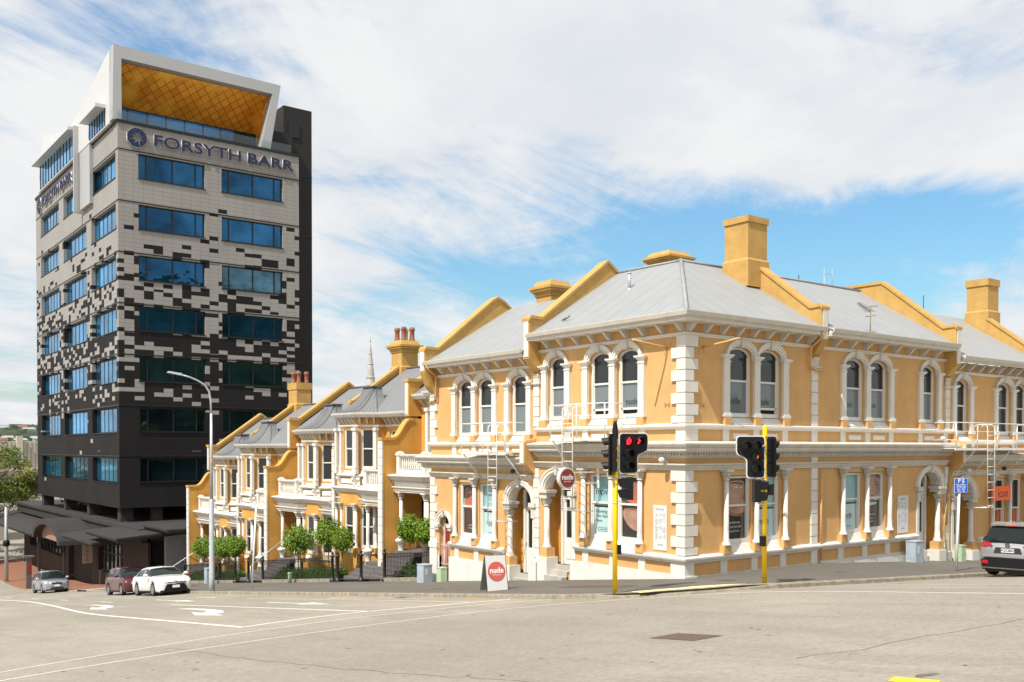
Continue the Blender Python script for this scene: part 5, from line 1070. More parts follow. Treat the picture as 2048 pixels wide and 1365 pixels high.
    b = MB(); b.plan([(x, y) for x, y in ev]+[(3.4, y1-.05), (3.4, y0+.05)], zg-.25, zg-.215); b.build('soffit', 'white_old', H)
    path2 = [(3.2, y0+.1), (3.2, c-1.8), (2.8, c-1.76), (2.0, c-.96), (2.0, c+.96), (2.8, c+1.76), (3.2, c+1.8), (3.2, y1-.1)]
    b = MB(); b.sweep(path2, [(0, zg-.72), (.05, zg-.72), (.08, zg-.66), (.08, zg-.62), (0, zg-.6)], True, 1); b.build('string_course', 'white', H)
    for (p, q) in zip(path2, path2[1:]):
        p, q = Vector(p), Vector(q); L = (q-p).length
        if L < .7: continue
        U = (q-p)/L; f_ = Fr((p.x, p.y, 0), (U.x, U.y, 0), (-U.y, U.x, 0)); n_ = max(2, round(L/.42))
        for k in range(n_):
            uu = (k+.5)*L/n_; g = MB(f_); g.prismu([(0, zg-.6), (.05, zg-.6), (.16, zg-.48), (.28, zg-.28), (.28, zg-.22), (0, zg-.22)], uu-.04, uu+.04); g.build('eaves_bracket', 'white_old', H)
    # roofs
    roof_slab(H, 'roof', 'roof_terrace', [(2.62, y0+.2, zg-.02), (6.36, y0+.2, zg+2.62), (6.36, y1-.15, zg+2.62), (2.62, y1-.15, zg-.02)]); roof_slab(H, 'roof', 'roof_terrace', [(6.38, y0+.2, zg+2.6), (10, y0+.2, zg), (10, y1-.15, zg), (6.38, y1-.15, zg+2.6)])
    b = MB(); b.tube([(6.36, y0+.2, zg+2.66), (6.36, y1-.15, zg+2.66)], .06, 6); b.build('ridge_cap', 'lead', H)
    base_ = [(3.7, c-2.05), (2.62, c-2.05), (1.60, c-1.17), (1.60, c+1.17), (2.62, c+2.05), (3.7, c+2.05)]; tops = [(3.7, c-.52), (3.35, c-.52), (3.2, c-.50), (3.2, c+.50), (3.35, c+.52), (3.7, c+.52)]
    b = MB().use('roof_cap'); N_ = 9; rows = []
    for k in range(N_+1):
        t = k/N_; hh = 1.42*(t**1.75) ; s_ = 1-(1-t)**1.25 ; rows.append([b.P(p[0]+(q[0]-p[0])*s_, p[1]+(q[1]-p[1])*s_, zg+.0+hh) for p, q in zip(base_, tops)])
    for r0, r1 in zip(rows, rows[1:]):
        for k in range(5): b.F((r0[k], r0[k+1], r1[k+1], r1[k]))
    b.F(rows[-1]); b.use('lead')
    for j in (1, 2, 3, 4): b.tube([b.v[r[j]] for r in rows], .032, 5)
    for j, n_ in ((1, 5), (2, 9), (3, 5)):
        for q in range(1, n_):
            f0 = q/n_; b.tube([tuple(Vector(b.v[r[j]]).lerp(Vector(b.v[r[j+1]]), f0)+Vector((0, 0, .005))) for r in rows], .012, 4)
    b.box(3.1, 3.75, c-.60, c+.60, zg+1.40, zg+1.47); b.build('bay_roof', 'roof_cap', H)
    return H
T_C = terrace(14.2, 20.1, 2.68, 'far', 16.35, 'terrace house nearest the corner shops, its balcony above two porch columns')
T_1 = terrace(20.45, 27.0, 1.90, 'near', 25.4, 'second terrace house from the corner shops, with the tallest curved metal bay roof')
T_2 = terrace(27.25, 33.7, 1.12, 'far', 30.0, 'third terrace house from the corner shops, in the middle of the row')
T_3 = terrace(34.05, 40.6, .33, 'near', 39.05, 'fourth terrace house from the corner shops, behind the thin white pole')
T_4 = terrace(40.85, 47.3, -.44, 'far', 43.6, 'lowest terrace house at the far end, behind the tall street lamp')
raked(T_C, 20.1, 20.45, 2.68); raked(T_2, 33.7, 34.05, 1.12); raked(T_4, 47.3, 47.65, -.44)
raked(T_1, 27.0, 27.25, 1.90, mid=True); raked(T_3, 40.6, 40.85, .33, mid=True)
chimney(T_1, 6.05, 7.1, 26.75, 27.9, 6.9, 8.55, 9.35, 10.02, pots=4, style='m'); chimney(T_3, 5.9, 6.95, 40.2, 41.5, 5.2, 6.95, 7.9, 8.35, pots=3)
b = MB(); b.tube([(5.7, 28.5, 7.0), (5.7, 28.5, 7.7)], .02, 5); b.build('vent_pipe', 'galv', T_2)

# gardens, kerb stones, railings, gates, hedges
b = MB()
def strip(y0, y1, z0, m, name): pass
for y0, y1 in ((14.25, 18.3), (23.2, 31.9), (36.0, 47.2)):
    b = MB(); n_ = int((y1-y0)/1.2)+1
    for k in range(n_):
        a, c_ = y0+(y1-y0)*k/n_, y0+(y1-y0)*(k+1)/n_
        b.hexa([(-.12, a, gz(-.1, a)-.3), (.12, a, gz(-.1, a)-.3), (.12, c_, gz(-.1, c_)-.3), (-.12, c_, gz(-.1, c_)-.3)], [(-.10, a, gz(-.1, a)+.17), (.12, a, gz(-.1, a)+.17), (.12, c_, gz(-.1, c_)+.17), (-.10, c_, gz(-.1, c_)+.17)])
    tag(b.build('garden_kerb', 'kerb'), 'low stone kerb under the railings %s' % {14.25: 'next to the corner shops', 23.2: 'in front of the middle terrace houses', 36.0: 'at the lower end of the terrace'}[y0], 'kerb')
yy = axis_grid([(14.25, 52, 60)]); b = MB(); b.smooth = True
rows = [[b.P(x, y, gz(-.1, y)+dzz) for x, dzz in ((.1, .1), (1.2, .14), (3.3, .2), (5, .2))] for y in yy]
for r0, r1 in zip(rows, rows[1:]):
    for k in range(3): b.F((r0[k], r0[k+1], r1[k+1], r1[k]))
mat('soil', (.05, .04, .028), .95, .3, 4, .3, 20); tag(b.build('garden_ground', 'soil'), kind='structure')
def stairs(y0, y1, ztop, zbot, label, x0=.25, x1=1.75):
    t = thing('garden_steps', label, 'steps', (1, (y0+y1)/2, zbot)); n_ = max(2, round((ztop-zbot)/.17))
    for k in range(n_):
        b = MB(); b.box(x0+(x1-x0)*k/n_, 4.6, y0, y1, zbot-.5, zbot+(ztop-zbot)*(k+1)/n_); b.build('step', 'step_dark', t)
mat('step_dark', (.13, .115, .11), .85, .2, 4, .2, 20)
stairs(18.1, 20.05, 2.68-3.6, gz(0, 19)+.0, 'dark garden steps up to the porch beside the curved wing wall nearest the shops')
stairs(20.5, 22.6, 1.90-3.6, gz(0, 21.5), 'dark garden steps up to the second terrace porch behind the open gate'); stairs(31.7, 33.6, 1.12-3.6, gz(0, 32.6), 'dark garden steps to the third terrace porch below the handrail')
stairs(34.2, 36.0, .33-3.6, gz(0, 35), 'dark garden steps to the fourth terrace porch'); stairs(45.2, 47.2, -.44-3.6, gz(0, 46), 'dark garden steps to the last terrace porch')
def railing(y0, y1, label, h=.95, x=.0):
    t = thing('iron_railing', label, 'railing', (x, (y0+y1)/2, gz(-.1, (y0+y1)/2)), group='black iron railings along the terrace gardens')
    zt = lambda y: gz(-.1, y)+.17+h; b = MB(); n_ = int((y1-y0)/.125)
    for k in range(n_+1):
        y = y0+(y1-y0)*k/n_; z = zt(y); b.box(x-.009, x+.009, y-.009, y+.009, z-h, z+.07); b.hexa([(x-.022, y-.022, z+.07), (x+.022, y-.022, z+.07), (x+.022, y+.022, z+.07), (x-.022, y+.022, z+.07)], [(x-.003, y-.003, z+.16), (x+.003, y-.003, z+.16), (x+.003, y+.003, z+.16), (x-.003, y+.003, z+.16)])
    b.build('pickets', 'black_iron', t)
    for q in (0, -h+.12):
        b = MB(); b.hexa([(x-.02, y0, zt(y0)+q-.05), (x+.02, y0, zt(y0)+q-.05), (x+.02, y1, zt(y1)+q-.05), (x-.02, y1, zt(y1)+q-.05)], [(x-.02, y0, zt(y0)+q), (x+.02, y0, zt(y0)+q), (x+.02, y1, zt(y1)+q), (x-.02, y1, zt(y1)+q)]); b.build('rail', 'black_iron', t)
railing(14.35, 18.0, 'black iron railing with spear tops next to the white quoined wall and grey utility box'); railing(23.3, 27.0, 'black iron railing in front of the clipped hedge, right part of the middle garden'); railing(27.2, 31.7, 'black iron railing left part of the middle garden, behind the green bollard')
railing(36.2, 41.0, 'black iron railing between the street lamp and the thin leaning pole'); railing(41.2, 45.0, 'black iron railing behind the white car, lowest garden')
def gate_post(y, label, x=-.02, h=1.35, fat=.075):
    z = gz(-.1, y)
    t = thing('gate_post', label, 'gate post', (x, y, z), group='black cast iron gate posts'); b = MB(); b.lathe(x, y, [(.15, z-.2), (.15, z+.12), (.10, z+.16), (fat, z+.24), (fat*.9, z+h*.9), (fat+.03, z+h*.92), (fat+.03, z+h*.95), (fat*.6, z+h)], 10); b.build('shaft', 'black_iron', t)
    b = MB(); b.lathe(x, y, [(.03, z+h), (.07, z+h+.05), (.06, z+h+.10), (.02, z+h+.16), (.004, z+h+.2)], 10); b.build('finial', 'black_iron', t)
for y, lb in ((18.1, 'black gate post at the right side of the steps nearest the shops'), (20.3, 'tallest black gate post with a finial, in front of the quoined wing wall'), (22.7, 'black gate post left of the second porch steps'), (23.25, 'leaning black gate post at the end of the middle hedge'), (31.9, 'black gate post on the right of the third porch steps'), (34.0, 'black gate post beside the thin white pole'), (36.0, 'black gate post left of the thin white pole'), (38.6, 'black post between the street lamp and the fourth house'), (45.1, 'black gate post behind the white car')): gate_post(y, lb)
def leaf_cloud(b, c, rad, n, size, rnd, shell=.35, squash=None):
    cx_, cy__, cz_ = c
    for _ in range(n):
        while True:
            v = Vector((rnd.uniform(-1, 1), rnd.uniform(-1, 1), rnd.uniform(-1, 1)))
            if .05 < v.length <= 1: break
        r_ = shell+(1-shell)*rnd.random()**.5; d = v.normalized(); lump = 1+.24*math.sin(5*d.x+3*d.z+c[1])*math.cos(4*d.y-2*d.z)
        P_ = Vector((cx_+d.x*rad[0]*r_*lump, cy__+d.y*rad[1]*r_*lump, cz_+d.z*rad[2]*r_*lump)); s_ = size*rnd.uniform(.6, 1.3)
        nn = (d*.6+Vector((rnd.gauss(0, .6), rnd.gauss(0, .6), rnd.gauss(0, .5)))).normalized(); a = nn.orthogonal().normalized(); a.rotate(Matrix.Rotation(rnd.uniform(0, 6.28), 3, nn)); e_ = nn.cross(a)
        b.F([b.P(*(P_-a*s_)), b.P(*(P_+e_*s_*.45+nn*s_*.12)), b.P(*(P_+a*s_)), b.P(*(P_-e_*s_*.45+nn*s_*.12))])
for (y0, y1, x0, x1, h, lb) in ((14.6, 16.9, .25, .95, .55, 'clipped green hedge beside the grey utility box'), (23.6, 30.6, .25, 1.0, .55, 'long clipped green hedge behind the middle railings'), (36.6, 40.6, .25, .95, .55, 'clipped green hedge left of the thin white pole'), (41.2, 45.2, .25, .95, .6, 'clipped green hedge behind the white car and street lamp')):
    t = thing('clipped_hedge', lb, 'hedge', (.6, (y0+y1)/2, gz(-.1, (y0+y1)/2))); b = MB(); rh = random.Random(int(y0*7)); n_ = int((y1-y0)/.55)
    for k in range(n_+1): y = y0+(y1-y0)*k/n_; leaf_cloud(b, ((x0+x1)/2, y, gz(-.1, y)+.12+h/2), ((x1-x0)/2+.05, .42, h/2+.1), 420, .045, rh, .55)
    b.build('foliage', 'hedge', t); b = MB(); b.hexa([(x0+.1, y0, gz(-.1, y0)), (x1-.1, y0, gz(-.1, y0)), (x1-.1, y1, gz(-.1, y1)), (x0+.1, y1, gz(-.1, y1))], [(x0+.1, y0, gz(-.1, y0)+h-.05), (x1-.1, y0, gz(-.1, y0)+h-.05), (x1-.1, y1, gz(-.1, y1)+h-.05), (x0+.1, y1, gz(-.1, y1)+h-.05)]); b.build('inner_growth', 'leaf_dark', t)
def topiary(x, y, zc_, r, lb, seed):
    z0 = gz(-.1, y); t = thing('topiary_tree', lb, 'tree', (x, y, z0), group='ball-headed trees in the terrace gardens'); rn = random.Random(seed); b = MB()
    b.tube([(x, y, z0), (x+.03, y+.02, z0+.5), (x-.02, y+.01, zc_-r*.6)], .032, 7, .025)
    for k in range(5): a = rn.uniform(0, 6.28); b.tube([(x-.02, y+.01, zc_-r*.7), (x+math.cos(a)*r*.5, y+math.sin(a)*r*.5, zc_+rn.uniform(-.1, .4)*r)], .015, 5, .006)
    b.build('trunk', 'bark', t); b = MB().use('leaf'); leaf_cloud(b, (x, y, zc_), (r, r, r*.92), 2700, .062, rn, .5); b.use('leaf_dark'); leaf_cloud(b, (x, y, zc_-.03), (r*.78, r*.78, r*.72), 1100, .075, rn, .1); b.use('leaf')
    for _ in range(26):
        a = rn.uniform(0, 6.28); q = r*rn.uniform(.2, .95); h = zc_+math.sqrt(max(0, r*r-q*q))*.92
        for j in range(4): leaf_cloud(b, (x+q*math.cos(a), y+q*math.sin(a), h+.05*j), (.04, .04, .04), 2, .05, rn)
    b.build('crown', 'leaf', t)
for a in ((.8, 17.25, .28, .60, 'round-headed tree nearest the corner shops but one, left of a touching pair', 1), (.75, 15.6, .30, .55, 'round-headed tree touching the white quoins of the corner shops', 2), (.8, 29.0, -1.12, .86, 'largest round-headed tree, alone in front of the third terrace house', 3), (.8, 25.3, -.50, .80, 'tall round-headed tree in the middle garden, left of a paler one', 4), (.8, 23.75, -.72, .58, 'smaller pale green round-headed tree beside the tall gate post', 5), (.8, 43.9, -2.72, .72, 'round-headed tree left of the street lamp', 6), (.8, 41.9, -2.5, .70, 'round-headed tree behind the street lamp', 7), (.8, 39.9, -2.40, .68, 'round-headed tree just right of the street lamp', 8), (.8, 38.0, -2.15, .62, 'round-headed tree left of the thin white pole', 9)):
    topiary(*a)
# ---------------------------------------------------------------- office tower
TW = thing('office_tower', 'tall office tower with grey and black tiles and a gold-lined white roof frame', 'building', (0, 60.76, -1))
TX1, TY0, TY1, TZ0, TZ1 = 15.6, 60.76, 91.6, -.9, 30.1
FT1 = Fr((0, TY0, 0), (1, 0, 0), (0, -1, 0)); FT2 = Fr((0, 0, 0), (0, 1, 0), (-1, 0, 0))
tops = [27.85-4.115*k for k in range(7)]; RW = [(1.6, 7.05), (8.5, 14.05)]; LW = [(61.4, 69.1), (70.75, 79.3), (81.2, 89.3)]
b = MB(FT1); zs_ = [TZ0]+[t-2.02-1.0 for t in tops[::-1]][1:]+[TZ1]
lv = tops[::-1]; zprev = TZ0
for k, t_ in enumerate(lv):
    zn = (lv[k+1]-3.0) if k < 6 else TZ1
    b.fr = FT1; b.wall(0, TX1, zprev, zn, [(a, c_, t_-2.0, t_, 0, .28) for a, c_ in RW]); b.fr = FT2; b.wall(TY0, TY1, zprev, zn, [(a, c_, t_-2.05, t_, 0, .40) for a, c_ in LW]); zprev = zn
b.fr = WF; b.face([(TX1, TY0, TZ0), (TX1, TY1, TZ0), (TX1, TY1, TZ1), (TX1, TY0, TZ1)]); b.face([(0, TY1, TZ0), (TX1, TY1, TZ0), (TX1, TY1, TZ1), (0, TY1, TZ1)]); b.face([(0, TY0, TZ0), (TX1, TY0, TZ0), (TX1, TY1, TZ0), (0, TY1, TZ0)]); b.face([(0, TY0, TZ1), (TX1, TY0, TZ1), (TX1, TY1, TZ1), (0, TY1, TZ1)])
b.build('wall', 'tower_skin', TW)
b = MB(); b.box(.9, 15.2, TY0+.5, TY1-.5, TZ0+.1, TZ1-.1); b.build('inner_core', 'interior', TW)
def RWI(t_, a):
    if t_ < 17 and t_ > 13: return 'tower_glass_pale' if a < 5 and t_ > 18 else 'tower_glass'
    if t_ < 13: return 'tower_glass_dark_reflection'  # lower floors: the reflection of dark trees is tinted into the glass colour
    return 'tower_glass_pale' if (18 < t_ < 21 and a > 5) else 'tower_glass'
for t_ in tops:
    for a, c_ in RW:
        f = MB(FT1); f.box(a, c_, -.26, -.20, t_-2.0, t_-1.90); f.box(a, c_, -.26, -.16, t_-.10, t_)
        for u in (a, a+.62, a+(c_-a)*.5, c_-.80, c_-.12): f.box(u, u+.10, -.26, -.16, t_-2.0, t_)
        f.box(a-.05, c_+.05, -.2, .07, t_-2.06, t_-2.0); w_ = f.build('window', 'frame_dark', TW)
        ix = RWI(t_, a); g = MB(FT1)
        for p0, p1 in ((a+.1, a+.62), (a+.72, a+(c_-a)*.5), (a+(c_-a)*.5+.1, c_-.8), (c_-.7, c_-.12)): g.face([(p0, -.22, t_-1.9), (p1, -.22, t_-1.9), (p1, -.22, t_-.1), (p0, -.22, t_-.1)])
        g.build('pane', ix, w_)
    for a, c_ in LW:
        f = MB(FT2); f.box(a, c_, -.39, -.33, t_-2.05, t_-1.96); f.box(a, c_, -.39, -.33, t_-.10, t_); n_ = 6
        for k in range(n_+1): u = a+(c_-a-.09)*k/n_; f.box(u, u+.09, -.39, -.345, t_-2.05, t_)
        f.box(a-.03, c_+.03, -.38, .06, t_-2.10, t_-2.05); w_ = f.build('window', 'frame_dark', TW)
        g = MB(FT2)
        for k in range(n_): u = a+(c_-a-.09)*k/n_+.09; v = a+(c_-a-.09)*(k+1)/n_; g.face([(u, -.37, t_-1.96), (v, -.37, t_-1.96), (v, -.37, t_-.1), (u, -.37, t_-.1)])
        g.build('pane', 'tower_glass_side', w_)
b = MB()
for t_ in tops: z = t_+.10; b.sweep([(0, TY1), (0, TY0), (TX1, TY0)], [(0, z), (.03, z), (.03, z+.09), (0, z+.09)], True, -1)
b.build('floor_joint', 'frame_dark', TW)
b = MB(); b.sweep([(0, TY1), (0, TY0), (TX1, TY0)], [(0, TZ1-.02), (.12, TZ1-.02), (.12, TZ1+.2), (-.3, TZ1+.2), (-.3, TZ1)], True, -1); b.build('parapet_cap', 'frame_dark', TW)
b = MB(); b.box(.6, TX1-.2, TY0+.6, TY1-.6, TZ1, TZ1+.05); b.build('terrace_deck', 'beige', TW)
# company name and emblem
def tower_sign(fr, u0, u1, zc_, hgt, mirror, nm):
    L = u1-u0; d = 1 if not mirror else -1; es = u0 if not mirror else u1
    ecen = es+d*.78
    e = MB(fr)
    for k in range(8):
        a = math.pi*(k/4+1/8); a2 = a+math.pi/4; am = (a+a2)/2; Q = lambda r_, t_: (ecen+r_*math.cos(t_), zc_+r_*math.sin(t_))
        e.prism([Q(.80, a+.03), Q(.80, a2-.03), Q(.52, a2-.05), Q(.26, am), Q(.52, a+.05)], .16, .24)
    o = e.build('emblem', 'navy', TW); e = MB(fr)
    for k in range(8):
        a = math.pi*(k/4+1/8); a2 = a+math.pi/4; am = (a+a2)/2; e.prism([Q(.84, a+.01), Q(.84, a2-.01), Q(.50, a2-.03), Q(.22, am), Q(.50, a+.03)], .04, .158)
    e.build('emblem_side', 'letter_side', o)
    for word, ua, ub in (('FORSYTH', 2.15, 9.45), ('BARR', 10.05, 14.25)):
        k_ = L/14.25; mid = es+d*(ua+ub)/2*k_; wdt = (ub-ua)*k_
        me = text_mesh('lettering', word, hgt, 'navy', fr, mid, .20, zc_, TW, .03, mirror=mirror, sx=1., bold=.008); xs = [((TWoff(fr, v, me)) ) for v in me.data.vertices]; cur = max(xs)-min(xs); bpy.data.objects.remove(me)
        me = text_mesh('lettering', word, hgt, 'navy', fr, mid, .20, zc_, TW, .04, mirror=mirror, sx=wdt/cur, bold=.008); text_mesh('letter_side', word, hgt, 'letter_side', fr, mid, .10, zc_, me, .058, mirror=mirror, sx=wdt/cur, bold=.018).location = Vector(me.location)*0
def TWoff(fr, v, ob): return (Vector(v.co)).dot(fr.U)
tower_sign(FT1, .67, 14.92, 29.05, 1.30, False, 'front'); tower_sign(FT2, 75.5, 90.0, 29.0, 1.30, True, 'side')
# roof frame: white portal with gold lining, sloping side wing, glazed penthouse
b = MB(Fr((0, TY0+.1, 0), (1, 0, 0), (0, 1, 0)))
A = [(-.35, 30.3), (-.25, 36.25), (13.95, 36.15), (12.95, 30.25), (12.1, 30.25), (13.15, 35.25), (.35, 35.25), (.35, 30.3)]
def quadp(p, q, r_, s_, n0, n1): b.hexa([(p[0], n0, p[1]), (q[0], n0, q[1]), (r_[0], n0, r_[1]), (s_[0], n0, s_[1])], [(p[0], n1, p[1]), (q[0], n1, q[1]), (r_[0], n1, r_[1]), (s_[0], n1, s_[1])])
quadp(A[0], A[1], A[6], A[7], 0, .9); quadp(A[1], A[2], A[5], A[6], 0, .9); quadp(A[2], A[3], A[4], A[5], 0, .9); pf = b.build('portal_frame', 'alum', TW)
b = MB(); b.hexa([(-.32, 60.9, 30.3), (-.22, 60.9, 30.3), (-.22, 87.4, 30.3), (-.32, 87.4, 30.3)][:0]+[(-.34, 61.76, 30.2), (-.34, 61.76, 36.05), (-.34, 75.6, 33.1), (-.34, 86.6, 35.55), (-.34, 88.6, 30.2)], [(-.02, 61.76, 30.2), (-.02, 61.76, 36.05), (-.02, 75.6, 33.1), (-.02, 86.6, 35.55), (-.02, 88.6, 30.2)]); b.build('side_wing', 'alum_white', TW)
b = MB(); b.face([(.36, 61.6, 35.2), (13.1, 61.6, 35.2), (13.4, 65.2, 32.75), (.36, 65.2, 32.75)]); b.build('gold_soffit', 'gold', TW)
b = MB(); b.face([(13.12, 61.6, 35.2), (12.1, 61.6, 30.3), (13.3, 65.2, 30.3), (13.4, 65.2, 32.8)]); b.build('gold_side', 'gold', TW)
b = MB(); b.hexa([(-.2, 61., 36.2), (13.9, 61., 36.1), (13.9, 74, 33.2), (-.2, 74, 33.2)], [(-.2, 61., 36.25), (13.9, 61., 36.15), (13.9, 74, 33.3), (-.2, 74, 33.3)]); b.box(.2, 13.4, 66, 88, 30.2, 33.0); b.build('penthouse', 'alum', TW)
f = MB(Fr((0, 65.2, 0), (1, 0, 0), (0, -1, 0))); W0 = (.4, 13.3)
for k in range(9): u = W0[0]+(W0[1]-W0[0])*k/8; f.box(u-.05, u+.05, 0, .1, 30.2, 32.8)
for z in (30.25, 31.6, 32.7): f.box(W0[0], W0[1], 0, .09, z, z+.1)
w_ = f.build('penthouse_window', 'frame_dark', TW); g = MB(Fr((0, 65.2, 0), (1, 0, 0), (0, -1, 0))); g.face([(W0[0], .03, 30.2), (W0[1], .03, 30.2), (W0[1], .03, 32.8), (W0[0], .03, 32.8)]); g.build('pane', 'tower_glass', w_)
b = MB(Fr((0, TY0+.05, 0), (1, 0, 0), (0, -1, 0))); b.box(-.05, 14.9, -.02, 0, TZ1+.2, TZ1+.95); b.build('glass_balustrade', 'clear_glass', TW)
# projecting boxes with windows on the left side
def hood(y0, y1, z0, z1, ztop1, nm):
    b = MB(); X0 = -1.15
    b.hexa([(X0, y0, z1), (0, y0, z1), (0, y1, ztop1), (X0, y1, ztop1)], [(X0, y0, z1+.28), (0, y0, z1+.28), (0, y1, ztop1+.28), (X0, y1, ztop1+.28)]); b.box(X0, .2, y1-.4, y1, z0, ztop1+.02) if nm else None
    o = b.build('hood', 'alum_white', TW); g = MB(FT2); g.face([(y0+.2, .37, 30.35), (y1-.4, .37, 30.35), (y1-.4, .37, ztop1), (y0+.2, .37, z1)]); g.build('pane', 'tower_glass_side', o); f = MB(FT2); n_ = 6 if y1-y0 < 8 else 12
    for k in range(n_+1): f = MB(FT2); u = y0+.2+(y1-.6-y0)*k/n_; f.box(u-.05, u+.05, .37, .41, 30.3, z1+(ztop1-z1)*k/n_); f.build('mullion', 'frame_dark', o)
hood(62.9, 68.3, 30.2, 31.7, 31.7, False); hood(72.3, 87.9, 30.2, 32.3, 32.6, False)
b = MB(); b.box(-.75, -.01, 71.9, 72.15, 24.9, 32.6); b.build('vertical_fin', 'alum', TW); b = MB(); b.box(-.30, -.012, 68.3, 71.74, 25.1, 31.6); b.build('recessed_panel', 'alum', TW)
b = MB(); b.box(16.05, 18.9, 65.0, 72, -2, 36.05); b.box(15.4, 16.1, 64.8, 72, -2, 29.5); b.build('lift_core', 'tower_dark', TW); b = MB(); b.box(16.5, 17.6, 64.9, 64.99, 33.2, 34.6); b.build('vent_opening', 'frame_dark', TW)
for z in (29.7, 24, 18.5, 13, 7.5): b = MB(); b.box(16.03, 18.92, 64.96, 65.0, z, z+.08); b.build('core_joint', 'frame_dark', TW)
b = MB(); b.box(13.6, 16.6, 64.2, 72, 29.5, 33.2); b.build('plant_room', 'tower_dark', TW)

# ---------------------------------------------------------------- podium with shops below the tower
PD = thing('podium_building', 'dark brown low building with stepped canopies and shopfronts under the office tower', 'building', (0, 60, -8))
FP = Fr((0, 0, 0), (0, 1, 0), (-1, 0, 0))
b = MB(FP)
b.wall(53.3, 99, -13, -2.2, [(60.0, 67.4, -6.5, -3.8, 0, .35), (69.4, 78.2, -8.9, -4.0, 0, 1.5), (79.2, 96, -6.6, -4.6, 0, .35)]); b.fr = Fr((0, 53.3, 0), (1, 0, 0), (0, -1, 0)); b.wall(0, 8, -9, -2.2, [(.2, 1.5, -6.6, -3.0, 0, .3)]); b.build('wall', 'podium_wall', PD)
b = MB(); b.box(.5, 20, 54, 98.5, -12, -2.6); b.build('inner_room', 'interior', PD)
b = MB(); b.box(-.7, 22, 53.2, 101, -2.3, -2.05); b.box(-.5, .2, 53.3, 100, -3.1, -2.3); b.build('parking_deck', 'podium_dark', PD)
for y in (61.6, 71.5, 80.4, 90.2): b = MB(); b.box(.3, 1.3, y, y+.9, -2.1, -.85); b.build('deck_column', 'podium_dark', PD)
b = MB(); b.box(2.8, 3.6, 61.4, 62.1, -2.1, -.85); b.build('deck_column', 'podium_dark', PD); b = MB(); b.box(9, 10, 61.4, 62.4, -2.1, -.85); b.build('deck_column', 'podium_dark', PD); b = MB(); b.box(10, 15.4, 62, 91, -2.1, -.9); b.build('deck_back_wall', 'interior', PD)
def shopfront(y0, y1, z0, z1, nx, m='glass'):
    f = MB(FP); 
    for k in range(nx+1): u = y0+(y1-y0)*k/nx; f.box(u-.05, u+.05, -.33, -.22, z0, z1)
    f.box(y0, y1, -.33, -.22, z0, z0+.1); f.box(y0, y1, -.33, -.22, z0+(z1-z0)*.6, z0+(z1-z0)*.6+.07); w_ = f.build('shopfront', 'frame_dark', PD); g = MB(FP); g.face([(y0, -.3, z0), (y1, -.3, z0), (y1, -.3, z1), (y0, -.3, z1)]); g.build('pane', 'glass', w_)
shopfront(60.0, 67.4, -6.5, -3.8, 6); shopfront(79.2, 96, -6.6, -4.6, 11)
def canopy(y0, y1, x0, x1, zi, zo, m='podium_dark', th=.28, dy=0.):
    b = MB(); b.hexa([(x0, y0, zo-th), (x1, y0, zi-th), (x1, y1, zi-th+dy), (x0, y1, zo-th+dy)], [(x0, y0, zo), (x1, y0, zi), (x1, y1, zi+dy), (x0, y1, zo+dy)]); b.hexa([(x0-.15, y0-.1, zo-th*.4), (x1, y0-.1, zi-th*.4), (x1, y1, zi-th*.4+dy), (x0-.15, y1, zo-th*.4+dy)], [(x0-.15, y0-.1, zo+.02), (x1, y0-.1, zi+.02), (x1, y1, zi+.02+dy), (x0-.15, y1, zo+.02+dy)]); return b.build('canopy', m, PD)
canopy(49.8, 58.5, -3.1, 2.2, -1.95, -2.35); canopy(56.0, 66.0, -3.2, .3, -2.75, -3.15); canopy(77.5, 104, -3.2, .3, -3.2, -4.0); canopy(47.9, 53.6, -.2, 4.2, -1.65, -1.75)
for q in range(2):
    b = MB(Fr((-3.3, 0, 0), (0, 1, 0), (-1, 0, 0))); b.ring(72.0, -4.2, 4.7, 1.45, 5.4, 1.95, -3.4, 0, 18) if q == 0 else b.prism([(72.0+4.7*math.cos(math.pi*k/16), -4.2+1.45*math.sin(math.pi*k/16)) for k in range(17)], -.8, -.7); b.build('barrel_canopy' if q == 0 else 'arched_panel', 'podium_dark' if q == 0 else 'pink_panel', PD)
b = MB(); b.box(-2.9, -2.7, 76.8, 77.0, -10, -4.2); b.build('canopy_post', 'podium_dark', PD); b = MB(); b.box(-2.9, -2.7, 66.9, 67.1, -8.5, -4.2); b.build('canopy_post', 'podium_dark', PD)
b = MB(FP); b.box(63.6, 64.6, -1.4, -1.3, -7.6, -5.0); b.build('notice', 'white_board', PD) if False else None
T = thing('cafe_sign', 'pale hanging cafe sign in the dark entrance of the podium', 'sign', (-.6, 63.6, -5.6)); FC = Fr((0, 68.4, 0), (1, 0, 0), (0, -1, 0)); b = MB(FC); b.box(-1.05, -.25, 0, .08, -6.0, -4.35); b.build('panel', 'beige', T)
for k, ch in enumerate('CAFE'): text_mesh('letter', ch, .36, 'text_dark', FC, -.65, .082, -4.60-.37*k, T, .004)
T = thing('notice_board', 'small cream notice in the dark cafe entrance left of the cafe sign', 'sign', (0, 66, -6.6)); b = MB(FP); b.box(71.0, 72.3, -1.25, -1.2, -7.1, -5.7); b.build('panel', 'beige', T)
b = MB(Fr((0, 52.0, 0), (1, 0, 0), (0, -1, 0))); 
for k in range(26): u = .85+.11*k; b.box(u, u+.06, 0, .05, -7.2, -2.15)
b.box(.8, 3.7, -.06, 0, -7.2, -2.1); b.use('beige_dark') if False else None
T = thing('corrugated_fence', 'grey ribbed metal wall between the podium and the end terrace house', 'fence', (2.2, 52, -6)); b.build('ribbed_panel', 'galv', T)
for k, (y, x) in enumerate(((88.5, 2.6), (80.5, 3.2))): pass

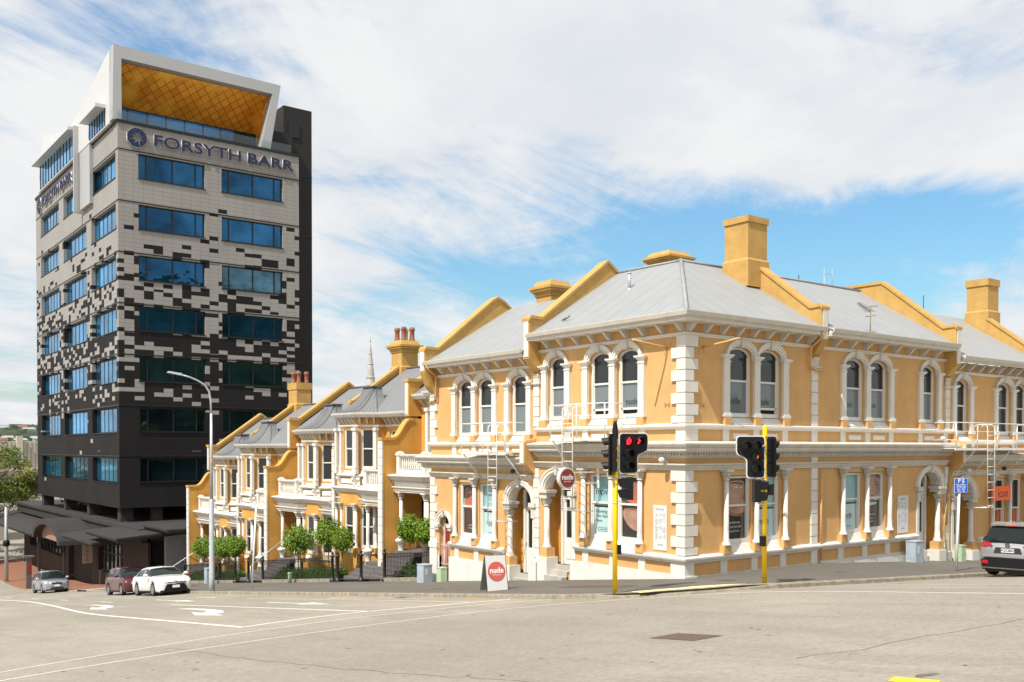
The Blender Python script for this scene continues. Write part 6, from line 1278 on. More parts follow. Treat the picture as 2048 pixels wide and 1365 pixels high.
# ---------------------------------------------------------------- distance: church spire, pale hall, hill with houses, trees
T = thing('church_spire', 'pale slender stone church spire rising behind the terrace roofs', 'spire', (116.3, 230, -8)); b = MB(); b.lathe(116.35, 230, [(2.2, -8), (2.2, 8), (1.75, 20), (.95, 27), (.10, 34.6), (.10, 35.1)], 8)
for z, r_ in ((24.5, 1.35), (28.5, .85), (31.5, .5)): b.lathe(116.35, 230, [(r_, z), (r_+.14, z+.15), (r_, z+.3)], 8)
mat('spire_stone', (.42, .40, .37), .9, .2, .5); b.smooth = False; b.build('spire', 'spire_stone', T); b = MB(); b.lathe(116.35, 230, [(.12, 35.1), (.22, 35.3), (.12, 35.5)], 6); b.box(116.32, 116.38, 229.97, 230.03, 35.4, 36.6); b.build('finial', 'lead', T)
T = thing('pale_hall', 'pale beige panelled hall with tall wall piers behind the trees at the left edge', 'building', (0, 150, -9)); b = MB(); b.box(-30, 25, 150, 180, -9, 5.1); b.box(-30, 25, 149.4, 150, -9, .3); b.build('wall', 'beige', T); b = MB(); b.box(-30, 25, 148.9, 180, .3, .9); b.build('ledge', 'white_old', T)
for k in range(14): b = MB(); u = -28+k*4.0+.2; b.box(u, u+.9, 149.3, 150, .9, 5.9); b.build('wall_pier', 'beige', T)
b = MB()
for k in range(90): u = -28+k*.6; b.box(u, u+.12, 149.9, 149.99, 1.0, 5.0)
b.build('wall_ribs', 'beige_dark', T)
T = thing('ornate_building', 'cream ornate old building seen under the trees beyond the podium at the left edge', 'building', (-6, 128, -9)); b = MB(); b.box(-14, 3, 128, 140, -9.5, -1.5); b.box(-14, 3, 127.6, 128, -3.4, -2.9); b.box(-14, 3, 127.5, 128, -6.4, -6.0); b.build('wall', 'cream', T)
for k in range(9): b = MB(); b.box(-13+k*1.7, -12.2+k*1.7, 127.85, 127.95, -5.7, -3.8); b.build('window', 'glass', T)
# wooded suburb hill
def hill(name, cx_, cy__, rx, ry, h, m, seed, z0=-12):
    rh = random.Random(seed); b = MB(); b.smooth = True; N1, N2 = 60, 14; ids_ = []
    ph = [rh.uniform(0, 6.28) for _ in range(4)]
    for j in range(N2+1):
        row = []
        for i in range(N1):
            a = 2*math.pi*i/N1; q = 1-j/N2; z = z0+h*(math.cos(q*math.pi/2)**1.3)*(1+.12*math.sin(3*a+ph[0])+.06*math.sin(9*a+ph[1])); row.append(b.P(cx_+rx*q*math.cos(a), cy__+ry*q*math.sin(a), z))
        ids_.append(row)
    for r0, r1 in zip(ids_, ids_[1:]):
        for i in range(N1): b.F((r0[i], r0[(i+1) % N1], r1[(i+1) % N1], r1[i]))
    return tag(b.build(name, m), kind='structure')
mat('far_green', (.035, .055, .028), .95, .5, .02, 0); mat('near_hill_green', (.022, .04, .014), .95, .6, .05, 0)
hill('hill', 260, 1700, 900, 420, 48, 'far_green', 2); hill('hill', 140, -420, 520, 240, 98, 'near_hill_green', 5); hill('hill', -330, 120, 190, 300, 26, 'near_hill_green', 8)
mat('far_tree', (.045, .075, .035), .95, .4, .1); mat('far_roof', (.30, .10, .07), .9); mat('far_wall', (.55, .54, .50), .9); mat('far_roof_grey', (.33, .34, .35), .9)
rh = random.Random(12); b = MB()
def hill_z(x, y): q = math.hypot((x-260)/900, (y-1700)/420); return -12+48*math.cos(min(1, q)*math.pi/2)**1.3
for k in range(420):
    x = rh.uniform(170, 380); y = rh.uniform(1330, 1690); z = hill_z(x, y); r_ = rh.uniform(2.5, 6); bl = []
    b.hexa([(x-r_, y-r_, z-3), (x+r_, y-r_, z-3), (x+r_, y+r_, z-3), (x-r_, y+r_, z-3)], [(x-r_*.6+rh.uniform(-1, 1), y-r_*.6, z+r_*.9), (x+r_*.5, y-r_*.6, z+r_*rh.uniform(.8, 1.3)), (x+r_*.5, y+r_*.5, z+r_*1.1), (x-r_*.5, y+r_*.5, z+r_*.9)])
tag(b.build('far_wood', 'far_tree'), 'far dark tree cover on the suburb hill at the left edge', 'trees', kind='stuff')
hm = None
for k in range(46):
    x = rh.uniform(180, 370); y = rh.uniform(1335, 1640); z = hill_z(x, y)+1.5; w_ = rh.uniform(5, 9)
    T = thing('hillside_house', 'tiny pale house among the trees on the far suburb hill', 'house', (x, y, z), group='houses scattered over the far suburb hill'); b = MB(); b.box(x-w_, x+w_, y-5, y+5, z-3, z+3.2); b.build('wall', 'far_wall', T)
    b = MB(); b.hexa([(x-w_-.5, y-5.5, z+3.2), (x+w_+.5, y-5.5, z+3.2), (x+w_+.5, y+5.5, z+3.2), (x-w_-.5, y+5.5, z+3.2)], [(x-w_+1.5, y-.3, z+5.8), (x+w_-1.5, y-.3, z+5.8), (x+w_-1.5, y+.3, z+5.8), (x-w_+1.5, y+.3, z+5.8)]); b.build('roof', rh.choice(['far_roof', 'far_roof_grey', 'far_roof_grey']), T)
def tree(x, y, zb, h, r, m, lb, seed, n=5200, size=.16, open_=False):
    rn = random.Random(seed); t = thing('street_tree', lb, 'tree', (x, y, zb), group='leafy trees at the left edge'); b = MB()
    b.tube([(x, y, zb), (x+.2, y, zb+h*.3), (x-.1, y+.1, zb+h*.55), (x+.1, y, zb+h*.8)], .26, 8, .08); tips = []
    for k in range(14):
        a = rn.uniform(0, 6.28); h0 = h*rn.uniform(.28, .6); e_ = (x+r*math.cos(a)*rn.uniform(.5, .95), y+r*math.sin(a)*rn.uniform(.5, .95), zb+h*rn.uniform(.5, .98)); m_ = (x+(e_[0]-x)*.5, y+(e_[1]-y)*.5, zb+h0+(e_[2]-zb-h0)*.35)
        b.tube([(x, y, zb+h0), m_, e_], .10, 6, .02); tips.append(e_)
        for j in range(3): e2 = (e_[0]+rn.uniform(-1, 1), e_[1]+rn.uniform(-1, 1), e_[2]+rn.uniform(-.6, 1.0)); b.tube([m_ if j == 0 else e_, e2], .035, 5, .01); tips.append(e2)
    b.build('trunk', 'bark', t); b = MB().use(m)
    for k, tp in enumerate(tips):
        b.use(m if k % 3 else 'leaf_olive'); q = r*rn.uniform(.16, .30)*(.8 if open_ else 1.15); leaf_cloud(b, tp, (q, q, q*.8), int(n/len(tips)*(.55 if open_ else 1)), size, rn, .1)
    b.build('crown', m, t)
mat('leaf_mid', (.10, .16, .025), .6, .5, .8)
tree(-4.5, 104, -9.2, 14.2, 5.0, 'leaf_mid', 'half-bare tree at the left edge with open twigs against the pale hall', 21, 5200, .17, True)
tree(-.8, 112, -9.2, 11.8, 5.6, 'leaf_mid', 'dense olive green tree beside the dark tower', 22, 17000, .18)
tree(1.8, 128, -9.2, 14.2, 4.5, 'leaf_mid', 'yellow-green tree right against the tower edge, tallest branches beside the pale hall', 23, 5000, .17, True)
tree(-7.4, 100, -9.0, 8.2, 4.2, 'leaf_mid', 'low leafy tree at the left edge above the bus', 24, 9000, .16)
tree(-3.2, 117, -9.2, 9.5, 5.2, 'leaf_mid', 'bushy green tree behind the podium canopy', 25, 13000, .18)
# bus
T = thing('city_bus', 'white and grey bus half hidden behind trees at the left edge', 'bus', (-8.5, 108, -9)); zb = -9.7
b = MB(); b.box(-18, -2.5, 108, 110.5, zb+.45, zb+1.25); b.box(-18, -2.5, 108, 110.5, zb+2.6, zb+3.1); b.build('body', 'paint_silver', T); b = MB(); b.box(-17.9, -2.6, 108.05, 110.4, zb+1.25, zb+2.6); b.build('window', 'car_glass', T)
for x in (-15.2, -6.2, -4.9): b = MB(Fr((0, 108.1, 0), (1, 0, 0), (0, -1, 0))); b.prism([(x+.5*math.cos(2*math.pi*k/16), zb+.5+.5*math.sin(2*math.pi*k/16)) for k in range(16)], -.1, .1); b.build('wheel', 'rubber', T)
b = MB()
for k in range(24): b.box(-10+k*.5, -9.9+k*.5, 107.9, 107.99, zb+.5, zb+1.3)
b.build('side_stripes', 'white_board', T)
# ---------------------------------------------------------------- traffic signals
def roundpoly(pts, r):
    out = []; n = len(pts)
    for i in range(n):
        p, q, s = Vector(pts[i-1]), Vector(pts[i]), Vector(pts[(i+1) % n]); a = q+(p-q).normalized()*r; c = q+(s-q).normalized()*r
        for k in range(6): t = k/5; out.append(tuple(a*(1-t)**2+q*2*t*(1-t)+c*t*t))
    return out
def signal_board(t, base, facing, cells, w_, h, z0, offu, lit, five=True, vis=.24, left=False):
    """backboard with visored aspects; facing = horizontal unit vector"""
    N = Vector((facing[0], facing[1], 0)).normalized(); U = Vector((-N.y, N.x, 0)); f_ = Fr((base[0], base[1], 0), U, N)
    h_ = MB(f_)
    if five:
        s_ = -1 if left else 1; r_ = .09
        def shape(g):   # L-shaped outline: wide top, narrow foot
            u0, u1, um = offu-g, offu+w_+g, offu+w_*.62+g
            pts = [(u0, z0-g), (um, z0-g), (um, z0+h*.46), (u1, z0+h*.58-g*.5), (u1, z0+h+g), (u0, z0+h+g)]
            if left: pts = [(2*offu+w_-u, z) for u, z in pts]
            return pts
        p0 = roundpoly(shape(.03), .10); p1 = roundpoly(shape(0), .09)
        h_.prism(p0, -.02, .0); bo = h_.build('white_border', 'white_board', t); q = MB(f_); q.prism(p1, -.035, .012); bd = q.build('backboard', 'black_plastic', t)
    else:
        q = MB(f_); rbox(q, offu, offu+w_, -.03, .01, z0, z0+h, .07); bd = q.build('backboard', 'black_plastic', t)
    q = MB(f_)
    for (cu, cz) in cells: q.box(cu-.135, cu+.135, -.17, -.036, cz-.14, cz+.14)
    q.build('housing', 'black_plastic', bd)
    for i, (cu, cz) in enumerate(cells):
        v = MB(f_); seg = 16; o_ = []
        for k in range(seg+1):
            a = R(-35)+R(250)*k/seg; o_.append((cu+.118*math.cos(a), cz+.118*math.sin(a)))
        for (a0, c0), (a1, c1) in zip(o_, o_[1:]):
            d0 = vis*(.45+.55*max(0, (c0-cz+.12)/.24)); d1 = vis*(.45+.55*max(0, (c1-cz+.12)/.24)); v.face([(a0, .0, c0), (a1, .0, c1), (a1, d1, c1-.02), (a0, d0, c0-.02)])
        v.smooth = True; v.build('visor', 'black_plastic', bd)
        m = lit.get(i, ('lens_off', None))[0]; L_ = MB(f_)
        if lit.get(i, (0, 0))[1] == 'arrow': L_.prism([(cu-.05, cz-.075), (cu-.005, cz-.075), (cu+.06, cz), (cu-.005, cz+.075), (cu-.05, cz+.075), (cu+.005, cz)], .016, .02); q = MB(f_); q.prism([(cu+.1*math.cos(2*math.pi*k/16), cz+.1*math.sin(2*math.pi*k/16)) for k in range(16)], .012, .015); q.build('lens', 'lens_off', bd)
        else: L_.prism([(cu+.098*math.cos(2*math.pi*k/20), cz+.098*math.sin(2*math.pi*k/20)) for k in range(20)], .012, .02)
        L_.build('lens', m, bd)
    return bd
mat('lens_off', (.012, .010, .010), .15)
def ped_lantern(t, base, facing, z0):
    N = Vector((facing[0], facing[1], 0)).normalized(); U = Vector((-N.y, N.x, 0)); f_ = Fr((base[0], base[1], 0), U, N); q = MB(f_); rbox(q, -.15, .15, -.12, .04, z0, z0+.58, .03); o = q.build('pedestrian_lantern', 'black_plastic', t)
    for z in (z0+.03, z0+.31):
        v = MB(f_); v.face([(-.13, .04, z+.25), (.13, .04, z+.25), (.13, .26, z+.22), (-.13, .26, z+.22)])
        for u in (-.13, .13): v.face([(u, .04, z+.25), (u, .26, z+.22), (u, .20, z+.02), (u, .04, z)])
        v.face([(-.13, .04, z), (.13, .04, z), (.13, .10, z+.01), (-.13, .10, z+.01)]); v.build('visor', 'black_plastic', o)
        v = MB(f_); v.box(-.1, .1, .041, .046, z+.03, z+.22); v.build('lens', 'lens_off', o)
rt2 = (RT.x, RT.y); toC = Vector((CAM.x+4.7, CAM.y+1.94, 0)).normalized()
x, y, z = -4.72, -1.94, .20
T = thing('traffic_light', 'yellow traffic light pole left of the corner, showing a red disc and a red arrow', 'traffic light', (x, y, z), group='traffic lights at the corner')
b = MB(); b.lathe(x, y, [(.062, z-.1), (.062, z+4.0), (.055, z+4.0)], 16); b.build('pole', 'traffic_yellow', T); b = MB(); b.lathe(x, y, [(.066, z+.10), (.066, z+.105)], 16); b.lathe(x, y, [(.066, z+3.30), (.066, z+3.31)], 16); b.build('pole_band', 'black', T)
b = MB(); b.lathe(x, y, [(.05, z+3.96), (.085, z+4.0), (.08, z+4.06), (.078, z+4.2), (.055, z+4.36), (.05, z+4.42), (.03, z+4.44)], 12); b.build('aerial_cap', 'black_plastic', T)
f0 = Vector((.22, -.97, 0)).normalized(); signal_board(T, (x-.02, y-.08), (-.30, -.95), [(.31, 4.13), (.62, 4.13), (.31, 3.81), (.31, 3.50)], .78, 1.0, 3.31, .09, {0: ('red_lamp', 'disc'), 1: ('red_lamp', 'arrow')})
signal_board(T, (x-.12, y+.05), (-.60, .80), [(.0, 4.10), (.0, 3.79), (.0, 3.48)], .50, 1.06, 3.25, -.25, {}, False)
ped_lantern(T, (x+.30, y-.16), (-RT.x, -RT.y), 2.62)
b = MB()
for zz in (3.15, 3.02, 2.52, 3.9): b.lathe(x, y, [(.07, z+zz-.2), (.07, z+zz-.17)], 12)
b.tube([(x, y, 2.58), (x+.3, y-.16, 2.58)], .018, 6); b.tube([(x, y, 3.26), (x+.3, y-.16, 3.26)], .018, 6); b.tube([(x, y-.02, 4.0), (x+.2, y-.1, 4.0)], .02, 6); b.build('bracket', 'galv', T)
b = MB(); b.box(x+.03, x+.15, y-.08, y+.04, z+1.02, z+1.26); b.build('push_button_box', 'black_plastic', T)
x, y, z = -1.34, -4.0, .42
T = thing('traffic_light', 'yellow traffic light pole right of the corner, lamps dark but for an orange glint', 'traffic light', (x, y, z), group='traffic lights at the corner')
b = MB(); b.lathe(x, y, [(.062, z-.1), (.062, z+4.05), (.05, z+4.12), (.0, z+4.13)], 16); b.tube([(x-.04, y-.05, z+3.83), (x-.09, y-.08, z+3.85)], .02, 6); b.build('pole', 'traffic_yellow', T); b = MB(); b.lathe(x, y, [(.066, z+.15), (.066, z+.155)], 16); b.lathe(x, y, [(.066, z+2.45), (.066, z+2.455)], 16); b.build('pole_band', 'black', T)
signal_board(T, (x-.02, y-.08), (-.62, -.78), [(-.30, 4.02), (-.57, 4.02), (-.30, 3.71), (-.30, 3.42)], .70, 1.05, 3.19, -.77, {2: ('lens_off', 'disc')}, True, .27, left=True)
b = MB(Fr((x-.02, y-.08, 0), (.78, -.62, 0), (-.62, -.78, 0))); b.prism([(-.25, 3.66), (-.21, 3.70), (-.22, 3.78), (-.26, 3.72)], .02, .024); b.build('amber_glint', 'amber_glint', T)
signal_board(T, (x+.18, y-.05), (.95, -.30), [(.0, 4.03), (.0, 3.72), (.0, 3.41)], .46, 1.05, 3.19, -.23, {}, False, .24)
ped_lantern(T, (x-.34, y-.05), (RT.x*.98, RT.y), 2.55); q = MB(); q.box(x+.10, x+.30, y-.06, y+.06, 2.72, 3.0); q.build('detector', 'black_plastic', T)
b = MB()
for zz in (2.62, 3.10, 3.3, 3.9): b.lathe(x, y, [(.07, z+zz-.42), (.07, z+zz-.39)], 12)
b.tube([(x, y, 3.1), (x-.34, y-.05, 3.16)], .018, 6); b.tube([(x, y, 2.52), (x-.34, y-.05, 2.52)], .018, 6); b.tube([(x, y-.02, 4.0), (x-.2, y-.1, 4.0)], .02, 6); b.tube([(x, y, 3.9), (x+.2, y-.05, 3.9)], .02, 6); b.build('bracket', 'galv', T)
b = MB(); b.box(x-.17, x-.05, y-.09, y+.03, z+.98, z+1.24); b.build('push_button_box', 'black_plastic', T)

# ---------------------------------------------------------------- other street furniture
x, y = 9.42, -3.43; z = gz(x, y); T = thing('parking_sign', 'blue pay parking sign on a slightly leaning white pole beside the grey SUV', 'sign', (x, y, z)); tpx = .17
b = MB(); b.tube([(x, y, z-.1), (x+tpx, y, z+2.62)], .042, 10); b.build('pole', 'white_steel', T)
fs = Fr((x+tpx, y-.06, 0), (Vector((RT.x, RT.y, 0))*.9+Vector((.3, 0, 0))).normalized(), Vector((-.42, -.9, 0)).normalized()); b = MB(fs); rbox(b, -.245, .245, 0, .006, z+2.595, z+3.085, .04); b.build('panel_edge', 'white_board', T); b = MB(fs); rbox(b, -.232, .232, .006, .010, z+2.608, z+3.072, .035); b.build('panel', 'sign_blue', T)
text_mesh('lettering', 'P', .20, 'white_board', fs, -.07, .012, z+2.99, T, .001, bold=.006); text_mesh('lettering', '$', .19, 'white_board', fs, .07, .012, z+2.99, T, .001, bold=.004)
for k, s_ in enumerate(('Pay at Meter', '60 Min Stay', '9am - 6pm', 'Mon - Sat')): text_mesh('lettering', s_, .070, 'white_board', fs, 0, .012, z+2.865-.072*k, T, .001, bold=.002)
mat('podium_grey', (.22, .22, .21), .7)
# folding pavement board
x, y = -4.0, 4.25; z = gz(x, y); T = thing('pavement_sign', 'white folding pavement board with a round coral nude logo', 'sign', (x, y, z))
ux = (RT*.90+FW*.44).normalized(); nn = Vector((ux.y, -ux.x, 0)); f_ = Fr((x, y, z), ux, nn)
def tilt(f, u, zz, n0): return (u, n0+.22*(1-zz/1.08), zz)
b = MB(f_); b.hexa([(-.34, .22, .0), (.34, .22, .0), (.34, .25, .0), (-.34, .25, .0)], [(-.34, .0, 1.08), (.34, .0, 1.08), (.34, .03, 1.08), (-.34, .03, 1.08)]); o = b.build('front_panel', 'white_board', T)
b = MB(f_); b.hexa([(-.36, -.30, -.02), (.36, -.30, .02), (.36, -.27, .02), (-.36, -.27, -.02)], [(-.36, -.03, 1.07), (.36, -.03, 1.12), (.36, .0, 1.12), (-.36, .0, 1.07)]); b.build('back_panel', 'podium_grey', T); b = MB(f_); b.tube([(-.36, .22, -.02), (-.36, .0, 1.08)], .012, 4); b.tube([(-.36, -.30, -.02), (-.36, 0, 1.08)], .012, 4); b.tube([(.36, .22, .02), (.36, 0, 1.12)], .012, 4); b.build('frame', 'off_black', T)
class FrT(Fr):
    def __call__(s, u, n, zz): return s.o+s.U*u+s.N*(n+.255-.22*zz/1.08)+Vector((0, 0, zz))
ft = FrT((x, y, z), ux, nn); disc(ft, 0, .0, .004, .60, .30, 'coral', 'logo_disc', T); text_mesh('lettering', 'nude', .24, 'text_white', ft, 0, .006, .63, T, .001, bold=.006); text_mesh('small_lettering', 'skin & beauty', .055, 'text_white', ft, 0, .006, .50, T, .001)
# street lamp
x, y = -5.12, 25.9; z = gz(x, y); T = thing('street_lamp', 'tall grey curved-arm street lamp in front of the terrace', 'street lamp', (x, y, z)); b = MB(); b.lathe(x, y, [(.145, z-.1), (.145, z+.6), (.14, z+.62), (.12, z+4.4), (.09, z+4.45)], 8); b.lathe(x, y, [(.085, z+4.4), (.058, z+8.6)], 12)
b.tube([(x, y, z+8.6), (x-.02, y, z+9.2), (x-.09, y+.01, z+9.65), (x-.30, y+.04, z+9.98), (x-.65, y+.08, z+10.18), (x-1.0, y+.12, z+10.32), (x-1.4, y+.18, z+10.42)], .050, 10, .035); b.build('column', 'galv', T)
b = MB(); b.hexa([(x-1.35, y+.08, z+10.38), (x-2.0, y+.12, z+10.49), (x-2.0, y+.36, z+10.49), (x-1.35, y+.34, z+10.38)], [(x-1.35, y+.12, z+10.49), (x-1.95, y+.15, z+10.56), (x-1.95, y+.33, z+10.56), (x-1.35, y+.30, z+10.49)]); b.build('lamp_head', 'galv', T)
x, y = -4.45, 22.6; z = gz(x, y); T = thing('white_pole', 'thin white leaning pole on the footpath in front of the fourth terrace house', 'pole', (x, y, z)); b = MB(); b.tube([(x, y, z-.1), (x+.15, y-.2, z+3.9)], .045, 8); b.build('shaft', 'white_steel', T)
def ubox(x, y, w_, d_, h, m, lb, ro=.0, nm='utility_box'):
    z = gz(x, y); T = thing(nm, lb, 'utility box', (x, y, z)); b = MB(); rbox(b, x-w_/2, x+w_/2, y-d_/2, y+d_/2, z-.1, z+h, .02, 3); o = b.build('case', m, T); b = MB(); b.box(x-w_/2-.015, x+w_/2+.015, y-d_/2-.015, y+d_/2+.015, z+h-.005, z+h+.03); b.build('lid', m, T); b = MB(); b.box(x-w_/2-.004, x-w_/2, y-d_/2+.04, y+d_/2-.04, z+.15, z+h-.08); b.build('door_panel', m, T)
    b = MB(); b.box(x-w_*.25, x-w_*.05, y-d_/2-.006, y-d_/2, z+h*.45, z+h*.8); b.build('label_plate', 'white_board' if m == 'grey_box' else m, T)
ubox(-.62, 13.75, .42, .5, .72, 'grey_box', 'grey utility box with a paper notice, left of the green one by the white quoins'); ubox(-.30, 12.95, .30, .32, .55, 'green_box', 'small pale green utility box against the white quoins'); ubox(-.35, 39.6, .42, .5, .95, 'grey_box', 'grey utility box right behind the street lamp'); ubox(12.1, -.42, .55, .4, .78, 'grey_box', 'grey electricity box below the right price board'); ubox(15.15, -.55, .32, .3, .62, 'green_box', 'pale green utility box between the two arched porches on the right')
b = MB(); T = thing('stone_block', 'small white stone block beside the grey electricity box at the porch', 'block', (12.95, -.2, gz(12.95, -.2))); b.box(12.72, 13.12, -.34, .02, -.9, .05); b.build('stone', 'plinth', T); T = thing('stone_block', 'small white stone block right of the pale green box at the far porch', 'block', (15.75, -.3, gz(15.75, -.3))); b = MB(); b.box(15.5, 15.85, -.45, 0, -1.1, -.18); b.build('stone', 'plinth', T)
for x, y, lb in ((-.45, 27.3, 'short green bollard in front of the middle hedge'), (-.7, 44.0, 'short green bollard beside the white car')):
    z = gz(x, y); T = thing('bollard', lb, 'bollard', (x, y, z)); b = MB(); b.lathe(x, y, [(.10, z-.1), (.10, z+.5), (.07, z+.56), (0, z+.57)], 10); b.build('post', 'green_box', T); b = MB(); b.lathe(x, y, [(.12, z+.48), (.12, z+.53)], 10); b.build('cap_ring', 'plinth', T)
mat('meter_grey', (.14, .12, .115), .6, .1, 3)
x, y = -4.7, 71.5; z = gz(x, y); T = thing('parking_meter', 'square grey metal pay station on the brick footpath', 'parking meter', (x, y, z)); b = MB(); b.box(x-.22, x+.22, y-.22, y+.22, z-.1, z+2.7); b.build('post', 'meter_grey', T); b = MB(); b.box(x-.42, x+.42, y-.3, y+.3, z+2.7, z+2.85); b.build('cap', 'meter_grey', T); b = MB(); b.box(x-.16, x+.16, y-.235, y-.22, z+1.3, z+2.3); b.build('front_plate', 'nude_red', T)
x, y = -4.9, 80.5; z = gz(x, y); T = thing('street_lamp', 'grey lamp post with a short left arm at the left edge of the photo', 'street lamp', (x, y, z)); b = MB(); b.lathe(x, y, [(.17, z-.1), (.16, z+4.5), (.12, z+7.0)], 10); b.tube([(x, y, z+7.0), (x-.3, y, z+7.25), (x-2.5, y, z+7.6)], .10, 8); b.build('column', 'galv', T); b = MB(); b.lathe(x, y, [(.18, z+3.3), (.3, z+3.4), (.3, z+3.8), (.18, z+3.9)], 10); b.build('collar', 'black_plastic', T); b = MB(); b.box(x-3.3, x-2.4, y-.2, y+.2, z+7.5, z+7.7); b.build('lamp_head', 'galv', T)
T = thing('hand_rail', 'pale steel handrail rising to the last terrace porch', 'handrail', (0, 47.2, -5)); b = MB(); b.tube([(-.2, 47.9, -4.5), (1.8, 46.9, -3.0)], .03, 6); b.tube([(-.2, 47.9, -5.4), (-.2, 47.9, -4.5)], .03, 6); b.tube([(1.8, 46.9, -3.9), (1.8, 46.9, -3.0)], .03, 6); b.build('rail', 'white_steel', T)
T = thing('hand_rail', 'dark handrail rising to the third terrace porch', 'handrail', (0, 33.4, -3)); b = MB(); b.tube([(-.05, 33.6, -2.9), (1.9, 33.3, -1.4)], .028, 6); b.tube([(-.05, 33.6, -3.8), (-.05, 33.6, -2.9)], .028, 6); b.tube([(1.9, 33.3, -2.4), (1.9, 33.3, -1.4)], .028, 6); b.build('rail', 'galv', T)
# television aerials on the roofs
T = thing('tv_aerial', 'dark television aerial on a tall mast in front of the middle grey roof', 'aerial', (11.15, -.45, 7.9)); b = MB(); X0, Y0, Z0 = 8.94, -.52, 7.7; b.tube([(X0, Y0, Z0), (X0, Y0, Z0+1.2)], .02, 6); b.build('mast', 'rust_old', T); b = MB(); b.tube([(X0+.15, Y0+.1, Z0+1.08), (X0-1.25, Y0-.35, Z0+1.2)], .014, 5)
for k in range(9): q = k/8; xx = X0+.1-1.35*q; y_ = Y0+.08-.43*q; zz = Z0+1.08+.13*q; l = .17-.08*q; b.tube([(xx+l*.4, y_-l, zz), (xx-l*.4, y_+l, zz)], .008, 4)
b.tube([(X0, Y0-.2, Z0+.9), (X0, Y0+.2, Z0+.9)], .012, 4); b.tube([(X0+.05, Y0-.25, Z0+1.24), (X0+.05, Y0+.25, Z0+1.24)], .012, 4); b.build('antenna', 'off_black', T)
T = thing('tv_aerial', 'thin distant aerial mast beyond the ridge of the middle roof', 'aerial', (15.6, 6, 9.5)); b = MB(); b.tube([(15.6, 6, 9.2), (15.6, 6, 12.0)], .015, 4); b.tube([(15.3, 6, 11.7), (16.2, 6, 11.8)], .01, 4); b.tube([(16.2, 6, 11.2), (16.2, 6, 12.05)], .01, 4); b.tube([(15.6, 6, 10.9), (16.2, 6, 10.9)], .01, 4); b.build('mast', 'galv', T)
for X, lb in ((13.75, 'short thin rod aerial beyond the middle roof ridge left of the tall thin one'), (23.9, 'thin rod aerial beyond the right hand roof ridge')): T = thing('rod_aerial', lb, 'aerial', (X, 6, 9.5)); b = MB(); b.tube([(X, 6, 9.2), (X, 6, 11.5 if X < 20 else 11.6)], .02, 4); b.build('rod', 'off_black', T)
# small floodlights on the cornices
def flood(fr, u, n, z, lb, m='white_board'):
    P0 = fr(u, n, z); T = thing('floodlight', lb, 'lamp', P0); b = MB(fr); b.lathe(u, n, [(.02, z-.09), (.09, z-.05), (.10, z+.03), (.05, z+.08)], 10); b.build('lamp', m, T); b = MB(fr); b.tube([(u, n, z), (u-.1, 0.05, z-.12)], .014, 5); b.build('arm', 'galv', T)
flood(FRR, 14.0, .45, 4.32, 'white globe lamp on the cornice near the orange stay pipes'); flood(FL, .62, .36, 3.58, 'small white lamp under the cornice left of the corner quoins'); flood(FL, 1.9, .36, 3.55, 'small white lamp under the cornice right of the red traffic signal'); flood(FL, 8.05, .40, 3.1, 'dark spotlight above the lower arched porch', 'off_black'); flood(FRR, 16.0, .45, 3.05, 'white spotlight under the far fire escape'); flood(FRR, 18.9, .45, 3.1, 'dark spotlight under the right end of the far fire escape', 'off_black')
T = thing('pigeon', 'dark bird sitting on the corner roof near the gutter', 'bird', (.1, 5.6, 8.4)); b = MB(); b.tube([(.1, 5.75, 8.42), (.1, 5.66, 8.46), (.1, 5.55, 8.47), (.1, 5.46, 8.53), (.1, 5.40, 8.52)], .03, 7, .012); b.tube([(.1, 5.9, 8.42), (.1, 5.7, 8.44)], .012, 5, .03); b.build('body', 'off_black', T)

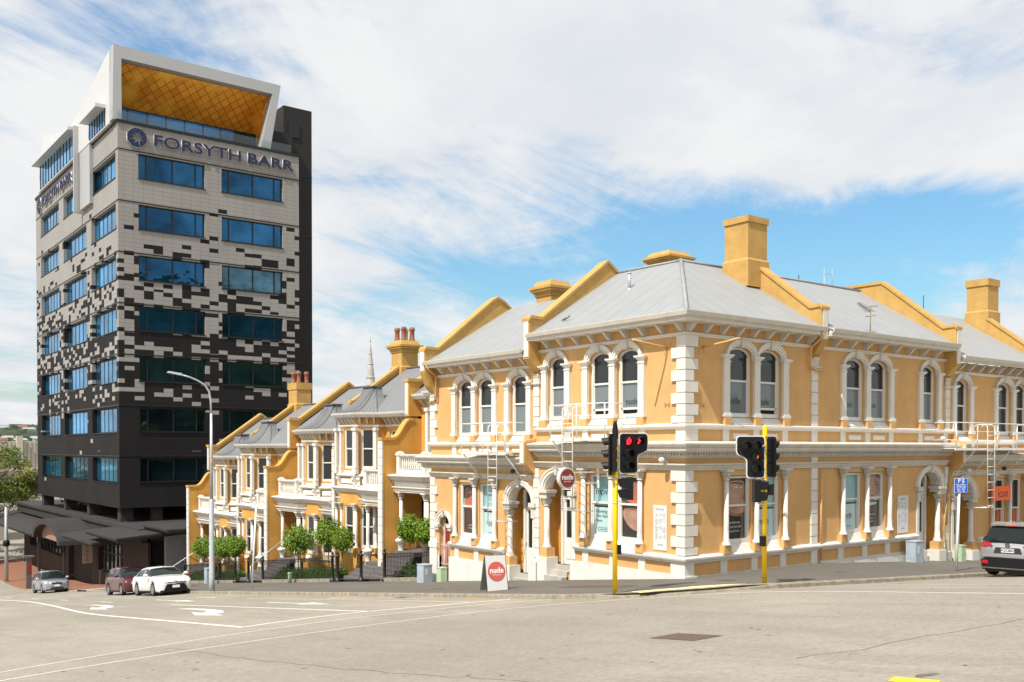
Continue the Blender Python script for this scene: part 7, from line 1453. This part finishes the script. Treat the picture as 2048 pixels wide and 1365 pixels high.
# ---------------------------------------------------------------- vehicles
def car(name, label, cat, loc, rz, L, Wd, H, paint_, style, front=True):
    """x forward, y left; body lofted from stations, wheels, glasshouse, lamps, plates"""
    T = thing(name, label, cat, loc, rz, 'cars parked along the kerb'); hw = Wd/2
    st = {'sedan': dict(fa=.20, ra=.79, hood=[(0, .62), (.03, .74), (.14, .90), (.29, .99)], belt=.97, tail=[(.80, 1.03), (.93, 1.06), (.985, .98), (1, .80)], ws=(.27, .43), rw=(.72, .90), roof=H, whr=.33, gc=.16),
          'hatch': dict(fa=.19, ra=.80, hood=[(0, .60), (.03, .76), (.12, .90), (.25, 1.0)], belt=1.0, tail=[(.90, 1.04), (.97, 1.0), (1, .85)], ws=(.23, .42), rw=(.86, .985), roof=H, whr=.31, gc=.15),
          'suv': dict(fa=.19, ra=.80, hood=[(0, .78), (.03, .92), (.14, 1.04), (.27, 1.12)], belt=1.10, tail=[(.90, 1.16), (.97, 1.13), (1, .98)], ws=(.26, .42), rw=(.84, .975), roof=H, whr=.36, gc=.20),
          'wagon': dict(fa=.20, ra=.80, hood=[(0, .66), (.03, .80), (.12, .90), (.27, .97)], belt=.98, tail=[(.93, 1.02), (.985, .99), (1, .84)], ws=(.26, .41), rw=(.91, .985), roof=H, whr=.33, gc=.19)}[style]
    X = lambda t: L/2-t*L
    def top(t):
        pts = st['hood']+[(st['hood'][-1][0]+.01, st['belt']+.02), (st['tail'][0][0]-.01, st['belt']+.05)]+st['tail']
        for (a, za), (b_, zb_) in zip(pts, pts[1:]):
            if a <= t <= b_: return za+(zb_-za)*(t-a)/(b_-a)
        return pts[-1][1]
    def halfw(t): return hw*(1-.20*max(0, (.10-t)/.10)**2-.13*max(0, (t-.92)/.08)**2)
    def low(t):
        z = .20+(.06 if t < .02 or t > .98 else 0); r_ = st['whr']+.055
        for c in (st['fa'], st['ra']):
            d = abs((t-c)*L)
            if d < r_: z = max(z, st['whr']+math.sqrt(r_*r_-d*d))
        return z
    N_ = 64; b = MB(); b.smooth = True; rows = []
    for k in range(N_+1):
        t = k/N_; h_ = halfw(t); zt = top(t); zl = min(low(t), zt-.12); bz = min(zt-.02, st['belt']-.04); xx = X(t)-(.0)
        half = [(h_*.93, zl), (h_*.985, zl+(.05)), (h_, zl+(bz-zl)*.45), (h_*.985, zl+(bz-zl)*.80), (h_*.945, bz), (h_*.84, (bz+zt)/2+.03 if zt > bz+.05 else zt), (h_*.60, zt+.012), (h_*.25, zt+.03)]
        bow = .10*max(0, (.06-t)/.06); rows.append([b.P(xx-bow*abs(y_/h_)**2*1.3*L*.2 if t < .06 else xx, y_, z_) for y_, z_ in half]+[b.P(xx, 0, zt+.033)]+[b.P(xx-bow*abs(y_/h_)**2*1.3*L*.2 if t < .06 else xx, -y_, z_) for y_, z_ in half[::-1]])
    for r0, r1 in zip(rows, rows[1:]):
        for j in range(len(r0)-1): b.F((r0[j], r1[j], r1[j+1], r0[j+1]))
    b.F(rows[0]); b.F(rows[-1][::-1]); body = b.build('body', paint_, T, True)
    b = MB(); b.box(X(.97), X(.03), -hw*.80, hw*.80, .16, .60); b.build('underbody', 'black', T, True)
    # glasshouse
    zb_ = st['belt']-.03; zr = st['roof']; tf0, tf1 = st['ws']; tr1, tr0 = st['rw']; yb_, yt = hw*.90, hw*.68
    def ghrow(t): 
        if t <= tf1: q = (t-tf0)/(tf1-tf0); z = zb_+(zr-.06-zb_)*q**.9
        elif t >= tr1: q = (tr0-t)/(tr0-tr1); z = zb_+(zr-.05-zb_)*max(0, q)**.8
        else: q = 1; s_ = (t-tf1)/(tr1-tf1); z = zr-.06+.05*math.sin(math.pi*min(1, s_*1.1))
        return z
    b = MB(); b.smooth = True; rows = []; M_ = 30
    for k in range(M_+1):
        t = tf0+(tr0-tf0)*k/M_; z = ghrow(t); q = max(0., (z-zb_)/(zr-zb_)); y0 = yb_; y1 = yb_+(yt-yb_)*q
        rows.append([b.P(X(t), y_, z_) for y_, z_ in ((y0, zb_-.05), (y1+.02, z-.04*q), (y1-.05, z), (0, z+.03), (-y1+.05, z), (-y1-.02, z-.04*q), (-y0, zb_-.05))])
    for r0, r1 in zip(rows, rows[1:]):
        for j in range(6): b.F((r0[j], r1[j], r1[j+1], r0[j+1]))
    gh = b.build('glasshouse', 'car_glass', T, True)
    # painted roof and pillars, slightly proud of the glass
    b = MB(); b.smooth = True; rows = []; ta, tb = tf1-.012, tr1+(.02 if style != 'suv' else .0)
    for k in range(15):
        t = ta+(tb-ta)*k/14; z = ghrow(t)+.012; q = max(0., (z-zb_)/(zr-zb_)); y1 = yb_+(yt-yb_)*q; rows.append([b.P(X(t), y_, z_) for y_, z_ in ((y1+.035, z-.09), (y1+.025, z-.035), (y1-.05, z+.006), (0, z+.036), (-y1+.05, z+.006), (-y1-.025, z-.035), (-y1-.035, z-.09))])
    for r0, r1 in zip(rows, rows[1:]):
        for j in range(6): b.F((r0[j], r1[j], r1[j+1], r0[j+1]))
    b.build('roof', paint_, T, True); b = MB()
    tmid = (tf1+tr1)/2; tl = [(tf0+.0, tf1, .05), (tmid-.01, tmid-.01, .045), (tr0, tr1, .07 if style in('suv', 'sedan', 'hatch') else .05)]+([(tr1+.02-.14, tr1-.10, .06)] if style in ('suv', 'wagon') else [])
    for t0, t1, wd in tl:
        for sg in (-1, 1):
            z1 = ghrow(t1)-.02; p0 = (X(t0), sg*(yb_+.006), zb_-.02); p1 = (X(t1), sg*(yt+.035), z1-.02); b.hexa([(p0[0]-wd/2, p0[1]-.02*sg, p0[2]), (p0[0]+wd/2, p0[1]-.02*sg, p0[2]), (p0[0]+wd/2, p0[1]+.012*sg, p0[2]), (p0[0]-wd/2, p0[1]+.012*sg, p0[2])], [(p1[0]-wd/2, p1[1]-.03*sg, p1[2]), (p1[0]+wd/2, p1[1]-.03*sg, p1[2]), (p1[0]+wd/2, p1[1]+.008*sg, p1[2]), (p1[0]-wd/2, p1[1]+.008*sg, p1[2])])
    b.build('pillars', paint_, T, True)
    # door seams, handles, sills, mirrors
    b = MB()
    for sg in (-1, 1):
        for t in (tf0+.035, tmid, tr1-.01): b.box(X(t)-.006, X(t)+.006, sg*hw*.992-.006, sg*hw*.992+.008, .36, zb_-.20)
    b.build('door_seam', 'black', T, True)
    for sg in (-1, 1):
        for t in (tmid-.045, tr1-.05): b = MB(); b.box(X(t)-.09, X(t)+.09, sg*hw*.985-.02, sg*hw*.985+.03, zb_-.16, zb_-.125); b.build('door_handle', paint_, T, True)
        b = MB(); b.smooth = True; x_, y_, z_ = X(tf0+.055), sg*(hw+.13), zb_+.10; b.tube([(x_-.02, sg*(hw-.05), z_-.06), (x_, y_-.05*sg, z_-.02)], .03, 6); 
        b.lathe(x_, y_, [(.02, z_-.09), (.11, z_-.06), (.125, z_+.0), (.10, z_+.06), (.02, z_+.085)], 10); b.build('wing_mirror', paint_, T, True)
        b = MB(); b.box(X(st['ra'])+.42, X(st['fa'])-.42, sg*hw*.97-.02, sg*hw*.97+.015, .19, .27); b.build('sill_trim', 'black_plastic', T, True)
    # wheels
    for c in (st['fa'], st['ra']):
        for sg in (-1, 1):
            f_ = Fr((X(c), sg*(hw-.22), st['whr']), (1, 0, 0), (0, sg, 0)); w_ = MB(f_); w_.smooth = False; r_ = st['whr']; seg = 22
            pr = [(r_*.66, .02), (r_*.93, .0), (r_, .03), (r_, .19), (r_*.93, .225), (r_*.68, .215)]
            ring_ = [[w_.P(p_*math.cos(2*math.pi*k/seg), n_, p_*math.sin(2*math.pi*k/seg)) for k in range(seg)] for p_, n_ in pr]; w_.smooth = True
            for a, c_ in zip(ring_, ring_[1:]):
                for k in range(seg): w_.F((a[k], a[(k+1) % seg], c_[(k+1) % seg], c_[k]))
            o = w_.build('wheel', 'rubber', T, True); rim = MB(f_); rim.ring(0, 0, r_*.60, r_*.60, r_*.69, r_*.69, .18, .218, 20, 0, 2*math.pi)
            for k in range(5):
                a = 2*math.pi*k/5+.3
                for da in (-.14, .14): ca_, sa_ = math.cos(a+da), math.sin(a+da); nx_, nz_ = -sa_*.022, ca_*.022; rim.hexa([(.05*ca_+nx_, .17, .05*sa_+nz_), (.05*ca_-nx_, .17, .05*sa_-nz_), (r_*.62*ca_-nx_, .19, r_*.62*sa_-nz_), (r_*.62*ca_+nx_, .19, r_*.62*sa_+nz_)], [(.05*ca_+nx_, .205, .05*sa_+nz_), (.05*ca_-nx_, .205, .05*sa_-nz_), (r_*.62*ca_-nx_, .213, r_*.62*sa_-nz_), (r_*.62*ca_+nx_, .213, r_*.62*sa_+nz_)])
            rim.prism([(.06*math.cos(2*math.pi*k/12), .06*math.sin(2*math.pi*k/12)) for k in range(12)], .17, .215); rim.build('rim', 'steel', o, False if False else True)
            d_ = MB(f_); d_.prism([(r_*.64*math.cos(2*math.pi*k/20), r_*.64*math.sin(2*math.pi*k/20)) for k in range(20)], .08, .10); d_.build('brake_disc', 'black', o, True)
    ff = Fr((L/2, 0, 0), (0, 1, 0), (1, 0, 0)); fb = Fr((-L/2, 0, 0), (0, -1, 0), (-1, 0, 0))
    # front end
    zh = top(.02)
    for sg in (-1, 1):
        b = MB(ff); b.hexa([(sg*hw*.46, -.07, zh-.12), (sg*hw*.86, -.33, zh-.07), (sg*hw*.86, -.33, zh+.06), (sg*hw*.46, -.07, zh-.03)][:4], [(sg*hw*.46, .0, zh-.12), (sg*hw*.86, -.20, zh-.07), (sg*hw*.84, -.30, zh+.07), (sg*hw*.46, -.05, zh-.02)]); b.build('headlight', 'lamp_glass', T, True)
        if style == 'sedan': b = MB(ff); b.hexa([(sg*hw*.40, .005, zh-.075), (sg*hw*.84, -.19, zh-.10), (sg*hw*.84, -.19, zh-.08), (sg*hw*.40, .005, zh-.045)], [(sg*hw*.40, .02, zh-.075), (sg*hw*.84, -.175, zh-.10), (sg*hw*.84, -.175, zh-.08), (sg*hw*.40, .02, zh-.045)]); b.build('headlight_trim', 'black', T, True)
    b = MB(ff)
    if style == 'sedan': b.prism([(-hw*.66, .26), (hw*.66, .26), (hw*.48, .56), (-hw*.48, .56)], -.05, .018); b.box(-hw*.40, hw*.40, -.04, .025, zh-.06, zh-.035)
    elif style == 'hatch': b.prism([(-hw*.58, .24), (hw*.58, .24), (hw*.50, .40), (-hw*.50, .40)], -.05, .018)
    else: b.prism([(-hw*.40, zh-.14), (hw*.40, zh-.14), (hw*.36, zh-.03), (-hw*.36, zh-.03)], -.05, .02); b.box(-hw*.5, hw*.5, -.05, .012, .28, .36)
    g = b.build('grille', 'black_plastic', T, True); 
    if style in ('hatch', 'wagon'): b = MB(ff); b.box(-hw*.34, hw*.34, -.02, .026, zh-.105, zh-.085); b.box(-hw*.34, hw*.34, -.02, .026, zh-.06, zh-.045); b.build('grille_bar', 'chrome', T, True)
    b = MB(ff); b.box(-.18, .18, .02, .034, .37 if style == 'sedan' else .44, .50 if style == 'sedan' else .57); b.build('number_plate', 'plate_white', T, True)
    b = MB(ff); b.prism([(.055*math.cos(2*math.pi*k/14)*1.3, zh-.03+.055*math.sin(2*math.pi*k/14)) for k in range(14)], .0, .03); b.build('badge', 'chrome', T, True)
    b = MB(fb)
    for sg in (-1, 1):
        q = MB(fb); zt_ = top(.97); q.hexa([(sg*hw*.52, -.03, zt_-.24), (sg*hw*.90, -.16, zt_-.22), (sg*hw*.90, -.16, zt_-.07), (sg*hw*.52, -.03, zt_-.13)], [(sg*hw*.52, .012, zt_-.24), (sg*hw*.90, -.10, zt_-.22), (sg*hw*.88, -.12, zt_-.07), (sg*hw*.52, .0, zt_-.13)]); q.build('tail_light', 'tail_red', T, True)
    return T, fb, X, top, hw, st
gzr = lambda x, y: gz(x, y)-KH
def place(x, y, hd):
    return (x, y, gzr(x, y)+.0)
# cars on the hill pitch with the road: heading downhill is +Y, they face uphill (-Y)
pit = math.atan(.115)
c1, *_ = car('parked_car', 'white sedan parked facing uphill, nearest of the three cars on the hill', 'car', place(-6.05, 30.6, 0), R(-90), 4.62, 1.78, 1.44, 'paint_white', 'sedan'); c1.rotation_euler = (0, -pit, R(-90)); 
c2, *_ = car('parked_car', 'dark maroon hatchback parked behind the white sedan', 'car', place(-6.15, 35.9, 0), R(-90), 4.2, 1.70, 1.53, 'paint_maroon', 'hatch'); c2.rotation_euler = (0, -pit, R(-90))
c3, *_ = car('parked_car', 'silver station wagon parked furthest down the hill by the brick footpath', 'car', place(-6.1, 56.2, 0), R(-90), 4.45, 1.74, 1.58, 'paint_silver', 'wagon'); c3.rotation_euler = (0, -pit, R(-90))
c4, fb, X, top, hw, st = car('parked_suv', 'grey SUV seen from behind, parked at the right edge under the blue sign', 'car', (10.38, -5.62, gzr(10.38, -5.62)), 0, 4.54, 1.84, 1.69, 'paint_grey', 'suv'); c4.rotation_euler = (R(-1.0), R(2.6), R(3.0))
# SUV rear details
b = MB(fb); b.prism([(-hw*.80, 1.15), (hw*.80, 1.15), (hw*.74, 1.20), (-hw*.74, 1.20)], -.25, -.02) if False else None
b = MB(fb); b.hexa([(-hw*.80, .0, 1.10), (hw*.80, .0, 1.10), (hw*.80, -.10, 1.12), (-hw*.80, -.10, 1.12)], [(-hw*.68, -.36, 1.56), (hw*.68, -.36, 1.56), (hw*.68, -.48, 1.56), (-hw*.68, -.48, 1.56)]); b.build('rear_window', 'car_glass', c4, True)
b = MB(fb); b.hexa([(-hw*.70, -.30, 1.58), (hw*.70, -.30, 1.58), (hw*.70, -.60, 1.66), (-hw*.70, -.60, 1.66)], [(-hw*.68, -.29, 1.63), (hw*.68, -.29, 1.63), (hw*.68, -.60, 1.70), (-hw*.68, -.60, 1.70)]); b.build('spoiler', 'paint_grey', c4, True); b = MB(fb); b.box(-.16, .16, -.31, -.285, 1.585, 1.62); b.build('brake_light', 'neon_orange', c4, True)
b = MB(fb); b.prism([(-hw*.82, .30), (hw*.82, .30), (hw*.87, .52), (hw*.7, .60), (-hw*.7, .60), (-hw*.87, .52)], -.30, .04); b.build('rear_bumper', 'black_plastic', c4, True); b = MB(fb); b.box(-hw*.80, hw*.80, -.1, .025, .62, .69); b.build('bumper_top', 'paint_grey', c4, True)
b = MB(fb); b.prism([(-.42, .74), (.42, .74), (.36, .92), (-.36, .92)], .0, .012); b.build('plate_recess', 'off_black', c4, True); b = MB(fb); b.box(-.19, .19, .012, .024, .77, .89); b.build('number_plate', 'plate_white', c4, True); text_mesh('plate_lettering', 'KZC803', .105, 'black', fb, 0, .026, .83, None, .001, bold=.003).parent = c4
b = MB(fb); b.ring(0, 1.0, .055, .04, .075, .06, -.01, .03, 16, 0, 2*math.pi); b.prism([(-.05, 1.01), (0, .975), (.05, 1.01), (0, .99)], 0, .025); b.build('badge', 'chrome', c4, True)
for sg in (-1, 1):
    q = MB(fb); q.hexa([(sg*hw*.48, -.1, .97), (sg*hw*.84, -.12, .92), (sg*hw*.84, -.12, 1.08), (sg*hw*.60, -.1, 1.07)], [(sg*hw*.48, .03, .97), (sg*hw*.84, .018, .92), (sg*hw*.84, .012, 1.08), (sg*hw*.60, .02, 1.07)])
    q.hexa([(sg*hw*.84, .018, .92), (sg*hw*.975, -.34, .99), (sg*hw*.90, -.36, .99), (sg*hw*.78, -.10, .92)], [(sg*hw*.84, .012, 1.08), (sg*hw*.965, -.34, 1.07), (sg*hw*.90, -.36, 1.07), (sg*hw*.78, -.10, 1.08)]); q.build('tail_light', 'tail_red', c4, True); q = MB(fb); q.prism([(sg*hw*.62, .40), (sg*hw*.84, .42), (sg*hw*.80, .52), (sg*hw*.62, .50)], .05, .058); q.build('reflector', 'tail_red', c4, True)
b = MB(fb); b.tube([(-.05, .03, 1.13), (-.55, .0, 1.19)], .012, 5); b.build('rear_wiper', 'black', c4, True); b = MB(fb); b.tube([(-.2, -.66, 1.70), (-.2, -.78, 1.76)], .02, 5, .01); b.build('roof_aerial', 'paint_grey', c4, True)
T = thing('parked_car', 'red car mostly hidden behind the white sedan, only its roof and side showing', 'car', (-1.9, 41.5, gz(-2, 41.5))); T.location = (0, 0, 0)
bpy.data.objects.remove(T)
T, *_ = car('parked_car', 'red car mostly hidden behind the white sedan, on the driveway', 'car', (-3.2, 38.6, gz(-3.2, 38.6)-.35), R(-90), 4.0, 1.7, 1.42, 'paint_red', 'hatch'); T.rotation_euler = (0, -pit, R(-90))
for (x, y, m, lb) in ((4.2, 87, 'paint_silver', 'silver car on the parking deck under the tower, second from the left'), (4.0, 94.5, 'paint_white', 'white car at the far left of the parking deck')):
    T, *_ = car('parked_car', lb, 'car', (x, y, -2.05), R(-90), 4.4, 1.75, 1.5, m, 'hatch')
